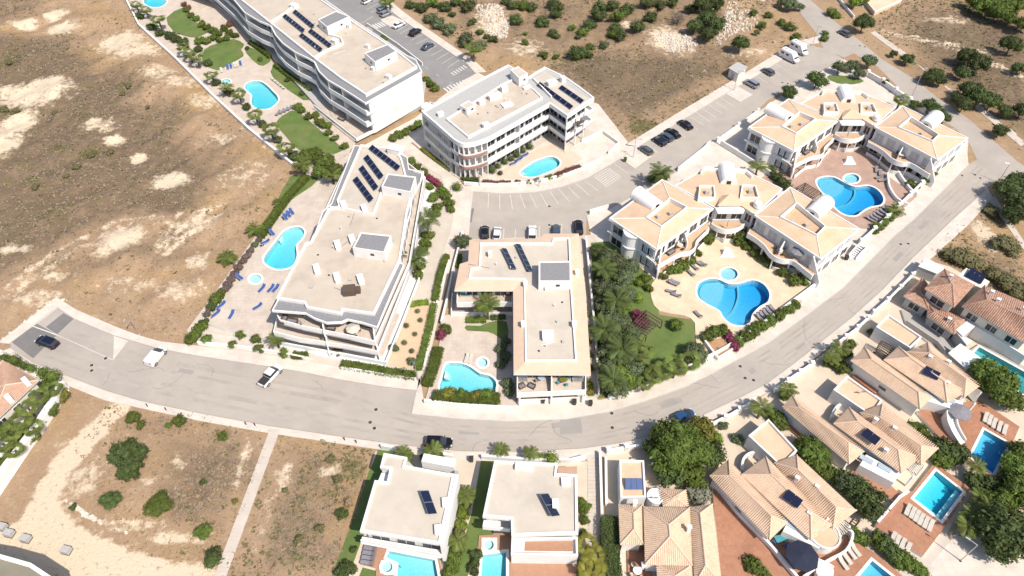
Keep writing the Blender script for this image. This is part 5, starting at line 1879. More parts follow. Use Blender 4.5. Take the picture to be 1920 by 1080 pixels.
def kiosk():
    r = thing('electricity_kiosk', 'small flat roofed utility kiosk at the edge of the dry slope', 'kiosk', (*G(1378, 150), 0))
    q = GL([(1364, 145), (1380, 155), (1395, 143), (1379, 135)], 0)
    MB().prism(q, 0, 2.7).build('wall', CREAM, r)
    MB().prism(inset(ccw(q), -.3), 2.7, 2.9, True).build('roof_slab', PALE_GRAVEL, r)
    a, b = Vector(q[0]), Vector(q[1])
    d = (b - a).normalized()
    window(r, (a + b) / 2, d if d.y < 0 else d, .1, 1.4, 2.1, Vector((d.y, -d.x)) if d.x > 0 else Vector((-d.y, d.x)), bars=0, glass=GREYR)


kiosk()


def house_top():
    r = thing('villa_terrace', 'sunlit cream terrace of a house at the upper edge', 'terrace', (*G(1640, 5), 0))
    q = GL([(1612, -10), (1640, 24), (1690, 2), (1700, -30)], 1)
    MB().prism(q, -.2, 1.0).build('terrace_floor', DECK_PEACH, r)
    MB().strip(GL([(1560, -20), (1595, 22), (1602, 30)], .8), 0, .9, .3).build('garden_wall', WHITE, r)
    MB().strip(q, 1.0, 1.5, .2, True).build('parapet', WHITE, r)


house_top()


# ================================================================== PLOTS: decks, lawns, pools, garden walls
from mathutils.geometry import tessellate_polygon


def holed(name, poly, z, mat, skirt=None, smooth_n=0, skirt_mat=None, parent=None):
    """level sheet with every pool inside it cut out; skirt = bottom level of its side walls"""
    p = cr(poly, smooth_n, True) if smooth_n else poly
    p = ccw(p)
    holes = []
    for w in POOL_W:
        c = quad_center(w)
        if inpoly(c[0], c[1], p) and all(inpoly(q[0], q[1], p) for q in w[::3]):
            holes.append(inset(w, -.05))
    loops = [[Vector((*q, 0)) for q in p]] + [[Vector((*q, 0)) for q in reversed(h)] for h in holes]
    flat = [q for l in loops for q in l]
    mb = MB()
    mb.v = [(q.x, q.y, z) for q in flat]
    for t in tessellate_polygon(loops):
        a, b, c = [flat[i] for i in t]
        mb.f.append(t if (b - a).cross(c - a).z > 0 else (t[0], t[2], t[1]))
    o = structure(name, mb, mat)
    if skirt is not None:
        s = MB()
        n = len(p)
        s.v = [(q[0], q[1], skirt) for q in p] + [(q[0], q[1], z) for q in p]
        s.f = [(i, (i + 1) % n, n + (i + 1) % n, n + i) for i in range(n)]
        s.build('edge_wall', skirt_mat or WHITE, o)
    return o


# --- plot surfaces
holed('garden_paving', GL([(200, -60), (238, -8), (264, 48), (332, 110), (402, 180), (472, 244), (550, 308), (600, 330), (655, 286), (672, 262), (600, 205), (520, 130), (470, 60), (395, 0), (300, -60)]), .10, DECK_BEIGE)
for pts, sm in (([(312, 33), (343, 14), (352, 30), (372, 44), (390, 58), (377, 67), (357, 70), (325, 58)], 2), ([(383, 93), (410, 80), (438, 73), (458, 83), (452, 93), (457, 105), (430, 120), (407, 132), (380, 117)], 2),
                ([(462, 86), (507, 107), (500, 120), (485, 122), (462, 100)], 2), ([(510, 128), (520, 122), (586, 174), (569, 188), (512, 145)], 2), ([(523, 222), (538, 212), (557, 208), (600, 244), (645, 281), (604, 289), (563, 283), (535, 255), (519, 234)], 2),
                ([(590, 365), (606, 350), (618, 362), (617, 380), (600, 383)], 3), ([(545, 330), (598, 335), (560, 365), (530, 385), (515, 400), (500, 420), (488, 440), (492, 420), (515, 390)], 2)):
    structure('lawn', MB().sheet(cr(GL(pts, .13), sm, True), .13), LAWN)
holed('garden_paving', GL([(770, 265), (800, 222), (960, 138), (1122, 196), (1178, 268), (1142, 290), (1100, 311), (1050, 329), (1000, 341), (930, 344), (862, 340)]), .14, PAVE)
holed('pool_deck', GL([(930, 334), (955, 306), (985, 290), (1040, 268), (1075, 285), (1092, 298), (1055, 324), (1000, 337)], .16), .16, pm('blush_paving', (.60, .48, .37), (.55, .43, .33), .5))
structure('footpath', MB().prism(GL([(740, 274), (770, 292), (828, 332), (842, 380), (850, 405), (846, 430), (830, 475), (815, 545), (800, 620), (783, 705), (797, 708), (812, 640), (834, 545), (852, 470), (868, 425), (874, 395), (872, 350), (850, 328), (800, 292), (770, 268)], .11), -.2, .11), PAVE)
holed('garden_paving', GL([(655, 290), (740, 280), (800, 300), (845, 345), (860, 400), (850, 470), (810, 560), (785, 712), (640, 690), (590, 682), (375, 648), (350, 620), (395, 560), (560, 330)]), .045, PAVE2)
holed('pool_terrace', GL([(655, 285), (622, 318), (598, 340), (575, 362), (545, 398), (500, 452), (455, 520), (420, 568), (390, 606), (420, 616), (520, 640), (560, 600), (620, 450), (664, 330)], 1.0), 1.0, DECK_BEIGE, -.1)
structure('garden_bed', MB().sheet(GL([(385, 622), (520, 646), (575, 664), (590, 676), (470, 658), (378, 642)], .12), .12), PAVE)
structure('garden_bed', MB().sheet(GL([(762, 572), (806, 566), (808, 580), (795, 640), (781, 694), (728, 684), (738, 650)], .09), .09), pm('peach_gravel', (.60, .44, .30), (.54, .39, .26), 1.5, bump=.3))
structure('garden_bed', MB().sheet(GL([(640, 684), (728, 690), (782, 700), (780, 712), (640, 692)], .12), .12), SOIL)
holed('pool_deck', GL([(833, 592), (870, 582), (966, 586), (968, 762), (797, 750), (815, 690)], .3), .3, DECK_BEIGE, -.1)
structure('lawn', MB().sheet(cr(GL([(874, 610), (900, 611), (918, 604), (950, 603), (951, 640), (935, 632), (915, 622), (876, 620)], .33), 2, True), .33), LAWN)
structure('drive', MB().sheet(GL([(968, 752), (1100, 742), (1118, 745), (1130, 765), (1060, 770), (968, 772)], .14), .137), PAVE)
structure('garden_paving', MB().sheet(GL([(845, 450), (1115, 440), (1122, 745), (1098, 745), (1095, 545), (845, 600)], .06), .06), PAVE2)
structure('garden_lawn', MB().sheet(GL([(1108, 455), (1145, 452), (1225, 522), (1236, 590), (1300, 600), (1325, 640), (1322, 672), (1270, 698), (1150, 743), (1122, 747)], .09), .09), LAWN)
structure('garden_bed', MB().sheet(cr(GL([(1180, 535), (1215, 520), (1226, 545), (1220, 585), (1195, 590), (1180, 570)], .11), 2, True), .11), LAWN)
holed('pool_deck', cr(GL([(1222, 532), (1250, 505), (1300, 475), (1330, 440), (1400, 438), (1440, 480), (1480, 505), (1528, 532), (1500, 562), (1470, 585), (1430, 610), (1385, 640), (1340, 660), (1306, 645), (1303, 605), (1280, 590), (1236, 582), (1222, 560)], .2), 2, True), .2, DECK_PEACH, -.1)
structure('lawn', MB().sheet(cr(GL([(1212, 626), (1244, 603), (1266, 596), (1290, 602), (1303, 620), (1300, 640), (1270, 670), (1220, 690), (1200, 660)], .24), 2, True), .24), LAWN)
holed('garden_paving', GL([(1100, 404), (1142, 393), (1190, 366), (1272, 321), (1335, 266), (1400, 225), (1505, 151), (1583, 111), (1700, 187), (1816, 268), (1812, 300), (1640, 432), (1535, 530), (1480, 540), (1300, 470), (1225, 525), (1110, 450)], .07), .055, PAVE)
holed('pool_deck', GL([(1418, 340), (1465, 308), (1540, 285), (1600, 268), (1650, 295), (1665, 330), (1720, 368), (1648, 432), (1610, 428), (1550, 392), (1480, 352)], .2), .2, DECK_MAUVE, -.1)
structure('lawn', MB().sheet(cr(GL([(1550, 145), (1565, 140), (1605, 146), (1620, 152), (1600, 158), (1570, 156)], .09), 2, True), .09), LAWN)
# villa plots at the lower right
holed('villa_paving', GL([(1135, 850), (1228, 838), (1310, 803), (1410, 756), (1502, 696), (1618, 607), (1675, 555), (1712, 520), (1735, 488), (1780, 500), (1960, 600), (2050, 700), (1990, 790), (1900, 870), (1835, 1000), (1780, 1200), (1135, 1200)]), .08, pm('cream_drive', (.60, .51, .40), (.55, .46, .355), .4, bump=.1, stain=(.47, .39, .30), stain_amt=.5, stain_scale=.2))
holed('villa_terrace', GL([(1590, 888), (1625, 868), (1690, 928), (1712, 920), (1752, 868), (1820, 915), (1772, 987), (1730, 1043), (1640, 986), (1680, 940), (1640, 920)], .7), .7, TERRACOTTA, -.1, skirt_mat=WHITE)
holed('villa_terrace', GL([(1720, 772), (1770, 760), (1825, 752), (1840, 752), (1912, 800), (1882, 870), (1862, 897), (1810, 860), (1770, 830)], .7), .7, TERRACOTTA, -.1)
holed('villa_terrace', GL([(1336, 918), (1350, 912), (1448, 1018), (1500, 1015), (1525, 1025), (1590, 1006), (1640, 1036), (1705, 1090), (1640, 1170), (1430, 1170), (1360, 1170)], .7), .7, TERRACOTTA, -.1)
structure('villa_terrace', MB().prism(GL([(1598, 705), (1604, 702), (1648, 733), (1642, 738)], .6), 0, .6), TERRACOTTA)
structure('villa_terrace', MB().prism(GL([(1476, 800), (1490, 795), (1560, 855), (1548, 866)], .4), 0, .4), TERRACOTTA)
structure('villa_terrace', MB().prism(GL([(1176, 1030), (1212, 1026), (1230, 1110), (1178, 1110)], .4), 0, .4), TERRACOTTA)
holed('villa_paving', GL([(1690, 580), (1800, 640), (1812, 660), (1836, 645), (1960, 705), (2040, 770), (1970, 800), (1850, 725), (1790, 680), (1700, 610)], .5), .5, pm('grey_paving', (.40, .375, .34), (.35, .325, .295), .5), -.1)
structure('drive', MB().sheet(GL([(1652, 1110), (1700, 1040), (1740, 985), (1775, 1000), (1790, 1040), (1730, 1110)], .11), .11), PAVE2)
structure('drive', MB().sheet(GL([(1700, 1110), (1815, 975), (1840, 985), (1830, 1000), (1900, 1040), (1960, 1030), (1960, 1110)], .1), .12), PAVE)
structure('garden_paving', MB().sheet(GL([(1700, 1110), (1750, 1040), (1840, 900), (1940, 840), (2000, 900), (1900, 1110)], .1), .1), SOIL)
# the two cubic villas
holed('villa_paving', GL([(704, 846), (870, 862), (1092, 866), (1130, 858), (1130, 1140), (600, 1140), (640, 1060)], .06), .06, pm('cream_drive', (.6, .5, .4)))
structure('lawn', MB().sheet(GL([(712, 836), (746, 842), (735, 860), (672, 1030), (650, 1090), (618, 1090), (660, 980), (690, 890)], .09), .09), LAWN)
structure('lawn', MB().sheet(GL([(902, 862), (928, 864), (905, 975), (925, 985), (925, 1005), (900, 1010), (870, 1100), (845, 1100), (885, 960)], .09), .09), LAWN)
structure('lawn', MB().sheet(GL([(680, 1064), (712, 1072), (712, 1100), (665, 1100)], .09), .09), LAWN)
holed('pool_deck', GL([(690, 1020), (824, 1046), (840, 1130), (704, 1130), (705, 1066), (682, 1060)], .3), .3, WOOD_DECK, -.1)
holed('pool_deck', GL([(898, 1004), (958, 1000), (960, 1050), (1084, 1046), (1084, 1130), (890, 1130)], .3), .3, WOOD_DECK, -.1)
structure('garden_paving', MB().sheet(GL([(-60, 690), (0, 655), (60, 682), (130, 712), (130, 735), (0, 930), (-60, 930)], .05), .05), CREAM)
# stair path between the villas: single steps
p0, p1 = G(1110, 850), G(1113, 1045)
sr = structure('stepped_path', MB().prism(GL([(1100, 850), (1122, 850), (1126, 1090), (1100, 1090)], .05), -.2, .05), PAVE2)
for i in range(26):
    a = lerp(p0, p1, i / 26)
    MB().box((a[0], a[1], 0), (1.55, .62, .12 + .012 * (i % 3)), 0).build('step', PAVE2, sr)

# --- pools
ABS = {'turq': ((.50, .925, .97), .9), 'turqp': ((.50, .925, .97), .9), 'blue': ((.13, .78, .965), .85), 'bluep': ((.13, .78, .965), .85), 'cyan': ((.05, .87, .965), .9), 'teal': ((.10, .74, .76), .9)}
BASIN = pm('pool_mosaic', (.70, .77, .78), (.56, .67, .70), 2.5)
for (nm, o, zd, sm, ti, lb), w in zip(POOLS, POOL_W):
    c = quad_center(w)
    small = 'kids' in nm or 'spa' in nm
    deep = .55 if small else 2.0
    root = thing('swimming_pool', lb, 'pool', (*c, zd))
    MB().strip(w, zd - .02, zd + .05, .42, True, d=-.12).build('coping', COPING, root)
    b = MB()
    n = len(w)
    ux = {'c1': (.85, .5), 'c2': (.8, -.6), 'h2': (.6, -.8), 'h3': (.5, -.85), 'h1': (.5, -.85)}.get(nm, (-.4, -.9))
    pr = [q[0] * ux[0] + q[1] * ux[1] for q in w]
    lo, hi = min(pr), max(pr)
    shallow = .5 if small else .95      # floor falls evenly from the shallow to the deep end
    b.v = [(q[0], q[1], zd - shallow - (deep - shallow) * (t - lo) / (hi - lo)) for q, t in zip(w, pr)] + [(q[0], q[1], zd + .02) for q in w]
    b.f = [((i + 1) % n, i, n + i, n + (i + 1) % n) for i in range(n)] + [tuple(range(n))]
    b.build('basin', BASIN, root)
    MB().prism(inset(w, -.02), zd - deep - .2, zd - .10, True).build('water', water_mat('water_' + ti, *ABS[ti]), root)
    if nm in ('c1', 'c2'):
        # shallow end: raised pale floor bounded by two arcs
        f = (lambda g: FAN2(g)) if nm == 'c2' else (lambda g: g)
        sh = {'c1': [(1312, 545), (1318, 533), (1335, 528), (1358, 531), (1352, 560), (1340, 574), (1325, 567), (1314, 556)], 'c2': [(1536, 343), (1543, 336), (1562, 335), (1583, 345), (1578, 358), (1562, 368), (1545, 360)]}[nm]
        MB().prism(cr(GL(sh, zd - .5), 2, True), zd - deep + .01, zd - .85).build('shallow_floor', BASIN, root)
        arcs = {'c1': [(1384, 533), (1385, 555), (1375, 580), (1358, 596)], 'c2': [(1604, 352), (1603, 365), (1590, 380), (1568, 388)]}[nm]
        MB().strip(cr(GL(arcs, zd - .6), 5), zd - deep + .01, zd - 1.05, .35).build('step_line', COPING, root)
    if nm in ('m', 'a_main', 'd', 'c1', 'c2'):
        lx, ly = w[len(w) // 3]
        m = MB()
        for s in (-.25, .25):
            m.tube((lx + s, ly, zd - .5), (lx + s, ly, zd + .7), .025, n=6)
            m.tube((lx + s, ly, zd + .7), (lx + s, ly + .5, zd + .7), .025, n=6)
            m.tube((lx + s, ly + .5, zd + .7), (lx + s, ly + .5, zd), .025, n=6)
        m.build('ladder', ALU, root)
    if not ('kids' in nm or 'spa' in nm or nm in ('c1', 'c2')):      # entry steps in a corner
        for k in range(3):
            f0 = .02
            A_c, B_c = w[0], w[1]
            s_ = [lerp(A_c, c, .06), lerp(B_c, c, .06), lerp(B_c, c, .14 + .07 * k), lerp(A_c, c, .14 + .07 * k)]
            MB().prism(s_, zd - deep + .005, zd - .35 - .25 * k - .003 * k).build('pool_step', pm('pale_pool_tiles', (.80, .84, .85), (.76, .81, .83), 1.2), root)
    if nm == 'h2':
        MB().prism([lerp(w[1], w[2], .02), lerp(w[1], w[2], .98), lerp(lerp(w[1], w[0], .2), lerp(w[2], w[3], .2), .98), lerp(lerp(w[1], w[0], .2), lerp(w[2], w[3], .2), .02)], zd - deep, zd - .6).build('bench', pm('pale_pool_tiles', (.8, .84, .85)), root)

for nm, q in (('v1', [(714, 1050), (742, 1054), (741, 1078), (712, 1074)]), ('v2', [(903, 1008), (932, 1008), (932, 1037), (902, 1037)])):
    holed('spa_platform', GL(q, .45), .45, COPING, .2)


# --- boundary and garden walls (each a thing of its own)
def gwall(label, pts, h, t=.25, mat=WHITE, z0=-.1, piers=0, cap=True, smooth_n=0, name='garden_wall', pier_h=.35):
    w = GL(pts, 0)
    if smooth_n:
        w = cr(w, smooth_n)
    root = thing(name, label, 'wall', (*w[len(w) // 2], 0))
    root['kind'] = 'thing'
    MB().strip(w, z0, h, t).build('wall', mat, root)
    if cap:
        MB().strip(w, h, h + .07, t + .1).build('coping', WHITE2, root)
    if piers:
        L = [0]
        for i in range(1, len(w)):
            L.append(L[-1] + math.dist(w[i - 1], w[i]))
        for k in range(piers):
            s = L[-1] * k / max(piers - 1, 1)
            i = max(j for j in range(len(w)) if L[j] <= s + 1e-6)
            i = min(i, len(w) - 2)
            u = (s - L[i]) / (L[i + 1] - L[i])
            p = lerp(w[i], w[i + 1], u)
            m = MB().box((p[0], p[1], 0), (t + .3, t + .3, h + pier_h))
            m.box((p[0], p[1], h + pier_h), (t + .42, t + .42, .1))
            m.build('pier', WHITE, root)
    return root


gwall('long white boundary wall between the dry field and the palm garden', [(205, -60), (237, 0), (262, 50), (330, 112), (400, 182), (470, 247), (550, 312)], .9, .45)
gwall('low white street wall below the terrace of the large centre left block', [(372, 646), (440, 652), (520, 664), (580, 676)], .8)
gwall('low white street wall in front of the flowering hedge', [(640, 692), (720, 704), (782, 713)], .7)
gwall('white wall closing the pool garden of the L-shaped block from the road', [(796, 756), (860, 764), (968, 770)], 1.0, .35)
gwall('long curved white road wall round the olive garden and peach pool deck', [(1140, 748), (1208, 726), (1270, 701), (1320, 677), (1362, 655), (1420, 617), (1480, 573), (1534, 533)], 1.0, .4, smooth_n=3)
gwall('white road wall with piers below the mauve pool court', [(1612, 458), (1645, 428), (1690, 384), (1760, 316), (1806, 274)], 1.1, .4, piers=10)
gwall('white garden wall with piers along the avenue behind the farther fan block', [(1625, 143), (1655, 160), (1690, 185), (1730, 212)], 1.5, .4, piers=5)
gwall('white back wall of the nearer fan block beside the parking street', [(1105, 402), (1140, 392)], 1.2)
gwall('white ramp wall behind the nearer fan block', [(1270, 322), (1318, 284), (1330, 272)], 1.2)
gwall('white ramp wall beside the farther fan block', [(1345, 268), (1400, 228), (1420, 214)], 1.2, piers=3)
gwall('pale retaining wall of the ramp west of the farther fan block', [(1350, 272), (1395, 300), (1450, 335), (1475, 352)], 1.4)
gwall('tall white wall between the L-shaped block and the olive garden', [(1098, 452), (1106, 540), (1116, 640), (1122, 742)], 1.4)
gwall('long white wall beside the footpath west of the L-shaped block', [(868, 440), (850, 510), (838, 570), (828, 610)], 1.2)
gwall('low pale kerb wall along the footpath beside the clipped hedge', [(842, 490), (822, 560), (808, 620), (796, 690)], .5)
gwall('thick white wall beside the left house and its palm hedge', [(124, 728), (110, 758), (75, 812), (30, 872), (-20, 940)], 1.9, 1.1)
gwall('white pool terrace wall below the curved block corner', [(870, 346), (930, 349), (1000, 344), (1050, 332), (1100, 314), (1130, 298)], .7, .35, smooth_n=3)
gwall('white gate wall in front of the left cubic villa', [(716, 842), (740, 846)], 1.3, .3)
gwall('white gate wall beside the drive of the left cubic villa', [(832, 858), (850, 861)], 1.3, .3)
gwall('white wall in front of the right cubic villa', [(903, 861), (1000, 868), (1070, 868), (1096, 862)], 1.2, .3)
gwall('white wall right of the stair path beside the bottom villa', [(1124, 852), (1127, 950), (1130, 1060), (1131, 1110)], 1.2, .3)
gwall('white road wall with gate piers in front of the big leafy street tree', [(1140, 850), (1215, 838), (1240, 832)], 1.1, .3, piers=4)
gwall('white road wall with piers in front of the nearest tiled villa', [(1330, 802), (1370, 782), (1410, 758)], 1.1, .3, piers=4)
gwall('white road wall with piers in front of the middle tiled villa', [(1452, 736), (1485, 712), (1520, 688)], 1.1, .3, piers=4)
gwall('white road wall with piers in front of the farthest tiled villa', [(1560, 655), (1600, 625), (1625, 602)], 1.1, .3, piers=4)
gwall('white road wall with piers beside the red tiled villa', [(1635, 592), (1660, 570), (1700, 530), (1728, 500)], 1.2, .3, piers=5)
gwall('curved white wall in the forecourt of the middle tiled villa', [(1556, 790), (1558, 780), (1568, 768), (1582, 766)], 1.4, .3, smooth_n=4)
gwall('curved white wall in the forecourt of the nearest tiled villa', [(1388, 890), (1390, 870), (1402, 858), (1420, 855)], 1.4, .3, smooth_n=4)
gwall('white wall between the bottom villa and the nearest tiled villa', [(1345, 925), (1380, 968), (1440, 1030), (1490, 1090)], 1.6, .3)
gwall('white terrace wall of the middle villa beside the green shrubs', [(1640, 986), (1682, 938), (1698, 928)], 1.3, .3)
gwall('white curved terrace wall round the navy parasol', [(1500, 1090), (1545, 1060), (1580, 1040), (1592, 1010), (1580, 1000)], 1.7, .25, smooth_n=4)
gwall('white walls of the sunken stair beside the mauve pool court', [(1662, 330), (1665, 355), (1680, 378), (1700, 388)], 1.0, .3, smooth_n=4)
gwall('outer curved wall of the sunken stair beside the mauve pool court', [(1676, 318), (1690, 340), (1705, 360), (1718, 368)], 1.0, .3, smooth_n=4)
gwall('low white planter wall of the clay coloured garden bed by the road', [(1318, 640), (1332, 660), (1345, 676), (1378, 656), (1360, 632)], .9, .25)
structure('garden_bed', MB().sheet(GL([(1320, 640), (1332, 658), (1345, 672), (1375, 655), (1358, 633)], .5), .5), pm('clay_bed', (.46, .27, .15), (.38, .22, .12), 1, bump=.3))
gwall('balustrade wall of the bottom villa forecourt', [(1135, 862), (1136, 950)], 1.0, .3)
gwall('low wall round the paved court behind the kiosk', [(1090, 268), (1130, 250), (1160, 272), (1140, 290)], .9, .2)


# ================================================================== PLANTS
RS = random.Random(11)


def leaf_cloud(mb, lobes, n, size, flat=.35, fill=.55, rs=RS):
    """n leaf-sized faces spread through ellipsoid lobes [(x,y,z,rx,ry,rz)], denser toward the skin"""
    wts = [l[3] * l[4] + l[4] * l[5] for l in lobes]
    tot = sum(wts)
    for l, w in zip(lobes, wts):
        k = int(n * w / tot)
        for _ in range(k):
            t = rs.uniform(0, 2 * math.pi)
            cz = rs.uniform(-.75, 1)
            s = math.sqrt(max(0, 1 - cz * cz))
            d = Vector((s * math.cos(t), s * math.sin(t), cz))
            r = (fill + (1.06 - fill) * rs.random() ** .6) * (1 + .16 * math.sin(d.x * 5 + l[0]) * math.cos(d.y * 6 + l[1]) + .12 * math.sin(d.z * 9 + l[2] * 3))
            c = Vector((l[0] + d.x * l[3] * r, l[1] + d.y * l[4] * r, l[2] + d.z * l[5] * r))
            nrm = (d + Vector((rs.uniform(-1, 1), rs.uniform(-1, 1), rs.uniform(-.6, 1))) * .8).normalized()
            a = nrm.orthogonal().normalized()
            q = nrm.cross(a)
            g = rs.uniform(0, 6.28)
            u = a * math.cos(g) + q * math.sin(g)
            v = nrm.cross(u)
            sz = size * rs.uniform(.6, 1.35)
            b = len(mb.v)
            mb.v += [tuple(c - u * sz), tuple(c + v * sz * .55 + nrm * sz * flat * .4), tuple(c + u * sz), tuple(c - v * sz * .55 + nrm * sz * flat * .4)]
            mb.f.append((b, b + 1, b + 2, b + 3))
    return mb


def core(mb, lobes, k=.72):
    """dark inner body of a dense crown (low-poly ellipsoids)"""
    for l in lobes:
        rings = []
        for i in range(5):
            ph = math.pi * (i + .5) / 5
            rings.append([(l[0] + l[3] * k * math.sin(ph) * math.cos(2 * math.pi * j / 8), l[1] + l[4] * k * math.sin(ph) * math.sin(2 * math.pi * j / 8), l[2] - l[5] * k * math.cos(ph)) for j in range(8)])
        mb.loft(rings)
    return mb


def make_plant(name, cat, lobes, n, size, mat, trunk=None, solid=True, fill=.6):
    root = thing(name, 'plant', cat, (0, 0, 0))
    m = MB()
    if solid:
        core(m, lobes)
    leaf_cloud(m, lobes, n, size, fill=fill)
    m.build('crown', mat, root)
    if trunk:
        h, r = trunk
        t = MB()
        t.tube((0, 0, -.1), (.05, .03, h * .6), r, r * .75, 7)
        t.tube((.05, .03, h * .55), (0, 0, h * 1.1), r * .75, r * .5, 7)
        for l in lobes[:6]:
            t.tube((.05, .03, h * .6), (l[0] * .8, l[1] * .8, l[2]), r * .5, r * .15, 5)
        t.build('trunk', BARK, root)
    return freeze(root)


def rlobes(n, R_, zc, rr, hz, seed):
    rs = random.Random(seed)
    out = [(0, 0, zc, R_ * .62, R_ * .62, hz)]
    for i in range(n):
        t = 2 * math.pi * i / n + rs.uniform(-.4, .4)
        d = R_ * rs.uniform(.38, .66)
        out.append((d * math.cos(t), d * math.sin(t), zc + rs.uniform(-.35, .35) * hz, rr * rs.uniform(.75, 1.2), rr * rs.uniform(.75, 1.2), hz * rs.uniform(.5, .8)))
    return out


PROTO = {
    'globe': [make_plant('globe_shrub', 'shrub', [(0, 0, .85, .95, .95, .9)], 420, .10, LEAF_B, fill=.85)],
    'bush': [make_plant('bush', 'shrub', rlobes(4, 1.0, .62, .52, .62, s), 620, .10, LEAF, fill=.7) for s in (1, 2, 3)],
    'shrub': [make_plant('shrub', 'shrub', rlobes(6, 1.0, .6, .42, .6, s), 520, .12, LEAF, solid=True, fill=.5) for s in (4, 5, 6)],
    'tree': [make_plant('leafy_tree', 'tree', rlobes(8, 1.0, 1.05, .42, .62, s), 1500, .085, LEAF_D, trunk=(.75, .07), fill=.5) for s in (7, 8, 9)],
    'olive': [make_plant('olive_tree', 'tree', rlobes(7, 1.0, 1.0, .42, .62, s), 1300, .085, LEAF_O, trunk=(.6, .07), solid=True, fill=.45) for s in (10, 11)],
    'big': [make_plant('leafy_tree', 'tree', rlobes(13, 1.0, 1.0, .36, .6, 21), 5200, .042, LEAF, trunk=(.7, .06), fill=.6)],
    'dead': [make_plant('dead_bush', 'shrub', rlobes(5, 1.0, .6, .4, .6, 15), 500, .07, LEAF_GY, trunk=(.4, .06), solid=False, fill=.2)],
}


def frond_mesh(name, L, droop, leaf, n=13, fan=False):
    m = MB()
    def P(t):
        return Vector((L * (t - .12 * t * t), 0, L * (.42 * t - droop * t * t)))
    if fan:      # fan palm leaf: stalk and a pleated disc of blades
        s = P(.55)
        m.tube((0, 0, 0), s, .02, .015, 4, False)
        for k in range(15):
            a = R(-95 + 190 * k / 14)
            e = s + Vector((math.cos(a) * L * .5, math.sin(a) * L * .5, -.14 * L * abs(math.sin(a)) - .1 * L))
            w = Vector((-math.sin(a), math.cos(a), 0)) * L * .036
            mid = s.lerp(e, .6)
            b = len(m.v)
            m.v += [tuple(s), tuple(mid + w), tuple(e), tuple(mid - w)]
            m.f.append((b, b + 1, b + 2, b + 3))
    else:
        for i in range(6):
            a, b = P(i / 6), P((i + 1) / 6)
            m.tube(a, b, .03 * (1 - i / 7), .03 * (1 - (i + 1) / 7), 4, False)
        for i in range(n):
            t = .18 + .82 * i / (n - 1)
            o = P(t)
            ll = leaf * (1 - .55 * abs(t - .5) * 1.4) * (1.0 if t < .85 else .8)
            for s in (-1, 1):
                d = Vector((.55, s * .8, -.25)).normalized()
                e = o + d * ll
                w = Vector((.8, -s * .5, 0)).normalized() * .05 * L / 2
                b = len(m.v)
                m.v += [tuple(o - w), tuple(o.lerp(e, .5) - w * .6 + Vector((0, 0, .03))), tuple(e), tuple(o + w)]
                m.f.append((b, b + 1, b + 2, b + 3))
    return m.mesh(name)


def make_palm(kind, h, L, mat, n=24, fan=False, r=.2):
    root = thing('palm_tree', 'palm', 'palm tree', (0, 0, 0))
    t = MB()
    N = 6
    for i in range(N):
        z0, z1 = h * i / N, h * (i + 1) / N
        t.tube((math.sin(i * .5) * .05, 0, z0 - (.1 if not i else 0)), (math.sin((i + 1) * .5) * .05, 0, z1), r * (1.25 - .35 * i / N), r * (1.15 - .35 * i / N), 8, False)
    t.build('trunk', BARK, root)
    me = [frond_mesh('frond', L, .30, L * .32, fan=fan), frond_mesh('frond', L * .92, .52, L * .3, fan=fan), frond_mesh('frond', L * .8, .05, L * .28, fan=fan)]
    for m in me:
        m.materials.append(mat)
    rs = random.Random(int(h * 100))
    for i in range(n):
        o = bpy.data.objects.new('frond', me[(0, 1, 0, 1, 2)[i % 5]])
        COL.objects.link(o)
        o.parent = root
        o.location = (math.sin(N * .5) * .05, 0, h - .05)
        o.rotation_euler = (rs.uniform(-.25, .25), rs.uniform(-.35, .25), i * 2.39996 + rs.uniform(-.15, .15))
        s = rs.uniform(.85, 1.1)
        o.scale = (s, s, s)
    return freeze(root)


PALMS = {'date': [make_palm('date', 3.6, 2.6, PALM, 24), make_palm('date', 3.2, 2.5, PALM, 22)], 'tall': [make_palm('tall', 5.2, 3.2, PALM_D, 26)],
         'fan': [make_palm('fan', 3.4, 2.3, PALM, 19, True), make_palm('fan', 2.9, 2.2, PALM, 18, True)], 'low': [make_palm('low', 1.0, 1.9, PALM, 20)]}
HP = {'date': 3.6, 'tall': 5.2, 'fan': 3.2, 'low': 1.0}
ZF = []


def gz_at(x, y):
    return max(0.0, ground_z(x, y)) if any(inpoly(x, y, WASTE_W[k]) for k in ('field', 'slope', 'hill', 'plot_a', 'plot_b', 'plot_r')) else 0.0


def ordinals(items):
    o = sorted(range(len(items)), key=lambda i: items[i][0] + items[i][1] * .01)
    rank = {}
    for k, i in enumerate(o):
        rank[i] = k
    return rank


def plants(kind, desc, zone, items, mat=None, z0=None, hs=1.0, group=None):
    """items: (px, py, radius m) of the crown centre as seen; placed on the ground below it"""
    rk = ordinals(items)
    ps = PROTO[kind]
    for i, it in enumerate(items):
        px, py, r = it[:3]
        zc = {'globe': .85, 'bush': .6, 'shrub': .6, 'tree': 1.0, 'olive': 1.0, 'dead': .6, 'big': 1.0}[kind] * r * hs
        x, y = G(px, py, zc)
        z = z0 if z0 is not None else gz_at(x, y)
        pre = '' if len(items) == 1 else (', %s from left' % ORD[rk[i]])
        mm = it[3] if len(it) > 3 else mat
        mm = RS.choice(mm) if isinstance(mm, list) else mm
        lab = (desc + ' ' + zone + pre).replace(' ,', ',')
        dup(RS.choice(ps), (x, y, z), RS.uniform(0, 6.28), (r * RS.uniform(.92, 1.08), r * RS.uniform(.92, 1.08), r * hs), lab, group or (desc + 's ' + zone)[:70] if len(items) > 1 else None, {'crown': mm} if mm else None)


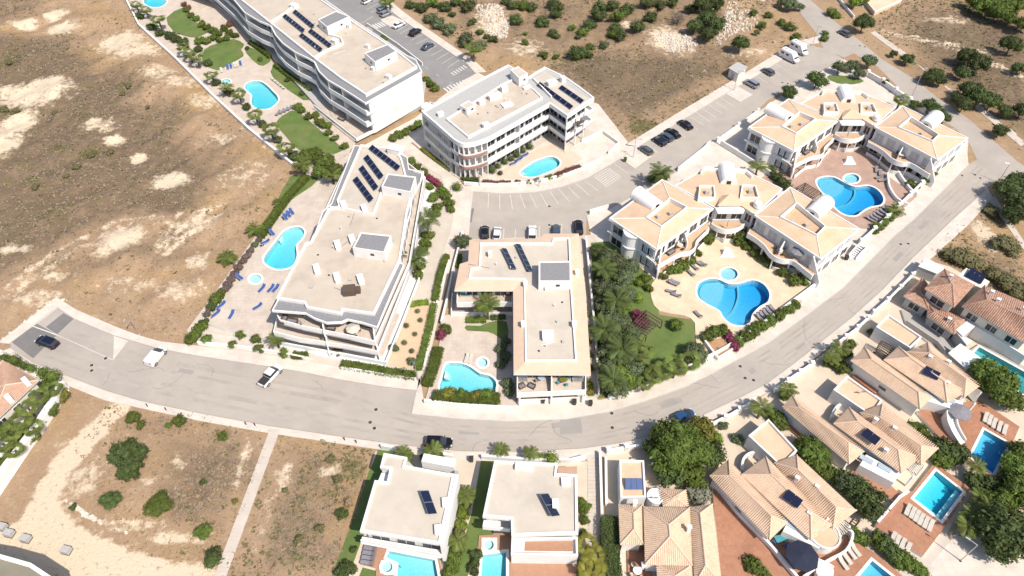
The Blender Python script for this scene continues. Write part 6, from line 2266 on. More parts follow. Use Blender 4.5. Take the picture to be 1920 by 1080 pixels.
def palms(kind, desc, zone, items, z0=0.0, mat=None):
    rk = ordinals(items)
    for i, it in enumerate(items):
        px, py = it[:2]
        s = it[2] if len(it) > 2 else 1.0
        x, y = G(px, py, HP[kind] * s + z0)
        pre = '' if len(items) == 1 else ', %s from left' % ORD[rk[i]]
        dup(RS.choice(PALMS[kind]), (x, y, z0), RS.uniform(0, 6.28), s * RS.uniform(.94, 1.06), desc + ' ' + zone + pre, desc + 's ' + zone if len(items) > 1 else None, {'frond': mat} if mat else None)


def hedge(label, pts, w, h, mat=LEAF, z0=0.0, dens=34, size=.14, name='hedge', wob=.12):
    ln = cr(GL(pts, z0 + h * .6), 4) if len(pts) > 2 else GL(pts, z0 + h * .6)
    root = thing(name, label, 'hedge', (*ln[len(ln) // 2], z0))
    m = MB()
    m.strip(ln, z0, z0 + h * .86, w * .8)
    L = 0
    for a, b in zip(ln[:-1], ln[1:]):
        a, b = Vector(a), Vector(b)
        d = b - a
        l = d.length
        if l < 1e-4:
            continue
        d.normalize()
        n = Vector((-d.y, d.x))
        for _ in range(int(l * (w + 2 * h) * dens)):
            s = RS.random()
            e = RS.uniform(-1, 1)
            top = RS.random() < w / (w + 1.4 * h)
            p = a + d * (l * s) + n * (w / 2 * (e if top else (1 if e > 0 else -1)))
            z = z0 + (h * RS.uniform(.86, 1.05) if top else h * RS.uniform(.05, 1))
            z += wob * math.sin(p.x * 2.1) * math.cos(p.y * 1.7)
            c = Vector((p.x + RS.uniform(-wob, wob), p.y + RS.uniform(-wob, wob), z))
            u = Vector((RS.uniform(-1, 1), RS.uniform(-1, 1), RS.uniform(-.5, .5))).normalized()
            v = u.cross(Vector((RS.uniform(-1, 1), RS.uniform(-1, 1), RS.uniform(.2, 1)))).normalized()
            sz = size * RS.uniform(.6, 1.3)
            k = len(m.v)
            m.v += [tuple(c - u * sz), tuple(c + v * sz * .6), tuple(c + u * sz), tuple(c - v * sz * .6)]
            m.f.append((k, k + 1, k + 2, k + 3))
    m.build('foliage', mat, root)
    return root


MIX = [LEAF, LEAF_D, LEAF_D, pm('leaf_maquis', (.115, .13, .045), (.065, .075, .026), .9, rnd=.25, trans=.2)]
# --- garden of the long top left block
palms('fan', 'bushy fan palm', 'inside the white field wall', [(255, 8), (273, 17), (297, 38, 1.15), (343, 88, 1.1), (354, 97, 1.1), (368, 107, 1.1), (396, 139), (447, 177), (478, 215, 1.05), (508, 245, 1.15), (537, 275, 1.15)])
palms('date', 'feathery palm', 'beside the tiny paddling pool', [(423, 160)])
plants('shrub', 'dark shrub', 'under the wall palms', [(262, 30, 1.6), (285, 50, 1.8), (300, 62, 1.6), (318, 66, 2.0), (330, 72, 2.2), (345, 78, 2.0), (372, 92, 1.5), (390, 118, 1.6), (405, 155, 1.5), (430, 172, 1.5), (462, 200, 1.4), (492, 232, 1.4), (522, 262, 1.4), (552, 292, 1.6)], LEAF_D)
plants('shrub', 'mixed green shrub', 'between the two upper lawns', [(349, 18, 1.4), (358, 28, 1.5), (368, 34, 1.5), (378, 44, 1.6), (388, 50, 1.5), (398, 56, 1.7), (408, 62, 1.8), (400, 70, 1.7), (388, 76, 1.6), (374, 76, 1.7), (420, 52, 1.6), (430, 60, 1.5), (440, 66, 1.4), (412, 74, 1.5), (425, 70, 1.4)])
plants('shrub', 'reddish shrub', 'by the upper terrace', [(345, 8, 1.3), (353, 14, 1.3), (430, 45, 1.4)], LEAF_BR)
hedge('clipped green hedge along the first lawn strip of the top left block', [(467, 78), (488, 92), (506, 106)], 1.1, 1.2)
hedge('clipped green hedge along the second lawn strip of the top left block', [(516, 121), (548, 146), (584, 172)], 1.1, 1.2)
plants('bush', 'small round shrub', 'on the lawn strips below the top left block', [(487, 111, .9), (463, 90, .8), (538, 150, .9), (566, 175, .9)], LEAF_D)
plants('shrub', 'green shrub', 'between long lawn and podium wall', [(557, 200, 1.5), (566, 206, 1.3), (578, 218, 1.5), (590, 216, 1.3), (600, 228, 1.7), (612, 234, 1.6), (616, 248, 1.4), (628, 258, 1.2), (645, 274, 1.2)])
plants('tree', 'bright leafy tree', 'at the corner of the palm garden', [(575, 292, 2.6), (592, 288, 2.4), (612, 302, 2.8), (628, 318, 2.4), (600, 320, 2.2)], LEAF)
palms('date', 'palm', 'above the terrace steps of the large block', [(566, 305, 1.1), (622, 326, 1.1)])
# --- large centre left block
hedge('long leafy hedge along the pool terrace, upper end', [(575, 330), (545, 362), (515, 402), (488, 442)], 1.6, 1.5, LEAF)
PINKG = pm('leaf_pinkgrey', (.22, .16, .135), (.12, .085, .075), 2.5, rnd=.2, trans=.2)
plants('shrub', 'greyish pink shrub', 'along the edge of the centre left terrace', [(486, 449, 1.0), (478, 458, 1.1, LEAF_O), (470, 469, 1.0), (463, 479, 1.1), (455, 490, 1.0), (448, 501, 1.1), (440, 512, 1.1), (433, 523, 1.1), (426, 534, 1.1), (419, 543, 1.0)], PINKG)
plants('shrub', 'green shrub', 'at the lower end of the centre left terrace', [(412, 553, 1.3), (404, 562, 1.5), (396, 574, 1.3, LEAF_D), (388, 588, 1.1, PINKG), (384, 604, 1.3, LEAF_D), (375, 614, 1.6), (366, 626, 1.7), (358, 634, 1.5)], LEAF)
palms('low', 'low fan palm', 'on the field edge beside the pool terrace', [(427, 482, 1.3), (478, 430, 1.2), (523, 378, 1.0)])
plants('bush', 'clipped green shrub', 'in the bed above the street wall', [(388, 636, 1.2), (437, 646, 1.0), (486, 653, 1.1), (531, 662, 1.1), (452, 628, 1.1), (482, 635, 1.2)], z0=.1)
palms('date', 'slim young palm', 'in the bed above the street wall', [(517, 636, .75)])
hedge('white flowering hedge at the garden gate', [(548, 664), (562, 667), (578, 664)], 1.4, .9, LEAF)
hedge('white flowering hedge below the large block along the street', [(640, 682), (690, 690), (735, 698), (780, 704)], 1.7, .9, LEAF)
plants('shrub', 'blue green agave clump', 'in the peach gravel garden', [(738, 652, 1.2), (772, 678, 1.1)], LEAF_O)
plants('globe', 'small round lavender cushion', 'in the peach gravel garden', [(783, 583, .55), (788, 600, .55), (762, 610, .6), (778, 626, .55), (758, 642, .6), (772, 658, .55)], LEAF_O)
hedge('green hedge strip at the top of the gravel garden', [(765, 572), (785, 568), (804, 566)], 1.3, .7, LEAF_B)
hedge('long clipped hedge beside the footpath, upper length', [(838, 478), (828, 505), (820, 540), (816, 562)], 1.3, 1.1, LEAF)
hedge('long clipped hedge beside the footpath, lower length', [(814, 570), (806, 610), (796, 650), (784, 692)], 1.2, 1.0, LEAF)
palms('tall', 'dark drooping palm', 'east of the large block', [(800, 412, 1.05), (776, 484, 1.05)])
plants('shrub', 'dense green shrub', 'in the narrow garden east of the large block', [(812, 370, 1.6), (820, 388, 1.7), (806, 350, 1.3), (815, 400, 1.5), (804, 440, 1.6), (798, 455, 1.7), (792, 470, 1.6), (786, 500, 1.5), (784, 515, 1.4)])
plants('shrub', 'green shrub', 'between the large block and the rounded block', [(770, 302, 1.3), (782, 313, 1.4), (795, 322, 1.3), (828, 356, 1.7), (836, 366, 1.6), (842, 380, 1.5), (845, 392, 1.2)])
plants('globe', 'round clipped shrub', 'at the corner of the footpath', [(857, 350, 1.3)], LEAF)
hedge('magenta bougainvillea hedge beside the footpath', [(800, 330), (812, 338), (824, 346)], 1.5, 1.1, LEAF_R)
# --- rounded block
plants('globe', 'small clipped ball', 'along the terrace of the rounded block', [(922, 318, 1.15), (933, 311, .9), (946, 303, 1.0), (958, 297, .95), (969, 290, 1.05), (980, 282, 1.0), (993, 275, 1.0), (938, 324, .7)], LEAF_D)
hedge('brown red hedge below the egg shaped pool, left part', [(905, 340), (930, 343), (958, 342)], 1.2, .8, LEAF_BR)
hedge('brown red hedge below the egg shaped pool, right part', [(1042, 329), (1062, 321), (1088, 312)], 1.3, 1.0, LEAF_BR)
plants('bush', 'small shrub', 'below the egg shaped pool', [(970, 341, .9, LEAF_BR), (991, 341, .8), (1007, 337, 1.0, LEAF_GY), (1030, 332, 1.0)], None)
hedge('yellow brown strip hedge under the west wall of the rounded block', [(790, 278), (815, 298), (846, 320)], .9, .6, LEAF_Y)
hedge('green shrub row below the rounded corner', [(866, 332), (882, 336), (898, 338)], 1.5, 1.0, LEAF_D)
plants('shrub', 'green shrub', 'west of the rounded block', [(738, 258, 1.6), (748, 252, 1.5), (760, 247, 1.4), (772, 240, 1.3), (784, 232, 1.4)], LEAF)
plants('shrub', 'bright shrub', 'beside the white end wall of the top left block', [(800, 150, 1.5), (808, 158, 1.5), (815, 166, 1.4), (716, 70, 1.0), (722, 72, 1.0)], LEAF)
# --- L-shaped block
plants('tree', 'grey green tree', 'at the upper left corner of the L-shaped block', [(867, 452, 2.0)], LEAF_O)
hedge('hedge below the grey green tree', [(862, 478), (858, 500)], 1.0, 1.0, LEAF)
palms('date', 'feathery palm', 'in front of the L-shaped block terrace', [(914, 572, 1.1)], z0=.3)
hedge('box hedge beside the lawn of the L-shaped block', [(874, 600), (912, 600)], 1.4, .9, LEAF)
hedge('box hedge under the palm of the L-shaped block', [(920, 596), (948, 594)], 1.2, .8, LEAF_D)
plants('shrub', 'green shrub', 'by the left edge of the wavy pool garden', [(836, 618, 1.3)], LEAF, z0=.2)
plants('shrub', 'magenta bougainvillea', 'by the left edge of the wavy pool garden', [(828, 628, 1.3)], LEAF_R, z0=.2)
hedge('white flowering hedge left of the wavy pool', [(823, 652), (812, 690), (800, 722)], 2.0, 1.2, LEAF)
hedge('lush green planting between wavy pool and road', [(812, 742), (850, 745), (890, 748), (934, 750)], 2.2, 1.2, LEAF, z0=.2)
plants('bush', 'yellowish shrub', 'between wavy pool and road', [(843, 738, 1.5, LEAF_Y), (865, 737, 1.2, LEAF), (895, 741, 1.4, LEAF_Y), (915, 741, 1.5, LEAF), (930, 746, 1.2, LEAF)], z0=.2)
plants('shrub', 'pale leaved shrub', 'along the wing of the L-shaped block', [(940, 652, 1.3), (946, 668, 1.3), (940, 684, 1.2), (948, 640, 1.1), (952, 720, 1.3), (955, 735, 1.2)], LEAF_O, z0=.2)
plants('shrub', 'yellow green climber', 'on the narrow strip right of the L-shaped block', [(1102, 590, .7), (1104, 615, .7), (1105, 640, .7), (1106, 665, .8), (1108, 690, .8), (1104, 720, 1.1), (1108, 735, 1.0)], LEAF_Y)
# --- olive garden and peach pool deck
plants('olive', 'olive tree', 'in the upper third of the dense tree belt', [(1122, 470, 2.2, LEAF_D), (1140, 482, 2.5), (1160, 492, 2.4), (1184, 500, 2.2), (1128, 505, 2.4), (1150, 515, 2.5, LEAF_D), (1172, 520, 2.3), (1130, 538, 2.5), (1156, 545, 2.6), (1180, 552, 2.0)])
plants('olive', 'olive tree', 'in the middle of the dense tree belt', [(1136, 570, 2.5), (1162, 575, 2.5, LEAF), (1140, 600, 2.6), (1166, 606, 2.6), (1144, 632, 2.6), (1170, 640, 2.6, LEAF_D), (1186, 625, 2.0), (1146, 660, 2.6)])
plants('olive', 'olive tree', 'at the road end of the dense tree belt', [(1172, 670, 2.5), (1140, 690, 2.5), (1164, 702, 2.5, LEAF_B), (1188, 696, 2.3), (1140, 718, 2.2), (1160, 728, 2.2), (1184, 720, 2.0, LEAF)])
palms('fan', 'yellow green fan palm', 'between the olive belt and the lawn', [(1206, 655, 1.2), (1226, 702, 1.0), (1246, 692, 1.1), (1268, 684, 1.2), (1290, 678, 1.1), (1160, 700, .9), (1210, 715, .9)])
plants('globe', 'bright round clipped shrub', 'on the small lawn beside the pool deck', [(1198, 558, 1.15), (1198, 530, 1.0), (1177, 540, .9)], LEAF_B)
plants('shrub', 'green shrub', 'beside the small lawn', [(1210, 522, 1.5), (1216, 540, 1.2)], LEAF)
plants('shrub', 'magenta bougainvillea', 'over the pergola by the lawn', [(1198, 592, 1.8), (1203, 606, 1.4)], LEAF_R)
plants('tree', 'small dark tree', 'standing on the round lawn', [(1268, 608, 1.5)], LEAF)
plants('tree', 'white flowering oleander', 'beside the clay planter', [(1302, 655, 2.2), (1312, 668, 2.0)], LEAF_O)
plants('shrub', 'green shrub', 'by the lower edge of the peach deck', [(1326, 630, 1.6), (1340, 622, 1.7), (1355, 618, 1.5), (1385, 640, 1.4), (1400, 630, 1.6), (1415, 620, 1.6), (1430, 610, 1.6), (1446, 600, 1.5), (1462, 590, 1.5), (1478, 580, 1.4), (1492, 570, 1.3)], LEAF)
plants('shrub', 'dark magenta bougainvillea', 'by the clay planter', [(1370, 636, 1.3), (1378, 648, 1.3), (1365, 625, 1.0)], LEAF_R)
plants('bush', 'tiny shrub', 'inside the clay planter', [(1346, 655, .5), (1340, 645, .4)], SCRUBG)
plants('shrub', 'green shrub', 'below balconies left of the lobed pool', [(1244, 518, 1.2), (1256, 508, 1.3), (1268, 504, 1.5), (1282, 498, 1.6), (1296, 488, 1.4), (1308, 474, 1.2), (1328, 448, 1.8)], LEAF)
plants('shrub', 'green shrub', 'below balconies right of the lobed pool', [(1388, 448, 2.2), (1402, 462, 1.4), (1416, 474, 1.4), (1430, 484, 1.5), (1444, 494, 1.3), (1466, 510, 1.4), (1492, 524, 1.8), (1510, 528, 1.2)], LEAF)
palms('date', 'tall green palm', 'rising out of the dense olive belt', [(1132, 500, 1.2), (1158, 560, 1.25), (1134, 620, 1.25), (1168, 655, 1.25), (1150, 712, 1.2)], mat=PALM_D)
# --- farther fan block
palms('date', 'feathery palm', 'between the two fan blocks', [(1423, 308, 1.15)])
plants('shrub', 'green shrub', 'between the two fan blocks', [(1446, 318, 1.4), (1456, 330, 1.7), (1468, 340, 1.9), (1476, 350, 1.4)], LEAF_D)
palms('tall', 'large bushy palm', 'beside the parking street', [(1238, 322, 1.0)])
plants('bush', 'leafy shrub', 'under the street palm', [(1240, 330, 2.0), (1225, 335, 1.5)], LEAF)
plants('tree', 'leafy tree', 'at the street corner of the farther fan block', [(1480, 172, 2.4), (1532, 148, 3.0)], LEAF_D)
plants('tree', 'spreading tree', 'in the corner garden by the junction', [(1575, 125, 2.4), (1598, 122, 2.2), (1632, 114, 2.6), (1612, 138, 1.8)], LEAF_O)
palms('fan', 'fan palm', 'behind the farther fan block', [(1690, 186, 1.1)])
plants('tree', 'leafy tree', 'along the avenue behind the farther fan block', [(1715, 196, 1.6), (1742, 196, 2.3), (1758, 208, 2.4), (1772, 220, 2.0), (1660, 153, 1.1)], LEAF_D)
plants('shrub', 'green shrub', 'by the sunken stair of the mauve pool court', [(1706, 344, 1.4), (1720, 350, 1.0), (1736, 336, 1.6), (1748, 326, 1.3)], LEAF)
plants('shrub', 'green shrub', 'along the road wall of the mauve pool court', [(1648, 425, 1.4), (1658, 417, 1.3), (1668, 408, 1.2), (1640, 434, 1.0)], LEAF)
palms('low', 'low yellow palm', 'along the road wall of the mauve pool court', [(1680, 395, 1.2)])
# --- avenue and hill at the upper right
plants('big', 'big round tree', 'beside the car on the avenue', [(1620, 42, 3.6)], LEAF_D)
plants('tree', 'spreading tree', 'at the upper end of the avenue', [(1484, 8, 2.6), (1468, 4, 2.2), (1500, 12, 1.6), (1604, 2, 2.6, LEAF_B), (1620, -2, 2.2, LEAF_B)], LEAF_O)
plants('bush', 'green bush', 'beside the footpath by the camper vans', [(1464, 45, 1.5), (1481, 52, 2.0), (1492, 69, 1.7), (1545, 72, 1.4), (1548, 62, 1.2), (1560, 22, 2.0), (1568, 28, 1.6)], LEAF)
plants('tree', 'small tree', 'on the verge of the avenue', [(1702, 110, 2.0), (1676, 100, 1.3), (1752, 138, 2.5), (1742, 146, 2.2), (1764, 150, 2.2), (1807, 195, 2.6), (1793, 182, 1.8), (1876, 244, 2.2)], LEAF_D)
plants('tree', 'large dark tree', 'on the dry hill beyond the avenue', [(1816, 104, 3.4), (1836, 118, 3.6), (1804, 138, 2.4), (1820, 168, 3.2), (1838, 182, 3.6), (1860, 188, 3.2), (1896, 84, 3.6), (1910, 130, 2.2), (1884, 208, 2.2), (1915, 210, 2.6)], LEAF_D)
plants('tree', 'dense green tree', 'in the thicket at the upper right corner', [(1822, 4, 3), (1846, 14, 3.6), (1870, 24, 3.8), (1894, 16, 3.6), (1912, 4, 3.4), (1860, 2, 3.2), (1890, 40, 2.6), (1918, 48, 3.0)], LEAF)
plants('tree', 'big dark olive', 'below the junction at the right edge', [(1896, 356, 3.6), (1912, 382, 3.8), (1918, 344, 3.6), (1902, 402, 2.8)], LEAF_D)
plants('bush', 'broad scrub bush', 'on the small dry plot at the right edge', [(1800, 478, 3.2), (1822, 490, 2.6), (1880, 455, 2.8), (1896, 468, 2.2), (1868, 515, 2.6), (1890, 530, 3.0), (1912, 545, 3.2), (1860, 395, 1.8)], SCRUBG, hs=.7)
# --- dry slope at the top
plants('bush', 'round green bush', 'on the left part of the dry slope', [(770, 8, 2.0), (790, 14, 2.4), (812, 8, 2.4), (835, 16, 2.2), (856, 8, 2.4), (878, 14, 2.6), (806, 34, 2.4, LEAF_O), (824, 44, 2.6, LEAF_O), (842, 54, 2.4, LEAF_O), (872, 74, 3.0, LEAF_O), (898, 86, 2.4, LEAF_O), (900, 62, 1.4), (926, 76, 1.6), (912, 70, 1.2), (886, 45, 1.6), (948, 4, 1.8), (848, 28, 1.3)], MIX)
plants('bush', 'round green bush', 'on the middle of the dry slope', [(962, 12, 2.2), (980, 14, 2.4), (996, 14, 2.2), (968, 36, 2.2), (1040, 10, 2.8, LEAF_D), (1041, 30, 2.2), (1014, 42, 2.2), (1022, 46, 1.6), (1073, 55, 1.3), (1036, 64, 1.7), (1044, 68, 1.2), (1092, 62, 2.0), (1084, 72, 1.1), (1106, 48, 2.2, LEAF_D), (985, 64, .9), (984, 82, 1.3), (1020, 105, 1.6), (1042, 106, 1.2), (1078, 104, 2.6), (1094, 104, 2.6)], MIX)
plants('bush', 'round green bush', 'on the right part of the dry slope', [(1106, 90, 1.5), (1132, 86, 1.9, LEAF_O), (1122, 30, 2.8, LEAF_D), (1126, 12, 2.6), (1148, 10, 2.6, LEAF_D), (1158, 34, 2.6), (1176, 20, 2.8), (1156, 54, 2.4), (1150, 64, 2.0), (1164, 70, 2.0), (1194, 56, 2.8, LEAF_D), (1222, 32, 2.4), (1212, 8, 2.8), (1238, 10, 2.4), (1262, 6, 2.2, LEAF_D), (1296, 20, 2.2)], MIX)
plants('dead', 'grey leafless bush', 'on the dry slope', [(1272, 34, 3.0)])
plants('tree', 'dense evergreen tree', 'beside the white rubble', [(1304, 48, 2.8), (1326, 36, 3.4), (1342, 50, 3.2), (1330, 66, 2.8), (1316, 14, 3.0), (1342, 10, 3.2), (1388, 82, 3.2)], LEAF_D)
plants('bush', 'green bush', 'at the foot of the avenue near the rubble', [(1430, 46, 1.6), (1412, 26, 1.5), (1440, 32, 1.4), (1420, 60, 1.2)], LEAF)
palms('fan', 'fan palm', 'at the far edge of the striped car park', [(888, 92, 1.25), (722, 2, 1.1), (730, -2, 1.1)])
# --- tiled villas
plants('big', 'huge bright leafy tree', 'overhanging the road beside a blue car', [(1280, 838, 4.8)], LEAF)
plants('tree', 'bright leafy tree', 'grown together with the huge street tree', [(1246, 815, 3.2), (1250, 860, 3.4), (1316, 806, 3.0, LEAF_Y), (1328, 850, 3.0, LEAF_D), (1262, 888, 2.8, LEAF_D), (1300, 890, 2.6), (1338, 822, 2.0, LEAF_B), (1228, 838, 2.2, LEAF_D)], LEAF)
plants('shrub', 'white flowering shrub', 'at the roof edge of the bottom villa', [(1311, 928, 2.4)], pm('leaf_whiteflower', (.34, .33, .26), (.12, .13, .07), 3.0, trans=.2))
palms('date', 'feathery palm', 'in the forecourt of the nearest tiled villa', [(1430, 762, 1.0), (1478, 728, .8)])
plants('shrub', 'green shrub', 'in the forecourt of the nearest tiled villa', [(1446, 776, 1.7), (1458, 788, 1.8), (1466, 796, 1.6), (1356, 798, 1.0, LEAF_O), (1382, 822, 1.2, LEAF_O), (1474, 742, 1.4)], LEAF)
palms('date', 'feathery palm', 'in the forecourt of the middle tiled villa', [(1560, 668, .8), (1576, 652, .8)])
plants('shrub', 'green shrub', 'in the forecourt of the middle tiled villa', [(1552, 680, 1.3), (1568, 676, 1.5), (1580, 690, 1.6), (1588, 664, 1.4), (1596, 645, 1.3), (1632, 622, .9)], LEAF)
plants('tree', 'bright leafy tree', 'between the nearest and the middle tiled villa', [(1512, 838, 2.4), (1528, 854, 2.8), (1540, 872, 2.6)], LEAF)
plants('tree', 'dark tree', 'beside the terrace of the middle tiled villa', [(1592, 906, 2.4, LEAF_O), (1612, 922, 2.8), (1630, 936, 2.8), (1576, 896, 2.0), (1624, 955, 2.2)], LEAF_D)
plants('tree', 'large round tree', 'beside the teal lap pool', [(1858, 700, 3.6), (1876, 724, 3.8), (1894, 746, 2.6), (1846, 720, 2.8)], LEAF)
plants('shrub', 'green shrub', 'between the two upper villa pools', [(1712, 800, 1.6), (1728, 808, 1.6), (1752, 832, 2.0, LEAF_D), (1768, 842, 2.4, LEAF_D), (1786, 850, 2.4, LEAF_D), (1764, 862, 2.0), (1800, 850, 2.0, LEAF_D), (1836, 902, 2.0, LEAF_D), (1852, 912, 2.2, LEAF_D), (1870, 918, 2.2, LEAF_D), (1890, 910, 2.2, LEAF_D)], LEAF)
palms('date', 'feathery palm', 'beside the villa pools', [(1832, 872, .75), (1842, 930, .8), (1826, 962, .8), (1816, 988, .8), (1856, 950, .8)])
plants('tree', 'dense tree', 'in the lower right corner', [(1888, 992, 4.4, LEAF_D), (1912, 1010, 4.2, LEAF_D), (1870, 1024, 3.0, LEAF_D), (1905, 880, 3.0), (1918, 920, 3.2), (1880, 940, 2.6), (1916, 850, 2.6), (1858, 968, 2.0)], LEAF)
plants('shrub', 'green shrub', 'below the terrace of the nearest tiled villa', [(1608, 1004, 1.7), (1618, 1012, 1.4), (1650, 1016, 1.7), (1668, 1030, 2.0, LEAF_D), (1684, 1044, 1.9), (1700, 1054, 1.7), (1716, 1062, 1.4), (1730, 1072, 1.2), (1412, 1060, 1.8), (1430, 1075, 1.4)], LEAF)
hedge('tall dark hedge beside the stair path and bottom villa', [(1142, 970), (1143, 1010), (1146, 1050), (1150, 1085)], 2.4, 2.2, LEAF_D)
palms('fan', 'yellow green palm', 'right of the right cubic villa', [(1100, 1020, .9), (1112, 1042, .9), (1104, 1062, .9), (1118, 1072, .8)], mat=pm('palm_yellow', (.27, .25, .04), (.17, .17, .03), .7, rnd=.2, trans=.25))
plants('shrub', 'green shrub', 'right of the right cubic villa', [(1090, 940, .9), (1092, 955, 1.0), (1096, 975, 1.0), (1100, 950, .9), (1094, 1000, .8), (1092, 1075, 1.2), (1120, 1075, 1.0)], LEAF)
palms('date', 'feathery palm', 'in front of the two cubic villas', [(756, 850, .7), (811, 846, .8), (940, 840, .7), (995, 848, .7)])
plants('globe', 'bright clipped globe', 'in front of the right cubic villa', [(1016, 858, .9), (1034, 860, 1.3)], LEAF_B)
plants('shrub', 'green shrub', 'in front of the left cubic villa', [(766, 856, 1.0), (796, 856, 1.0), (822, 858, 1.2)], LEAF)
palms('date', 'feathery palm', 'in the garden strip between the cubic villas', [(872, 926, .85), (858, 1012, .7)])
plants('shrub', 'lush shrub', 'in the garden strip between the cubic villas', [(872, 945, 1.2), (868, 965, 1.3, LEAF_B), (866, 985, 1.2, LEAF_B), (862, 1000, 1.1, LEAF_R), (858, 1030, 1.4), (850, 1048, 1.3), (846, 1062, 1.3), (840, 1075, 1.2)], LEAF)
plants('shrub', 'dark shrub', 'beside the whirlpool of the right cubic villa', [(894, 1040, 1.1), (890, 1055, 1.0), (888, 1070, 1.0)], LEAF_D)
plants('shrub', 'dark shrub', 'at the lower left corner of the left cubic villa', [(645, 1062, 1.2), (656, 1066, 1.2), (640, 1074, 1.2), (662, 1030, .7)], LEAF_D)
# --- left house
plants('globe', 'clipped globe', 'in the row along the left house', [(8, 672, 1.0), (26, 676, 1.3), (44, 685, .9), (58, 690, .9), (80, 698, 1.1), (98, 706, 1.4)], LEAF, hs=1.25)
palms('fan', 'bushy palm', 'in the dense garden of the left house', [(74, 745, 1.0), (52, 765, 1.0), (38, 795, 1.0), (20, 810, 1.0), (4, 830, 1.0), (98, 728, .9), (60, 800, .9), (28, 845, .8)])
plants('shrub', 'green shrub', 'in the dense garden of the left house', [(105, 728, 1.5), (116, 742, 1.5, LEAF_Y), (96, 770, 1.7), (72, 792, 1.6), (60, 815, 1.5), (46, 830, 1.5), (24, 850, 1.5), (8, 868, 1.5), (84, 722, 1.5), (30, 815, 1.6), (10, 805, 1.6), (86, 745, 1.3)], LEAF)
# --- dry plots at the lower left
plants('tree', 'big dark bush', 'on the dry plot at lower left', [(232, 848, 2.6), (246, 866, 2.2), (240, 884, 2.0), (254, 850, 2.0)], LEAF_D)
plants('bush', 'round green bush', 'on the dry plot at lower left', [(402, 1040, 1.4, LEAF_D), (398, 1052, 1.2, LEAF_D), (263, 796, .9), (335, 788, 1.4), (316, 797, .7), (381, 903, .7), (418, 818, 1.0), (440, 940, .6, LEAF_Y), (137, 951, .7, LEAF_D)], [LEAF, LEAF_D])
plants('big', 'compact round bush', 'on the dry plot at lower left', [(208, 940, 1.9, LEAF_D), (297, 948, 2.4), (380, 997, 1.6), (249, 782, 1.5)], LEAF, hs=.75)
plants('bush', 'low scrub bush', 'on the dry plot left of the cubic villas', [(632, 898, .9), (640, 964, 1.0, LEAF_D), (620, 860, .9), (534, 920, .6), (600, 990, .8), (652, 940, .8, STRAW), (560, 1012, .8)], SCRUBG)
plants('bush', 'low green bush', 'in the dry field at the left', [(277, 200, .8), (67, 350, 1.1), (30, 212, 1.4), (10, 208, 1.4), (102, 212, .9), (145, 318, 1.2), (172, 294, 1.3), (208, 290, 1.2), (125, 330, .9), (18, 118, 1.3), (240, 160, 1.0), (230, 175, .9)], SCRUBG, hs=.7)

for k in PROTO.values():
    for p in k:
        retire(p)
for k in PALMS.values():
    for p in k:
        retire(p)


# --- loose dry growth nobody could count, and the rubble heaps
def scatter(name, label, mat, polys, n, size, weight, seed, blades=4, h=1.0):
    rs = np.random.RandomState(seed)
    V, F = [], []
    for key, share in polys:
        p = WASTE_W[key]
        xs_, ys_ = [q[0] for q in p], [q[1] for q in p]
        x0, x1 = max(min(xs_), -165), min(max(xs_), 165)
        y0, y1 = max(min(ys_), 30), min(max(ys_), 235)
        N = int(n * share * 3)
        x = rs.uniform(x0, x1, N)
        y = rs.uniform(y0, y1, N)
        k = np_inside(x, y, p) & (np.abs(x) < y * .82 + 22)
        x, y = x[k], y[k]
        w = weight(x, y)
        k = rs.uniform(0, 1, len(x)) < w
        x, y = x[k][:int(n * share)], y[k][:int(n * share)]
        z = relief(x, y)
        for a, b, c in zip(x, y, z):
            s = size * rs.uniform(.5, 1.4)
            for j in range(blades):
                t = rs.uniform(0, 6.28)
                dx, dy = math.cos(t) * s, math.sin(t) * s
                lx, ly = rs.uniform(-.6, .6) * s, rs.uniform(-.6, .6) * s
                i = len(V)
                hh = s * rs.uniform(.5, 1.2) * h
                V += [(a + lx - dy * .5, b + ly + dx * .5, c - .03), (a + lx + dy * .5, b + ly - dx * .5, c - .03), (a + lx + dx * .7 + dy * .3, b + ly + dy * .7 - dx * .3, c + hh), (a + lx + dx * .7 - dy * .3, b + ly + dy * .7 + dx * .3, c + hh * .9)]
                F.append((i, i + 1, i + 2, i + 3))
    me = bpy.data.meshes.new(name)
    me.from_pydata(V, [], F)
    me.materials.append(mat)
    o = bpy.data.objects.new(name, me)
    COL.objects.link(o)
    o['kind'] = 'stuff'
    o['label'] = label
    o['category'] = 'dry grass'
    return o


def w_brown(x, y):
    return np.clip(.03 + 1.0 * field(BROWN, x, y) - 1.3 * field(SAND, x, y, .4), 0, 1) * (.4 + .6 * (np.sin(x * .9) * np.cos(y * .8 + 1) > -.2))


def w_straw(x, y):
    return np.clip(.6 - .55 * field(SAND, x, y, .4), 0, 1) * (.3 + .7 * (np.sin(x * .5 + 2) * np.cos(y * .6) > -.3))


def w_green(x, y):
    return np.clip(.03 + .25 * (np.sin(x * .23 + 1) * np.cos(y * .19) + np.sin(x * .11 - y * .14) > .35) + 1.0 * field(GREEN, x, y) + .18 * field(BROWN, x, y) - field(SAND, x, y, .4), 0, 1)


PA = (('field', .5), ('slope', .2), ('hill', .12), ('plot_a', .07), ('plot_b', .06), ('plot_r', .03), ('verge', .02))
scatter('dry_scrub', 'brown dry scrub covering the open land', SCRUB, PA, 22000, .30, w_brown, 1, 4, .4)
scatter('straw_grass', 'straw coloured dry grass over the open land', STRAW, PA, 16000, .24, w_straw, 2, 3, .6)
scatter('olive_scrub', 'olive green weeds in the dry land', SCRUBG, (('field', .22), ('slope', .42), ('hill', .26), ('plot_a', .03), ('plot_b', .04), ('plot_r', .03)), 15000, .36, w_green, 3, 4, .5)


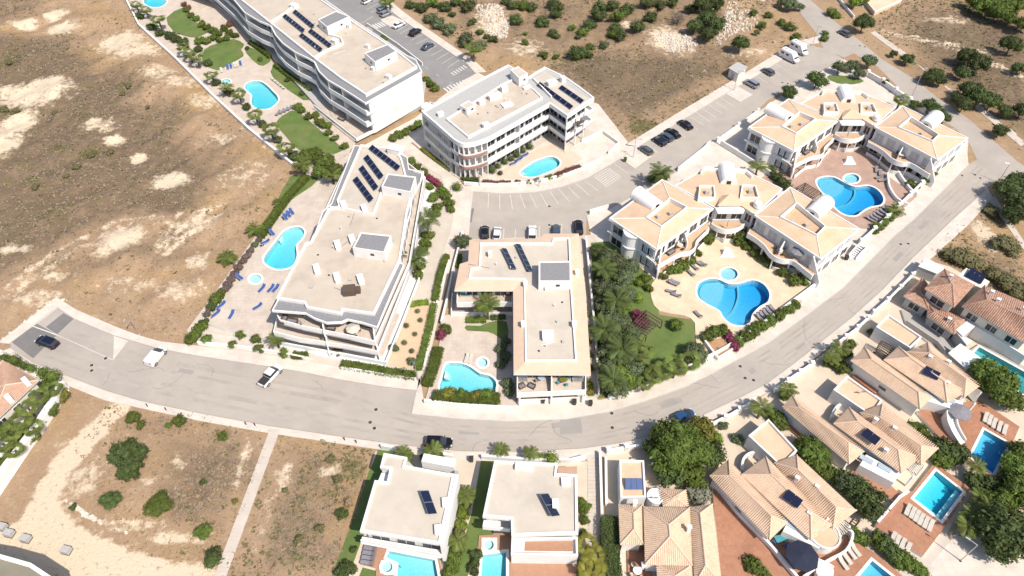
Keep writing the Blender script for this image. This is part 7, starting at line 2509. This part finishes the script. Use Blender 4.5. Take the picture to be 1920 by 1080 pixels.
def rubble(name, label, polys, n, seed):
    rs = random.Random(seed)
    m = MB()
    for poly in polys:
        p = GL(poly)
        xs_, ys_ = [q[0] for q in p], [q[1] for q in p]
        k = 0
        while k < n // len(polys):
            x, y = rs.uniform(min(xs_), max(xs_)), rs.uniform(min(ys_), max(ys_))
            if not inpoly(x, y, p):
                continue
            k += 1
            s = rs.uniform(.12, .5)
            z = gz_at(x, y) - .1
            rot = rs.uniform(0, 6.28)
            h = s * rs.uniform(.6, 1.3)
            b = [(x + s * rs.uniform(.7, 1.1) * math.cos(rot + i * 1.2566), y + s * rs.uniform(.7, 1.1) * math.sin(rot + i * 1.2566)) for i in range(5)]
            t = [lerp((x, y), q, rs.uniform(.4, .75)) for q in b]
            m.loft([[(*q, z) for q in b], [(*q, z + h * rs.uniform(.8, 1.1)) for q in t]])
    o = m.build(name, STONE, None, kind='stuff', label=label, category='rubble')
    return o


rubble('rubble', 'heap of broken white stones on the dry slope', [[(1222, 70), (1256, 62), (1290, 66), (1308, 82), (1300, 100), (1262, 104), (1240, 88)], [(1340, 82), (1352, 40), (1366, 4), (1384, 8), (1420, 30), (1424, 46), (1400, 58), (1376, 66), (1352, 88)], [(890, 10), (930, 6), (955, 40), (950, 75), (915, 70)]], 1500, 5)
rubble('field_stones', 'loose pale stones and spoil beside the dirt track', [[(110, 930), (160, 970), (240, 1000), (300, 1020), (200, 985), (140, 945)], [(0, 640), (100, 560), (130, 560), (60, 600)]], 160, 6)


# ================================================================== VEHICLES
def ring(x, w, z0, z1, ch=.18):
    c = min(ch, (z1 - z0) * .4)
    return [(x, -w + c * .6, z0), (x, w - c * .6, z0), (x, w, z0 + c), (x, w, z1 - c), (x, w - c, z1), (x, -w + c, z1), (x, -w, z1 - c), (x, -w, z0 + c)]


def car_paint(name, col, metal=.25):
    return pm(name, col, tuple(c * .92 for c in col), 3.0, rough=.28, spec=.6, metal=metal)


LAMP = pm('lamp_lens', (.75, .75, .72), None, 3, rough=.1, spec=.7)
TAIL = pm('tail_lens', (.30, .02, .02), None, 3, rough=.15, spec=.6)


def make_car(kind):
    root = thing({'van': 'van', 'pickup': 'pickup_truck', 'camper': 'camper_van'}.get(kind, 'car'), 'car', {'van': 'van', 'pickup': 'pickup', 'camper': 'camper van'}.get(kind, 'car'), (0, 0, 0))
    if kind == 'hatch':
        L, W = 4.1, .88
        st = [(-2.02, .72, .45, .85), (-1.85, .84, .3, 1.0), (-1.0, W, .25, 1.0), (.5, W, .25, .98), (1.2, W, .26, .92), (1.75, .82, .3, .82), (2.05, .66, .42, .68)]
        cab = [(-1.95, .62, .95, 1.0), (-1.6, .7, .95, 1.38), (-1.2, .74, .95, 1.46), (.1, .74, .95, 1.46), (.5, .72, .94, 1.36), (1.25, .66, .88, .95)]
        roof, ax = (-1.55, .25, .66, 1.47), (-1.25, 1.28)
    elif kind == 'suv':
        L, W = 4.6, .93
        st = [(-2.28, .78, .5, 1.0), (-2.1, .9, .35, 1.12), (-1.0, W, .3, 1.12), (.6, W, .3, 1.1), (1.4, W, .3, 1.04), (2.0, .88, .34, .96), (2.3, .74, .45, .8)]
        cab = [(-2.2, .68, 1.05, 1.1), (-1.95, .76, 1.05, 1.55), (-1.5, .8, 1.05, 1.66), (.2, .8, 1.05, 1.66), (.6, .78, 1.05, 1.55), (1.3, .72, 1.0, 1.06)]
        roof, ax = (-1.85, .35, .72, 1.67), (-1.4, 1.45)
    elif kind == 'sedan':
        L, W = 4.6, .9
        st = [(-2.28, .72, .42, .86), (-2.05, .86, .3, .98), (-1.0, W, .25, .98), (.6, W, .25, .95), (1.4, W, .26, .9), (2.0, .84, .3, .8), (2.3, .68, .42, .66)]
        cab = [(-1.75, .62, .94, .99), (-1.15, .7, .94, 1.36), (-.8, .72, .94, 1.42), (.25, .72, .94, 1.42), (.6, .7, .93, 1.32), (1.4, .64, .88, .93)]
        roof, ax = (-1.1, .38, .64, 1.43), (-1.4, 1.4)
    elif kind == 'pickup':
        L, W = 5.2, .92
        st = [(-2.6, .86, .5, 1.05), (-2.5, .9, .4, 1.1), (-.6, W, .35, 1.1), (.6, W, .35, 1.08), (1.5, W, .35, 1.04), (2.3, .88, .38, .96), (2.6, .76, .5, .82)]
        cab = [(-.75, .72, 1.05, 1.1), (-.65, .78, 1.05, 1.68), (-.3, .8, 1.05, 1.74), (.7, .8, 1.05, 1.74), (1.05, .78, 1.04, 1.6), (1.65, .72, 1.0, 1.06)]
        roof, ax = (-.6, .85, .74, 1.75), (-1.6, 1.65)
    elif kind == 'van':
        L, W = 4.5, .92
        st = [(-2.24, .82, .4, 1.55), (-2.15, .9, .3, 1.72), (-1.0, W, .28, 1.78), (.3, W, .28, 1.78), (.85, W, .28, 1.35), (1.5, .92, .3, 1.08), (2.1, .84, .36, .92), (2.25, .7, .45, .75)]
        cab = [(.25, .78, 1.1, 1.74), (.55, .8, 1.1, 1.66), (.9, .8, 1.08, 1.42), (1.55, .72, 1.0, 1.08)]
        roof, ax = (-2.05, .35, .78, 1.80), (-1.4, 1.4)
    else:
        L, W = 6.0, 1.05
        st = [(-3.0, .98, .5, 2.5), (-2.9, 1.04, .4, 2.66), (-1.0, W, .35, 2.7), (1.2, W, .35, 2.7), (1.7, W, .35, 2.1), (2.2, .98, .38, 1.35), (2.85, .9, .42, 1.05), (3.0, .8, .5, .9)]
        cab = [(1.25, .86, 1.35, 2.0), (1.6, .9, 1.35, 2.05), (1.9, .88, 1.3, 1.75), (2.3, .8, 1.2, 1.38)]
        roof, ax = (-2.8, 1.0, .9, 2.72), (-1.8, 2.1)
    MB().loft([ring(*s) for s in st]).build('body', None, root).data.materials.append(car_paint('paint_white', (.72, .72, .72), 0))
    g = MB().loft([ring(*s, ch=.1) for s in cab]).build('cabin_glass', GLASS, root)
    x0, x1, w, z = roof
    MB().prism([(x0, -w), (x1, -w * .96), (x1, w * .96), (x0, w)], z - .05, z + .01).build('roof_panel', None, root).data.materials.append(car_paint('paint_white', (.72,) * 3, 0))
    r = .33 if kind in ('hatch', 'sedan') else .38
    for xx in ax:
        for s in (-1, 1):
            wo = MB().tube((xx, s * (W - .2), r), (xx, s * (W + .02), r), r, n=14).build('wheel', RUBBER, root)
            MB().tube((xx, s * (W + .0), r), (xx, s * (W + .035), r), r * .6, n=10).build('rim', ALU, wo)
    for s in (-1, 1):
        MB().box((st[-2][0] + .12, s * st[-2][1] * .72, st[-2][3] - .22), (.3, .3, .16)).build('headlight', LAMP, root)
        MB().box((st[0][0] + .03, s * st[0][1] * .82, st[0][3] - .2), (.2, .22, .22)).build('tail_light', TAIL, root)
        MB().box((cab[-1][0] - .35, s * (W + .06), cab[-1][2] + .05), (.16, .2, .13)).build('door_mirror', DARKM, root)
    if kind == 'pickup':
        MB().prism([(-2.45, -.78), (-.8, -.78), (-.8, .78), (-2.45, .78)], 1.0, 1.13).build('load_bed_cover', DARKM, root)
    if kind == 'camper':
        for xx, ww in ((-1.8, .8), (-.4, .5)):
            MB().box((xx, 0, 2.7), (ww, .6, .1)).build('roof_hatch', GREYR, root)
        for s in (-1, 1):
            for xx in (-2.0, -.3):
                MB().box((xx, s * 1.03, 1.5), (1.0, .08, .55)).build('side_window', GLASS, root)
            MB().box((-.6, s * 1.055, 1.0), (4.2, .03, .08)).build('side_stripe', GREYR, root)
    return freeze(root)


CARS = {k: make_car(k) for k in ('hatch', 'suv', 'sedan', 'pickup', 'van', 'camper')}
PNT = {'black': car_paint('paint_black', (.012, .012, .015)), 'navy': car_paint('paint_navy', (.012, .018, .04)), 'blue': car_paint('paint_blue', (.03, .085, .20)), 'steel': car_paint('paint_steel', (.10, .13, .18), .4),
       'grey': car_paint('paint_grey', (.16, .17, .18), .4), 'silver': car_paint('paint_silver', (.42, .44, .46), .5), 'white': car_paint('paint_white', (.72,) * 3, 0)}


def car(kind, paint, a, b, label, z=ZR + .01):
    """a = rear, b = front of the car as seen on the ground plan"""
    p, q = G(*a, z + .7), G(*b, z + .7)
    c = lerp(p, q, .5)
    m = PNT[paint]
    return dup(CARS[kind], (c[0], c[1], z), math.atan2(q[1] - p[1], q[0] - p[0]), 1.0, label, 'parked vehicles', {'body': m, 'roof_panel': m})


car('suv', 'navy', (110, 649), (67, 634), 'dark navy car parked alone in the turning area at the left')
car('van', 'white', (281, 682), (304, 654), 'white delivery van parked slanting at the end of the road')
car('pickup', 'white', (493, 719), (521, 689), 'white pickup truck with black load bed on the wide road')
car('suv', 'black', (802, 829), (843, 830), 'black off-road car beside the kerb in front of the left cubic villa')
car('hatch', 'blue', (1266, 788), (1298, 772), 'blue car half hidden by the huge leafy street tree')
car('hatch', 'white', (678, 6), (698, -4), 'white car at the top edge of the striped car park')
car('hatch', 'silver', (707, 24), (729, 14), 'silver car in the striped car park, upper of two by the palm')
car('hatch', 'silver', (712, 30), (734, 20), 'pale car with blue shaded rear by the car park palm, lower of two')
car('sedan', 'white', (737, 51), (758, 41), 'white saloon next to the upper zebra crossing')
car('suv', 'black', (767, 67), (790, 53), 'black estate car in the striped car park')
car('sedan', 'steel', (790, 93), (814, 79), 'steel blue saloon alone in the lower striped bays')
car('van', 'white', (795, 208), (810, 193), 'small white van between the top left block and the rounded block', z=.1)
car('sedan', 'black', (1297, 241), (1274, 225), 'black saloon in the slanted street bays, highest of its row')
car('sedan', 'black', (1274, 257), (1250, 241), 'black saloon second from the top in the slanted street bays')
car('hatch', 'steel', (1261, 264), (1239, 249), 'steel blue hatchback third in the slanted street bays')
car('hatch', 'navy', (1248, 272), (1226, 256), 'dark blue hatchback fourth in the slanted street bays')
car('hatch', 'grey', (1223, 289), (1200, 273), 'grey blue hatchback lowest in the slanted street bays')
car('suv', 'silver', (1421, 163), (1398, 150), 'silver car below the utility kiosk')
car('hatch', 'grey', (1451, 140), (1430, 127), 'grey car just below the two camper vans')
car('camper', 'white', (1465, 100), (1496, 116), 'white camper van, nearer of the pair by the junction')
car('camper', 'white', (1482, 84), (1514, 103), 'white camper van, farther of the pair by the junction')
car('sedan', 'grey', (1596, 68), (1573, 55), 'dark grey car driving on the avenue beside the big round tree')
car('hatch', 'black', (909, 444), (909, 425), 'black car leftmost in the lower parking row')
car('hatch', 'white', (931, 446), (933, 428), 'white car second from the left in the lower parking row')
car('suv', 'white', (998, 446), (998, 427), 'white car in the middle of the lower parking row')
car('hatch', 'steel', (1043, 441), (1043, 423), 'steel blue car tucked under the peach roof border')
car('suv', 'black', (1086, 437), (1084, 415), 'black car rightmost in the lower parking row')
for k in CARS.values():
    retire(k)


# ================================================================== OUTDOOR FURNITURE
def make_lounger(mat, frame):
    r = thing('sun_lounger', 'lounger', 'sun lounger', (0, 0, 0))
    f = MB()
    for s in (-.3, .3):
        f.tube((-.95, s, .3), (.95, s, .3), .025, n=5)
    f.tube((-.95, -.3, .3), (-.95, .3, .3), .025, n=5).tube((.95, -.3, .3), (.95, .3, .3), .025, n=5)
    f.build('frame', frame, r)
    for x in (-.75, .7):
        for s in (-.29, .29):
            MB().tube((x, s, 0), (x, s, .3), .025, n=5).build('leg', frame, r)
    MB().box((-.3, 0, .31), (1.3, .58, .09)).build('seat', mat, r)
    MB().slab3([(.36, -.29, .34), (.36, .29, .34), (.98, .29, .68), (.98, -.29, .68)], .09).build('backrest', mat, r)
    return freeze(r)


LW_ = make_lounger(CLOTH_W, WHITE2)
LB_ = make_lounger(CLOTH_B, WHITE2)
LD_ = make_lounger(CLOTH_G, DARKM)


def loungers(proto, desc, zone, items, rz, z=0.0):
    rk = ordinals(items)
    for i, it in enumerate(items):
        p = G(it[0], it[1], z + .35)
        dup(proto, (p[0], p[1], z), R(it[2] if len(it) > 2 else rz), 1.05, desc + ' ' + zone + (', %s from the left' % ORD[rk[i]] if len(items) > 1 else ''), desc + 's ' + zone if len(items) > 1 else None)


loungers(LB_, 'blue sun lounger', 'in the upper group on the centre left terrace', [(535, 407), (541, 402), (547, 397)], 125, 1.0)
loungers(LB_, 'blue sun lounger', 'along the hedge of the centre left terrace', [(510, 436, 130), (497, 454, 35), (449, 519, 140)], 0, 1.0)
loungers(LB_, 'blue sun lounger', 'between paddling pool and large block', [(491, 541), (508, 541), (517, 541)], 65, 1.0)
loungers(LB_, 'blue sun lounger', 'near the street edge of the terrace', [(483, 575, 45), (434, 590, 80), (415, 572, 55), (405, 588, 55)], 0, 1.0)
loungers(LB_, 'blue sun lounger', 'beside the egg shaped pool', [(963, 306), (973, 299), (984, 291)], 30, .16)
loungers(LB_, 'blue sun lounger', 'at the edge of the upper garden lawn', [(427, 126), (433, 124), (451, 119)], 110, .1)
loungers(LW_, 'white sun lounger', 'at the edge of the upper garden lawn', [(415, 132), (440, 122), (445, 121)], 110, .1)
loungers(LW_, 'white sun lounger', 'along the second lawn strip', [(511, 148), (516, 152), (521, 156), (526, 160), (531, 164)], -55, .1)
loungers(LD_, 'grey sun lounger', 'at the top of the long lawn', [(521, 212), (529, 209), (536, 206), (543, 203)], 70, .1)
loungers(LD_, 'dark sun lounger', 'left of the three lobed pool on peach paving', [(1262, 531, 150), (1266, 528, 150), (1258, 546, -20), (1268, 553, -30), (1296, 512, -60), (1303, 501, -60), (1312, 494, -50), (1318, 494, -50), (1309, 589, -60)], 0, .2)
loungers(LD_, 'dark sun lounger', 'right of the three lobed pool on peach paving', [(1425, 596), (1431, 592), (1437, 588), (1443, 584), (1449, 579)], 120, .2)
loungers(LD_, 'dark sun lounger', 'below the three lobed pool on mauve paving', [(1632, 411), (1638, 408), (1644, 405), (1650, 401), (1656, 397), (1661, 392)], 130, .2)
loungers(LD_, 'dark sun lounger', 'beside the sunken stair on mauve paving', [(1643, 318, 70), (1650, 324, 70), (1648, 332, 20), (1655, 338, 10)], 0, .2)
loungers(LW_, 'cream sun lounger', 'in the long row of the middle villa', [(1702, 956), (1711, 962), (1719, 968), (1727, 974), (1736, 980), (1745, 986)], 53, .7)
loungers(LW_, 'cream sun lounger', 'in the short row of the middle villa', [(1674, 1009), (1682, 1015), (1692, 1021), (1702, 1029)], 53, .7)
loungers(LW_, 'cream sun lounger', 'beside the deep blue villa pool', [(1848, 783), (1856, 788), (1864, 794), (1874, 800), (1884, 806)], 56, .7)
loungers(LW_, 'cream sun lounger', 'beside the nearest villa curved wall', [(1581, 1056), (1588, 1046), (1596, 1036), (1604, 1031)], 112, .7)
loungers(LD_, 'grey sun lounger', 'on the deck of the left cubic villa', [(694, 1028), (692, 1037), (690, 1046), (688, 1055)], -10, .3)
loungers(LW_, 'white sun lounger', 'beside the wavy pool', [(875, 672), (882, 673)], 75, .3)
for p in (LW_, LB_, LD_):
    retire(p)


def parasol(label, px, py, z, r, mat, h=2.5, open_=True):
    p = G(px, py, z + h)
    t = thing('parasol', label, 'parasol', (*p, z))
    MB().tube((*p, z), (*p, z + h + .1), .03, n=6).build('pole', ALU, t)
    MB().box((p[0], p[1], z), (.5, .5, .1)).build('base', GREYR, t)
    if open_:
        for i in range(8):
            a0, a1 = math.pi * i / 4, math.pi * (i + 1) / 4
            e0 = (p[0] + r * math.cos(a0), p[1] + r * math.sin(a0), z + h - .45)
            e1 = (p[0] + r * math.cos(a1), p[1] + r * math.sin(a1), z + h - .45)
            MB().poly([(p[0], p[1], z + h), e0, e1]).poly([e0, (e0[0], e0[1], e0[2] - .15), (e1[0], e1[1], e1[2] - .15), e1]).build('canopy_panel', mat, t)
    else:
        MB().lathe((*p, z), [(.08, .9), (.2, 1.1), (.16, 1.8), (.04, h)], 8).build('folded_canopy', mat, t)


parasol('large open navy parasol on the terrace of the nearest tiled villa', 1506, 1040, .7, 2.4, CLOTH_N, 2.8)
parasol('folded beige parasol on the middle balcony of the nearer fan block', 1367, 412, 3.2, 1, CLOTH_W, 2.6, False)
parasol('folded beige parasol on the middle balcony of the farther fan block', 1594, 244, 3.2, 1, CLOTH_W, 2.6, False)
parasol('grey blue open parasol on the terrace of the farthest villa', 1802, 768, .7, 1.9, CLOTH_G, 2.6)
parasol('folded grey parasol on the left front terrace of the large block', 562, 600, 6.4, 1, CLOTH_G, 2.3, False)
parasol('open white parasol on the top terrace of the large block', 661, 612, 6.4, 1.3, CLOTH_W, 2.3)
parasol('grey open parasol on the right wing balcony of the nearer fan block', 1497, 468, 3.2, 1.4, CLOTH_G, 2.4)


def table_set(label, px, py, z, top=WHITE2, chairs=4, cm=WICKER, rnd=True, r=.65):
    p = G(px, py, z + .6)
    t = thing('dining_set_table', label, 'table', (*p, z))
    (MB().lathe((*p, z), [(r, .70), (r, .75)], 16) if rnd else MB().box((p[0], p[1], z + .7), (r * 2.2, r * 1.3, .06), .2)).build('table_top', top, t)
    MB().tube((*p, z), (*p, z + .7), .06, .05, 6).build('pedestal', ALU, t)
    for i in range(chairs):
        a = 2 * math.pi * i / chairs + .5
        c = thing('patio_chair', '%s chair %s of the %s' % ({'brown_wicker': 'brown wicker', 'blue_sling': 'blue', 'grey_canvas': 'grey'}.get(cm.name, 'pale'), ('east', 'north', 'west', 'south')[i % 4], label), 'chair', (p[0] + (r + .35) * math.cos(a), p[1] + (r + .35) * math.sin(a), z), 'patio chairs')
        c.rotation_euler = (0, 0, a)
        o = c.location
        ORG[c.name] = (0, 0, 0)
        MB().box((0, 0, .4), (.5, .5, .08)).build('seat', cm, c)
        MB().box((.24, 0, .45), (.07, .5, .45)).build('backrest', cm, c)
        for sx in (-.21, .21):
            for sy in (-.21, .21):
                MB().tube((sx, sy, 0), (sx, sy, .4), .025, n=4).build('leg', DARKM, c)


table_set('round table on the large block roof terrace', 663, 622, 6.4)
table_set('turquoise table on the nearest villa terrace', 1464, 1010, .7, CLOTH_T, 4, CLOTH_B, False, .8)
table_set('round table at the bottom villa', 1195, 1070, .4, WHITE2, 4, CLOTH_W)
table_set('table on the rounded block upper loggia', 1085, 230, 6.4, WICKER, 4, CLOTH_G, False, .8)
table_set('table on the nearer fan block left balcony', 1275, 460, 3.2, CLOTH_W, 4, WICKER)
table_set('table on the nearer fan block right balcony', 1462, 470, 3.2, CLOTH_W, 4, WICKER)
table_set('table on the farther fan block right balcony', 1690, 290, 3.2, CLOTH_W, 4, WICKER)
table_set('yellow table on the L-shaped block street terrace', 1056, 712, 3.2, LEAF_Y, 4, CLOTH_T)
table_set('glass table on the L-shaped block street terrace', 1015, 708, 3.2, GLASS2, 2, CLOTH_G)
table_set('table on the large block lower terrace', 630, 658, .4, WICKER, 4, WICKER)


def sofa(label, px, py, z, rz, mat=WICKER, cush=CLOTH_G, L=2.0):
    p = G(px, py, z + .4)
    t = thing('outdoor_sofa', label, 'sofa', (*p, z))
    t.rotation_euler = (0, 0, R(rz))
    ORG[t.name] = (0, 0, 0)
    MB().box((0, 0, 0), (L, .85, .32)).build('base', mat, t)
    MB().box((0, .36, .32), (L, .14, .4)).build('backrest', mat, t)
    for s in (-1, 1):
        MB().box((s * (L / 2 - .07), -.07, .32), (.14, .7, .22)).build('armrest', mat, t)
    for k in range(2):
        MB().box(((k - .5) * (L / 2 - .1), -.06, .32), (L / 2 - .16, .62, .14)).build('cushion', cush, t)


sofa('dark wicker sofa at the left end of the top terrace of the large block', 532, 598, 6.4, 80)
sofa('dark wicker sofa second from left on the top terrace of the large block', 548, 601, 6.4, -10)
sofa('dark wicker sofa in the middle of the top terrace of the large block', 620, 616, 6.4, 170, L=1.6)
sofa('grey sofa at the left of the street terrace of the L-shaped block', 979, 710, 3.2, 0, GREYR)
sofa('grey sofa at the right of the street terrace of the L-shaped block', 1084, 711, 3.2, 0, GREYR)
sofa('round wicker armchair left on the street terrace of the L-shaped block', 978, 723, 3.2, 30, L=1.2)
sofa('round wicker armchair right on the street terrace of the L-shaped block', 997, 723, 3.2, -30, L=1.2)
sofa('turquoise cushioned sofa on the garden terrace of the L-shaped block', 873, 552, 3.2, 0, CLOTH_W, CLOTH_T)
sofa('clay red cushioned sofa on the garden terrace of the L-shaped block', 955, 552, 3.2, 0, CLOTH_W, CLAYP)
sofa('purple grey sofa on the top loggia of the rounded block wing', 1096, 222, 6.4, 35, CLOTH_G)
sofa('wicker sofa on the left wing balcony of the nearer fan block', 1258, 472, 3.2, 40)
sofa('wicker sofa on the left wing balcony of the farther fan block', 1512, 285, 3.2, 40)
sofa('wicker sofa on the ground terrace of the top left block', 640, 222, .93, -35)


def pergola(label, quad, z, n, mat=WICKER, cross=True):
    q = GL(quad, z)
    t = thing('pergola', label, 'pergola', (*quad_center(q), 0))
    for c in q:
        MB().box((c[0], c[1], 0), (.18, .18, z)).build('post', mat, t)
    for i in range(n + 1):
        u = i / n
        MB().strip([lerp(q[0], q[1], u), lerp(q[3], q[2], u)], z, z + .14, .1).build('slat', mat, t)
        if cross:
            MB().strip([lerp(q[0], q[3], u), lerp(q[1], q[2], u)], z + .145, z + .25, .1).build('slat', mat, t)


pergola('brown timber lattice pergola between round lawn and pool deck', [(1182, 612), (1210, 582), (1242, 602), (1212, 630)], 2.4, 7)
pergola('brown timber lattice pergola at the corner of the mauve pool court', [(1494, 352), (1510, 344), (1540, 362), (1524, 374)], 2.4, 6)
pergola('dark timber pergola between garage and house of the farthest villa', [(1640, 660), (1652, 640), (1678, 652), (1660, 678)], 2.5, 7)
pergola('brown slatted pergola roof beside the rounded gable of the nearest villa', [(1572, 1000), (1602, 970), (1612, 976), (1580, 1008)], 2.5, 9, WICKER, False)


# pool side skylight domes
for px, py, w in ((1363, 474, 'on the peach pool deck'), (1592, 302, 'on the mauve pool court')):
    p = G(px, py, .6)
    t = thing('skylight', 'white sloping skylight with blue glass ' + w, 'skylight', (*p, .2))
    a = [(p[0] - 1.6, p[1] - .9), (p[0] + 1.6, p[1] - .9), (p[0] + .7, p[1] + .9), (p[0] - .7, p[1] + .9)]
    b = [(p[0] - .9, p[1] - .4), (p[0] + .9, p[1] - .4), (p[0] + .5, p[1] + .7), (p[0] - .5, p[1] + .7)]
    MB().loft([[(*q, .2) for q in a], [(*q, z) for q, z in zip(b, (.7, .7, 1.5, 1.5))]]).build('frame', WHITE2, t)
    c = [Vector((*lerp(quad_center(b), q, .75), z + .03)) for q, z in zip(b, (.78, .78, 1.42, 1.42))]
    MB().slab3([tuple(x) for x in c], .04).build('pane', GLASS2, t)


# street lamps
def lamp(label, base, h, rz=0.0, arm=1.4):
    p = G(*base)
    t = thing('street_lamp', label, 'street lamp', (*p, 0), 'street lamps')
    MB().tube((*p, 0), (*p, h), .09, .06, 8).build('pole', ALU, t)
    e = (p[0] + arm * math.cos(rz), p[1] + arm * math.sin(rz))
    MB().tube((*p, h), (*e, h + .25), .045, .035, 6).build('arm', ALU, t)
    MB().box((e[0], e[1], h + .18), (.6, .22, .1), rz).build('lamp_head', GREYR, t)
    MB().box((p[0], p[1], 0), (.35, .35, .12)).build('base', KERB, t)


lamp('tall street lamp on the verge of the avenue behind the farther fan block', (1707, 186), 8.5, R(40))
lamp('street lamp at the kerb below the gravel garden', (783, 714), 5.6, R(-100))
lamp('street lamp on the field edge above the white van', (261, 628), 5.6, R(-90))
lamp('street lamp on the pavement by the slanted bays', (1187, 296), 5.6, R(-30))
lamp('street lamp beside the two camper vans', (1523, 85), 6, R(-60))
lamp('street lamp below the utility kiosk', (1376, 170), 6, R(-40))
lamp('street lamp on the pavement below the egg shaped pool', (1010, 350), 5, R(-90))
lamp('street lamp at the kerb below the rounded corner', (899, 349), 5, R(-90))
lamp('street lamp at the lower right drive', (1800, 1052), 5.5, R(140))
lamp('street lamp by the junction below the farther fan block', (1871, 343), 5.5, R(170))

# concrete blocks beside the building site
for i, (px, py) in enumerate(((4, 988), (17, 1000), (48, 1010), (124, 1032))):
    p = G(px, py, .4)
    t = thing('pallet_stack', 'grey stack of building blocks beside the lower left house, %s from the left' % ORD[i], 'pallet', (*p, 0), 'stacks of building blocks')
    MB().box((p[0], p[1], .12), (1.3, 1.0, .8), R(-12)).build('block_stack', PALE_GRAVEL, t)
    MB().box((p[0], p[1], 0), (1.4, 1.1, .1), R(-12)).build('pallet_base', WICKER, t)
# satellite dishes on the garage roofs
for px, py, z, lb in ((1616, 733, 3.4, 'middle tiled villa'), (1228, 931, 3.4, 'bottom tiled villa'), (1722, 650, 4.2, 'farthest tiled villa')):
    p = G(px, py, z + .5)
    t = thing('satellite_dish', 'satellite dish on the roof of the ' + lb, 'satellite dish', (*p, z))
    MB().tube((*p, z), (*p, z + .6), .04, n=6).build('mast', ALU, t)
    m = MB()
    for k, (r, d) in enumerate(((.15, 0), (.35, .05), (.5, .13))):
        pass
    rings = []
    for r, d in ((.05, 0), (.3, .05), (.55, .16)):
        rings.append([(p[0] + r * math.cos(a), p[1] - .15 - d - r * .3 * math.sin(a), z + .65 + r * math.sin(a)) for a in [2 * math.pi * i / 14 for i in range(14)]])
    m.loft(rings, False)
    m.build('dish', GREYR, t)
# beach toys by the farther fan block
p = G(1628, 288, .4)
t = thing('inflatable_mat', 'blue pool mat leaning on the terrace edge of the farther fan block', 'pool mat', (*p, .2))
MB().box((p[0], p[1], .22), (1.6, .6, .16), R(-30)).build('mat', CLOTH_B, t)
p = G(1637, 292, .4)
t = thing('plastic_box', 'red plastic box on the terrace edge of the farther fan block', 'box', (*p, .2))
MB().box((p[0], p[1], .22), (1.2, .5, .4), R(-30)).build('box', CLAYP, t)

# iron bollards and bins on the pavements
for px, py, w in ((276, 761, 'left of a pair below the white van'), (311, 768, 'right of a pair below the white van'), (461, 795, 'left one near the stepped path'), (478, 797, 'right one near the stepped path'), (646, 824, 'in front of the dry plot, left one'), (668, 829, 'in front of the dry plot, right one')):
    p = G(px, py, .3)
    t = thing('bollard', 'short iron bollard on the pavement ' + w, 'bollard', (*p, .13), 'iron bollards on the pavement')
    MB().tube((*p, .13), (*p, .85), .09, .08, 8).build('post', DARKM, t)
    MB().lathe((*p, .85), [(.11, 0), (.1, .06), (.02, .12)], 8).build('cap', DARKM, t)
for px, py, w, m in ((1018, 752, 'left of three in the drive of the L-shaped block', DARKM), (1077, 755, 'middle of three in the drive of the L-shaped block', DARKM), (1107, 757, 'right of three in the drive of the L-shaped block', DARKM), (884, 862, 'beside the drive of the left cubic villa', DARKM), (1172, 300, 'green one on the pavement by the slanted bays', LEAF_D), (1587, 484, 'by the stairs of the nearer fan block', DARKM)):
    p = G(px, py, .5)
    t = thing('wheelie_bin', 'wheeled rubbish bin ' + w, 'bin', (*p, .14), 'wheeled rubbish bins')
    MB().loft([[(p[0] + a * .26, p[1] + b * .3, .14) for a, b in ((-1, -1), (1, -1), (1, 1), (-1, 1))], [(p[0] + a * .33, p[1] + b * .36, 1.1) for a, b in ((-1, -1), (1, -1), (1, 1), (-1, 1))]]).build('body', m, t)
    MB().box((p[0], p[1], 1.1), (.7, .78, .07)).build('lid', m, t)


def stair(label, pts, w, z0, z1, n):
    """curved outdoor stair: single treads between two white cheek walls"""
    ln = [Vector(q) for q in cr(GL(pts, (z0 + z1) / 2), 6)]
    t = thing('garden_stair', label, 'stairs', (*ln[0], 0))
    t['kind'] = 'thing'
    m = len(ln)
    for k in range(n):
        f = k / n * (m - 1.001)
        i = int(f)
        a = ln[i].lerp(ln[i + 1], f - i)
        d = (ln[i + 1] - ln[i]).normalized()
        z = z0 + (z1 - z0) * (k + 1) / n
        MB().box((a.x, a.y, 0), (.34, w, z), math.atan2(d.y, d.x)).build('tread', WHITE2, t)
    pl = [tuple(q) for q in ln]
    zz = [z0 + .7 + (z1 - z0) * i / (m - 1) for i in range(m)]
    for s_ in (-1, 1):
        MB().strip(offset_line(pl, s_ * (w / 2 + .1)), 0, zz, .18).build('cheek_wall', WHITE, t)


stair('curved white stair descending to the terrace of the farthest villa', [(1806, 826), (1793, 812), (1782, 796), (1778, 780)], 1.3, .75, 2.4, 14)
stair('wide white stair at the foot of the curved terrace wall of the nearest villa', [(1562, 1078), (1545, 1072), (1528, 1068)], 2.2, .75, 1.9, 10)
stair('white stair beside the road wall below the nearer fan block', [(1598, 482), (1606, 474), (1618, 464)], 1.4, .1, 1.2, 9)
p = G(1546, 1002, 3.0)
t = thing('round_pavilion', 'round cream roofed pavilion at the gable of the nearest tiled villa', 'pavilion', (*p, .7))
MB().lathe((*p, 0), [(2.0, .7), (2.0, 3.0)], 28).build('wall', WHITE, t)
MB().lathe((*p, 0), [(2.3, 2.8), (2.3, 3.25), (2.05, 3.25), (2.05, 3.08)], 28).build('roof_ring', WHITE2, t)
MB().lathe((*p, 0), [(2.04, 3.02), (2.04, 3.09)], 28).build('roof_deck', PEACH, t)
a = R(38)
MB().box((p[0] - .9 * math.sin(a) * .3, p[1] + 1.2, 3.0), (3.4, .3, 1.0), a).build('gable_parapet', WHITE, t)

bpy.data.batch_remove(DEAD)
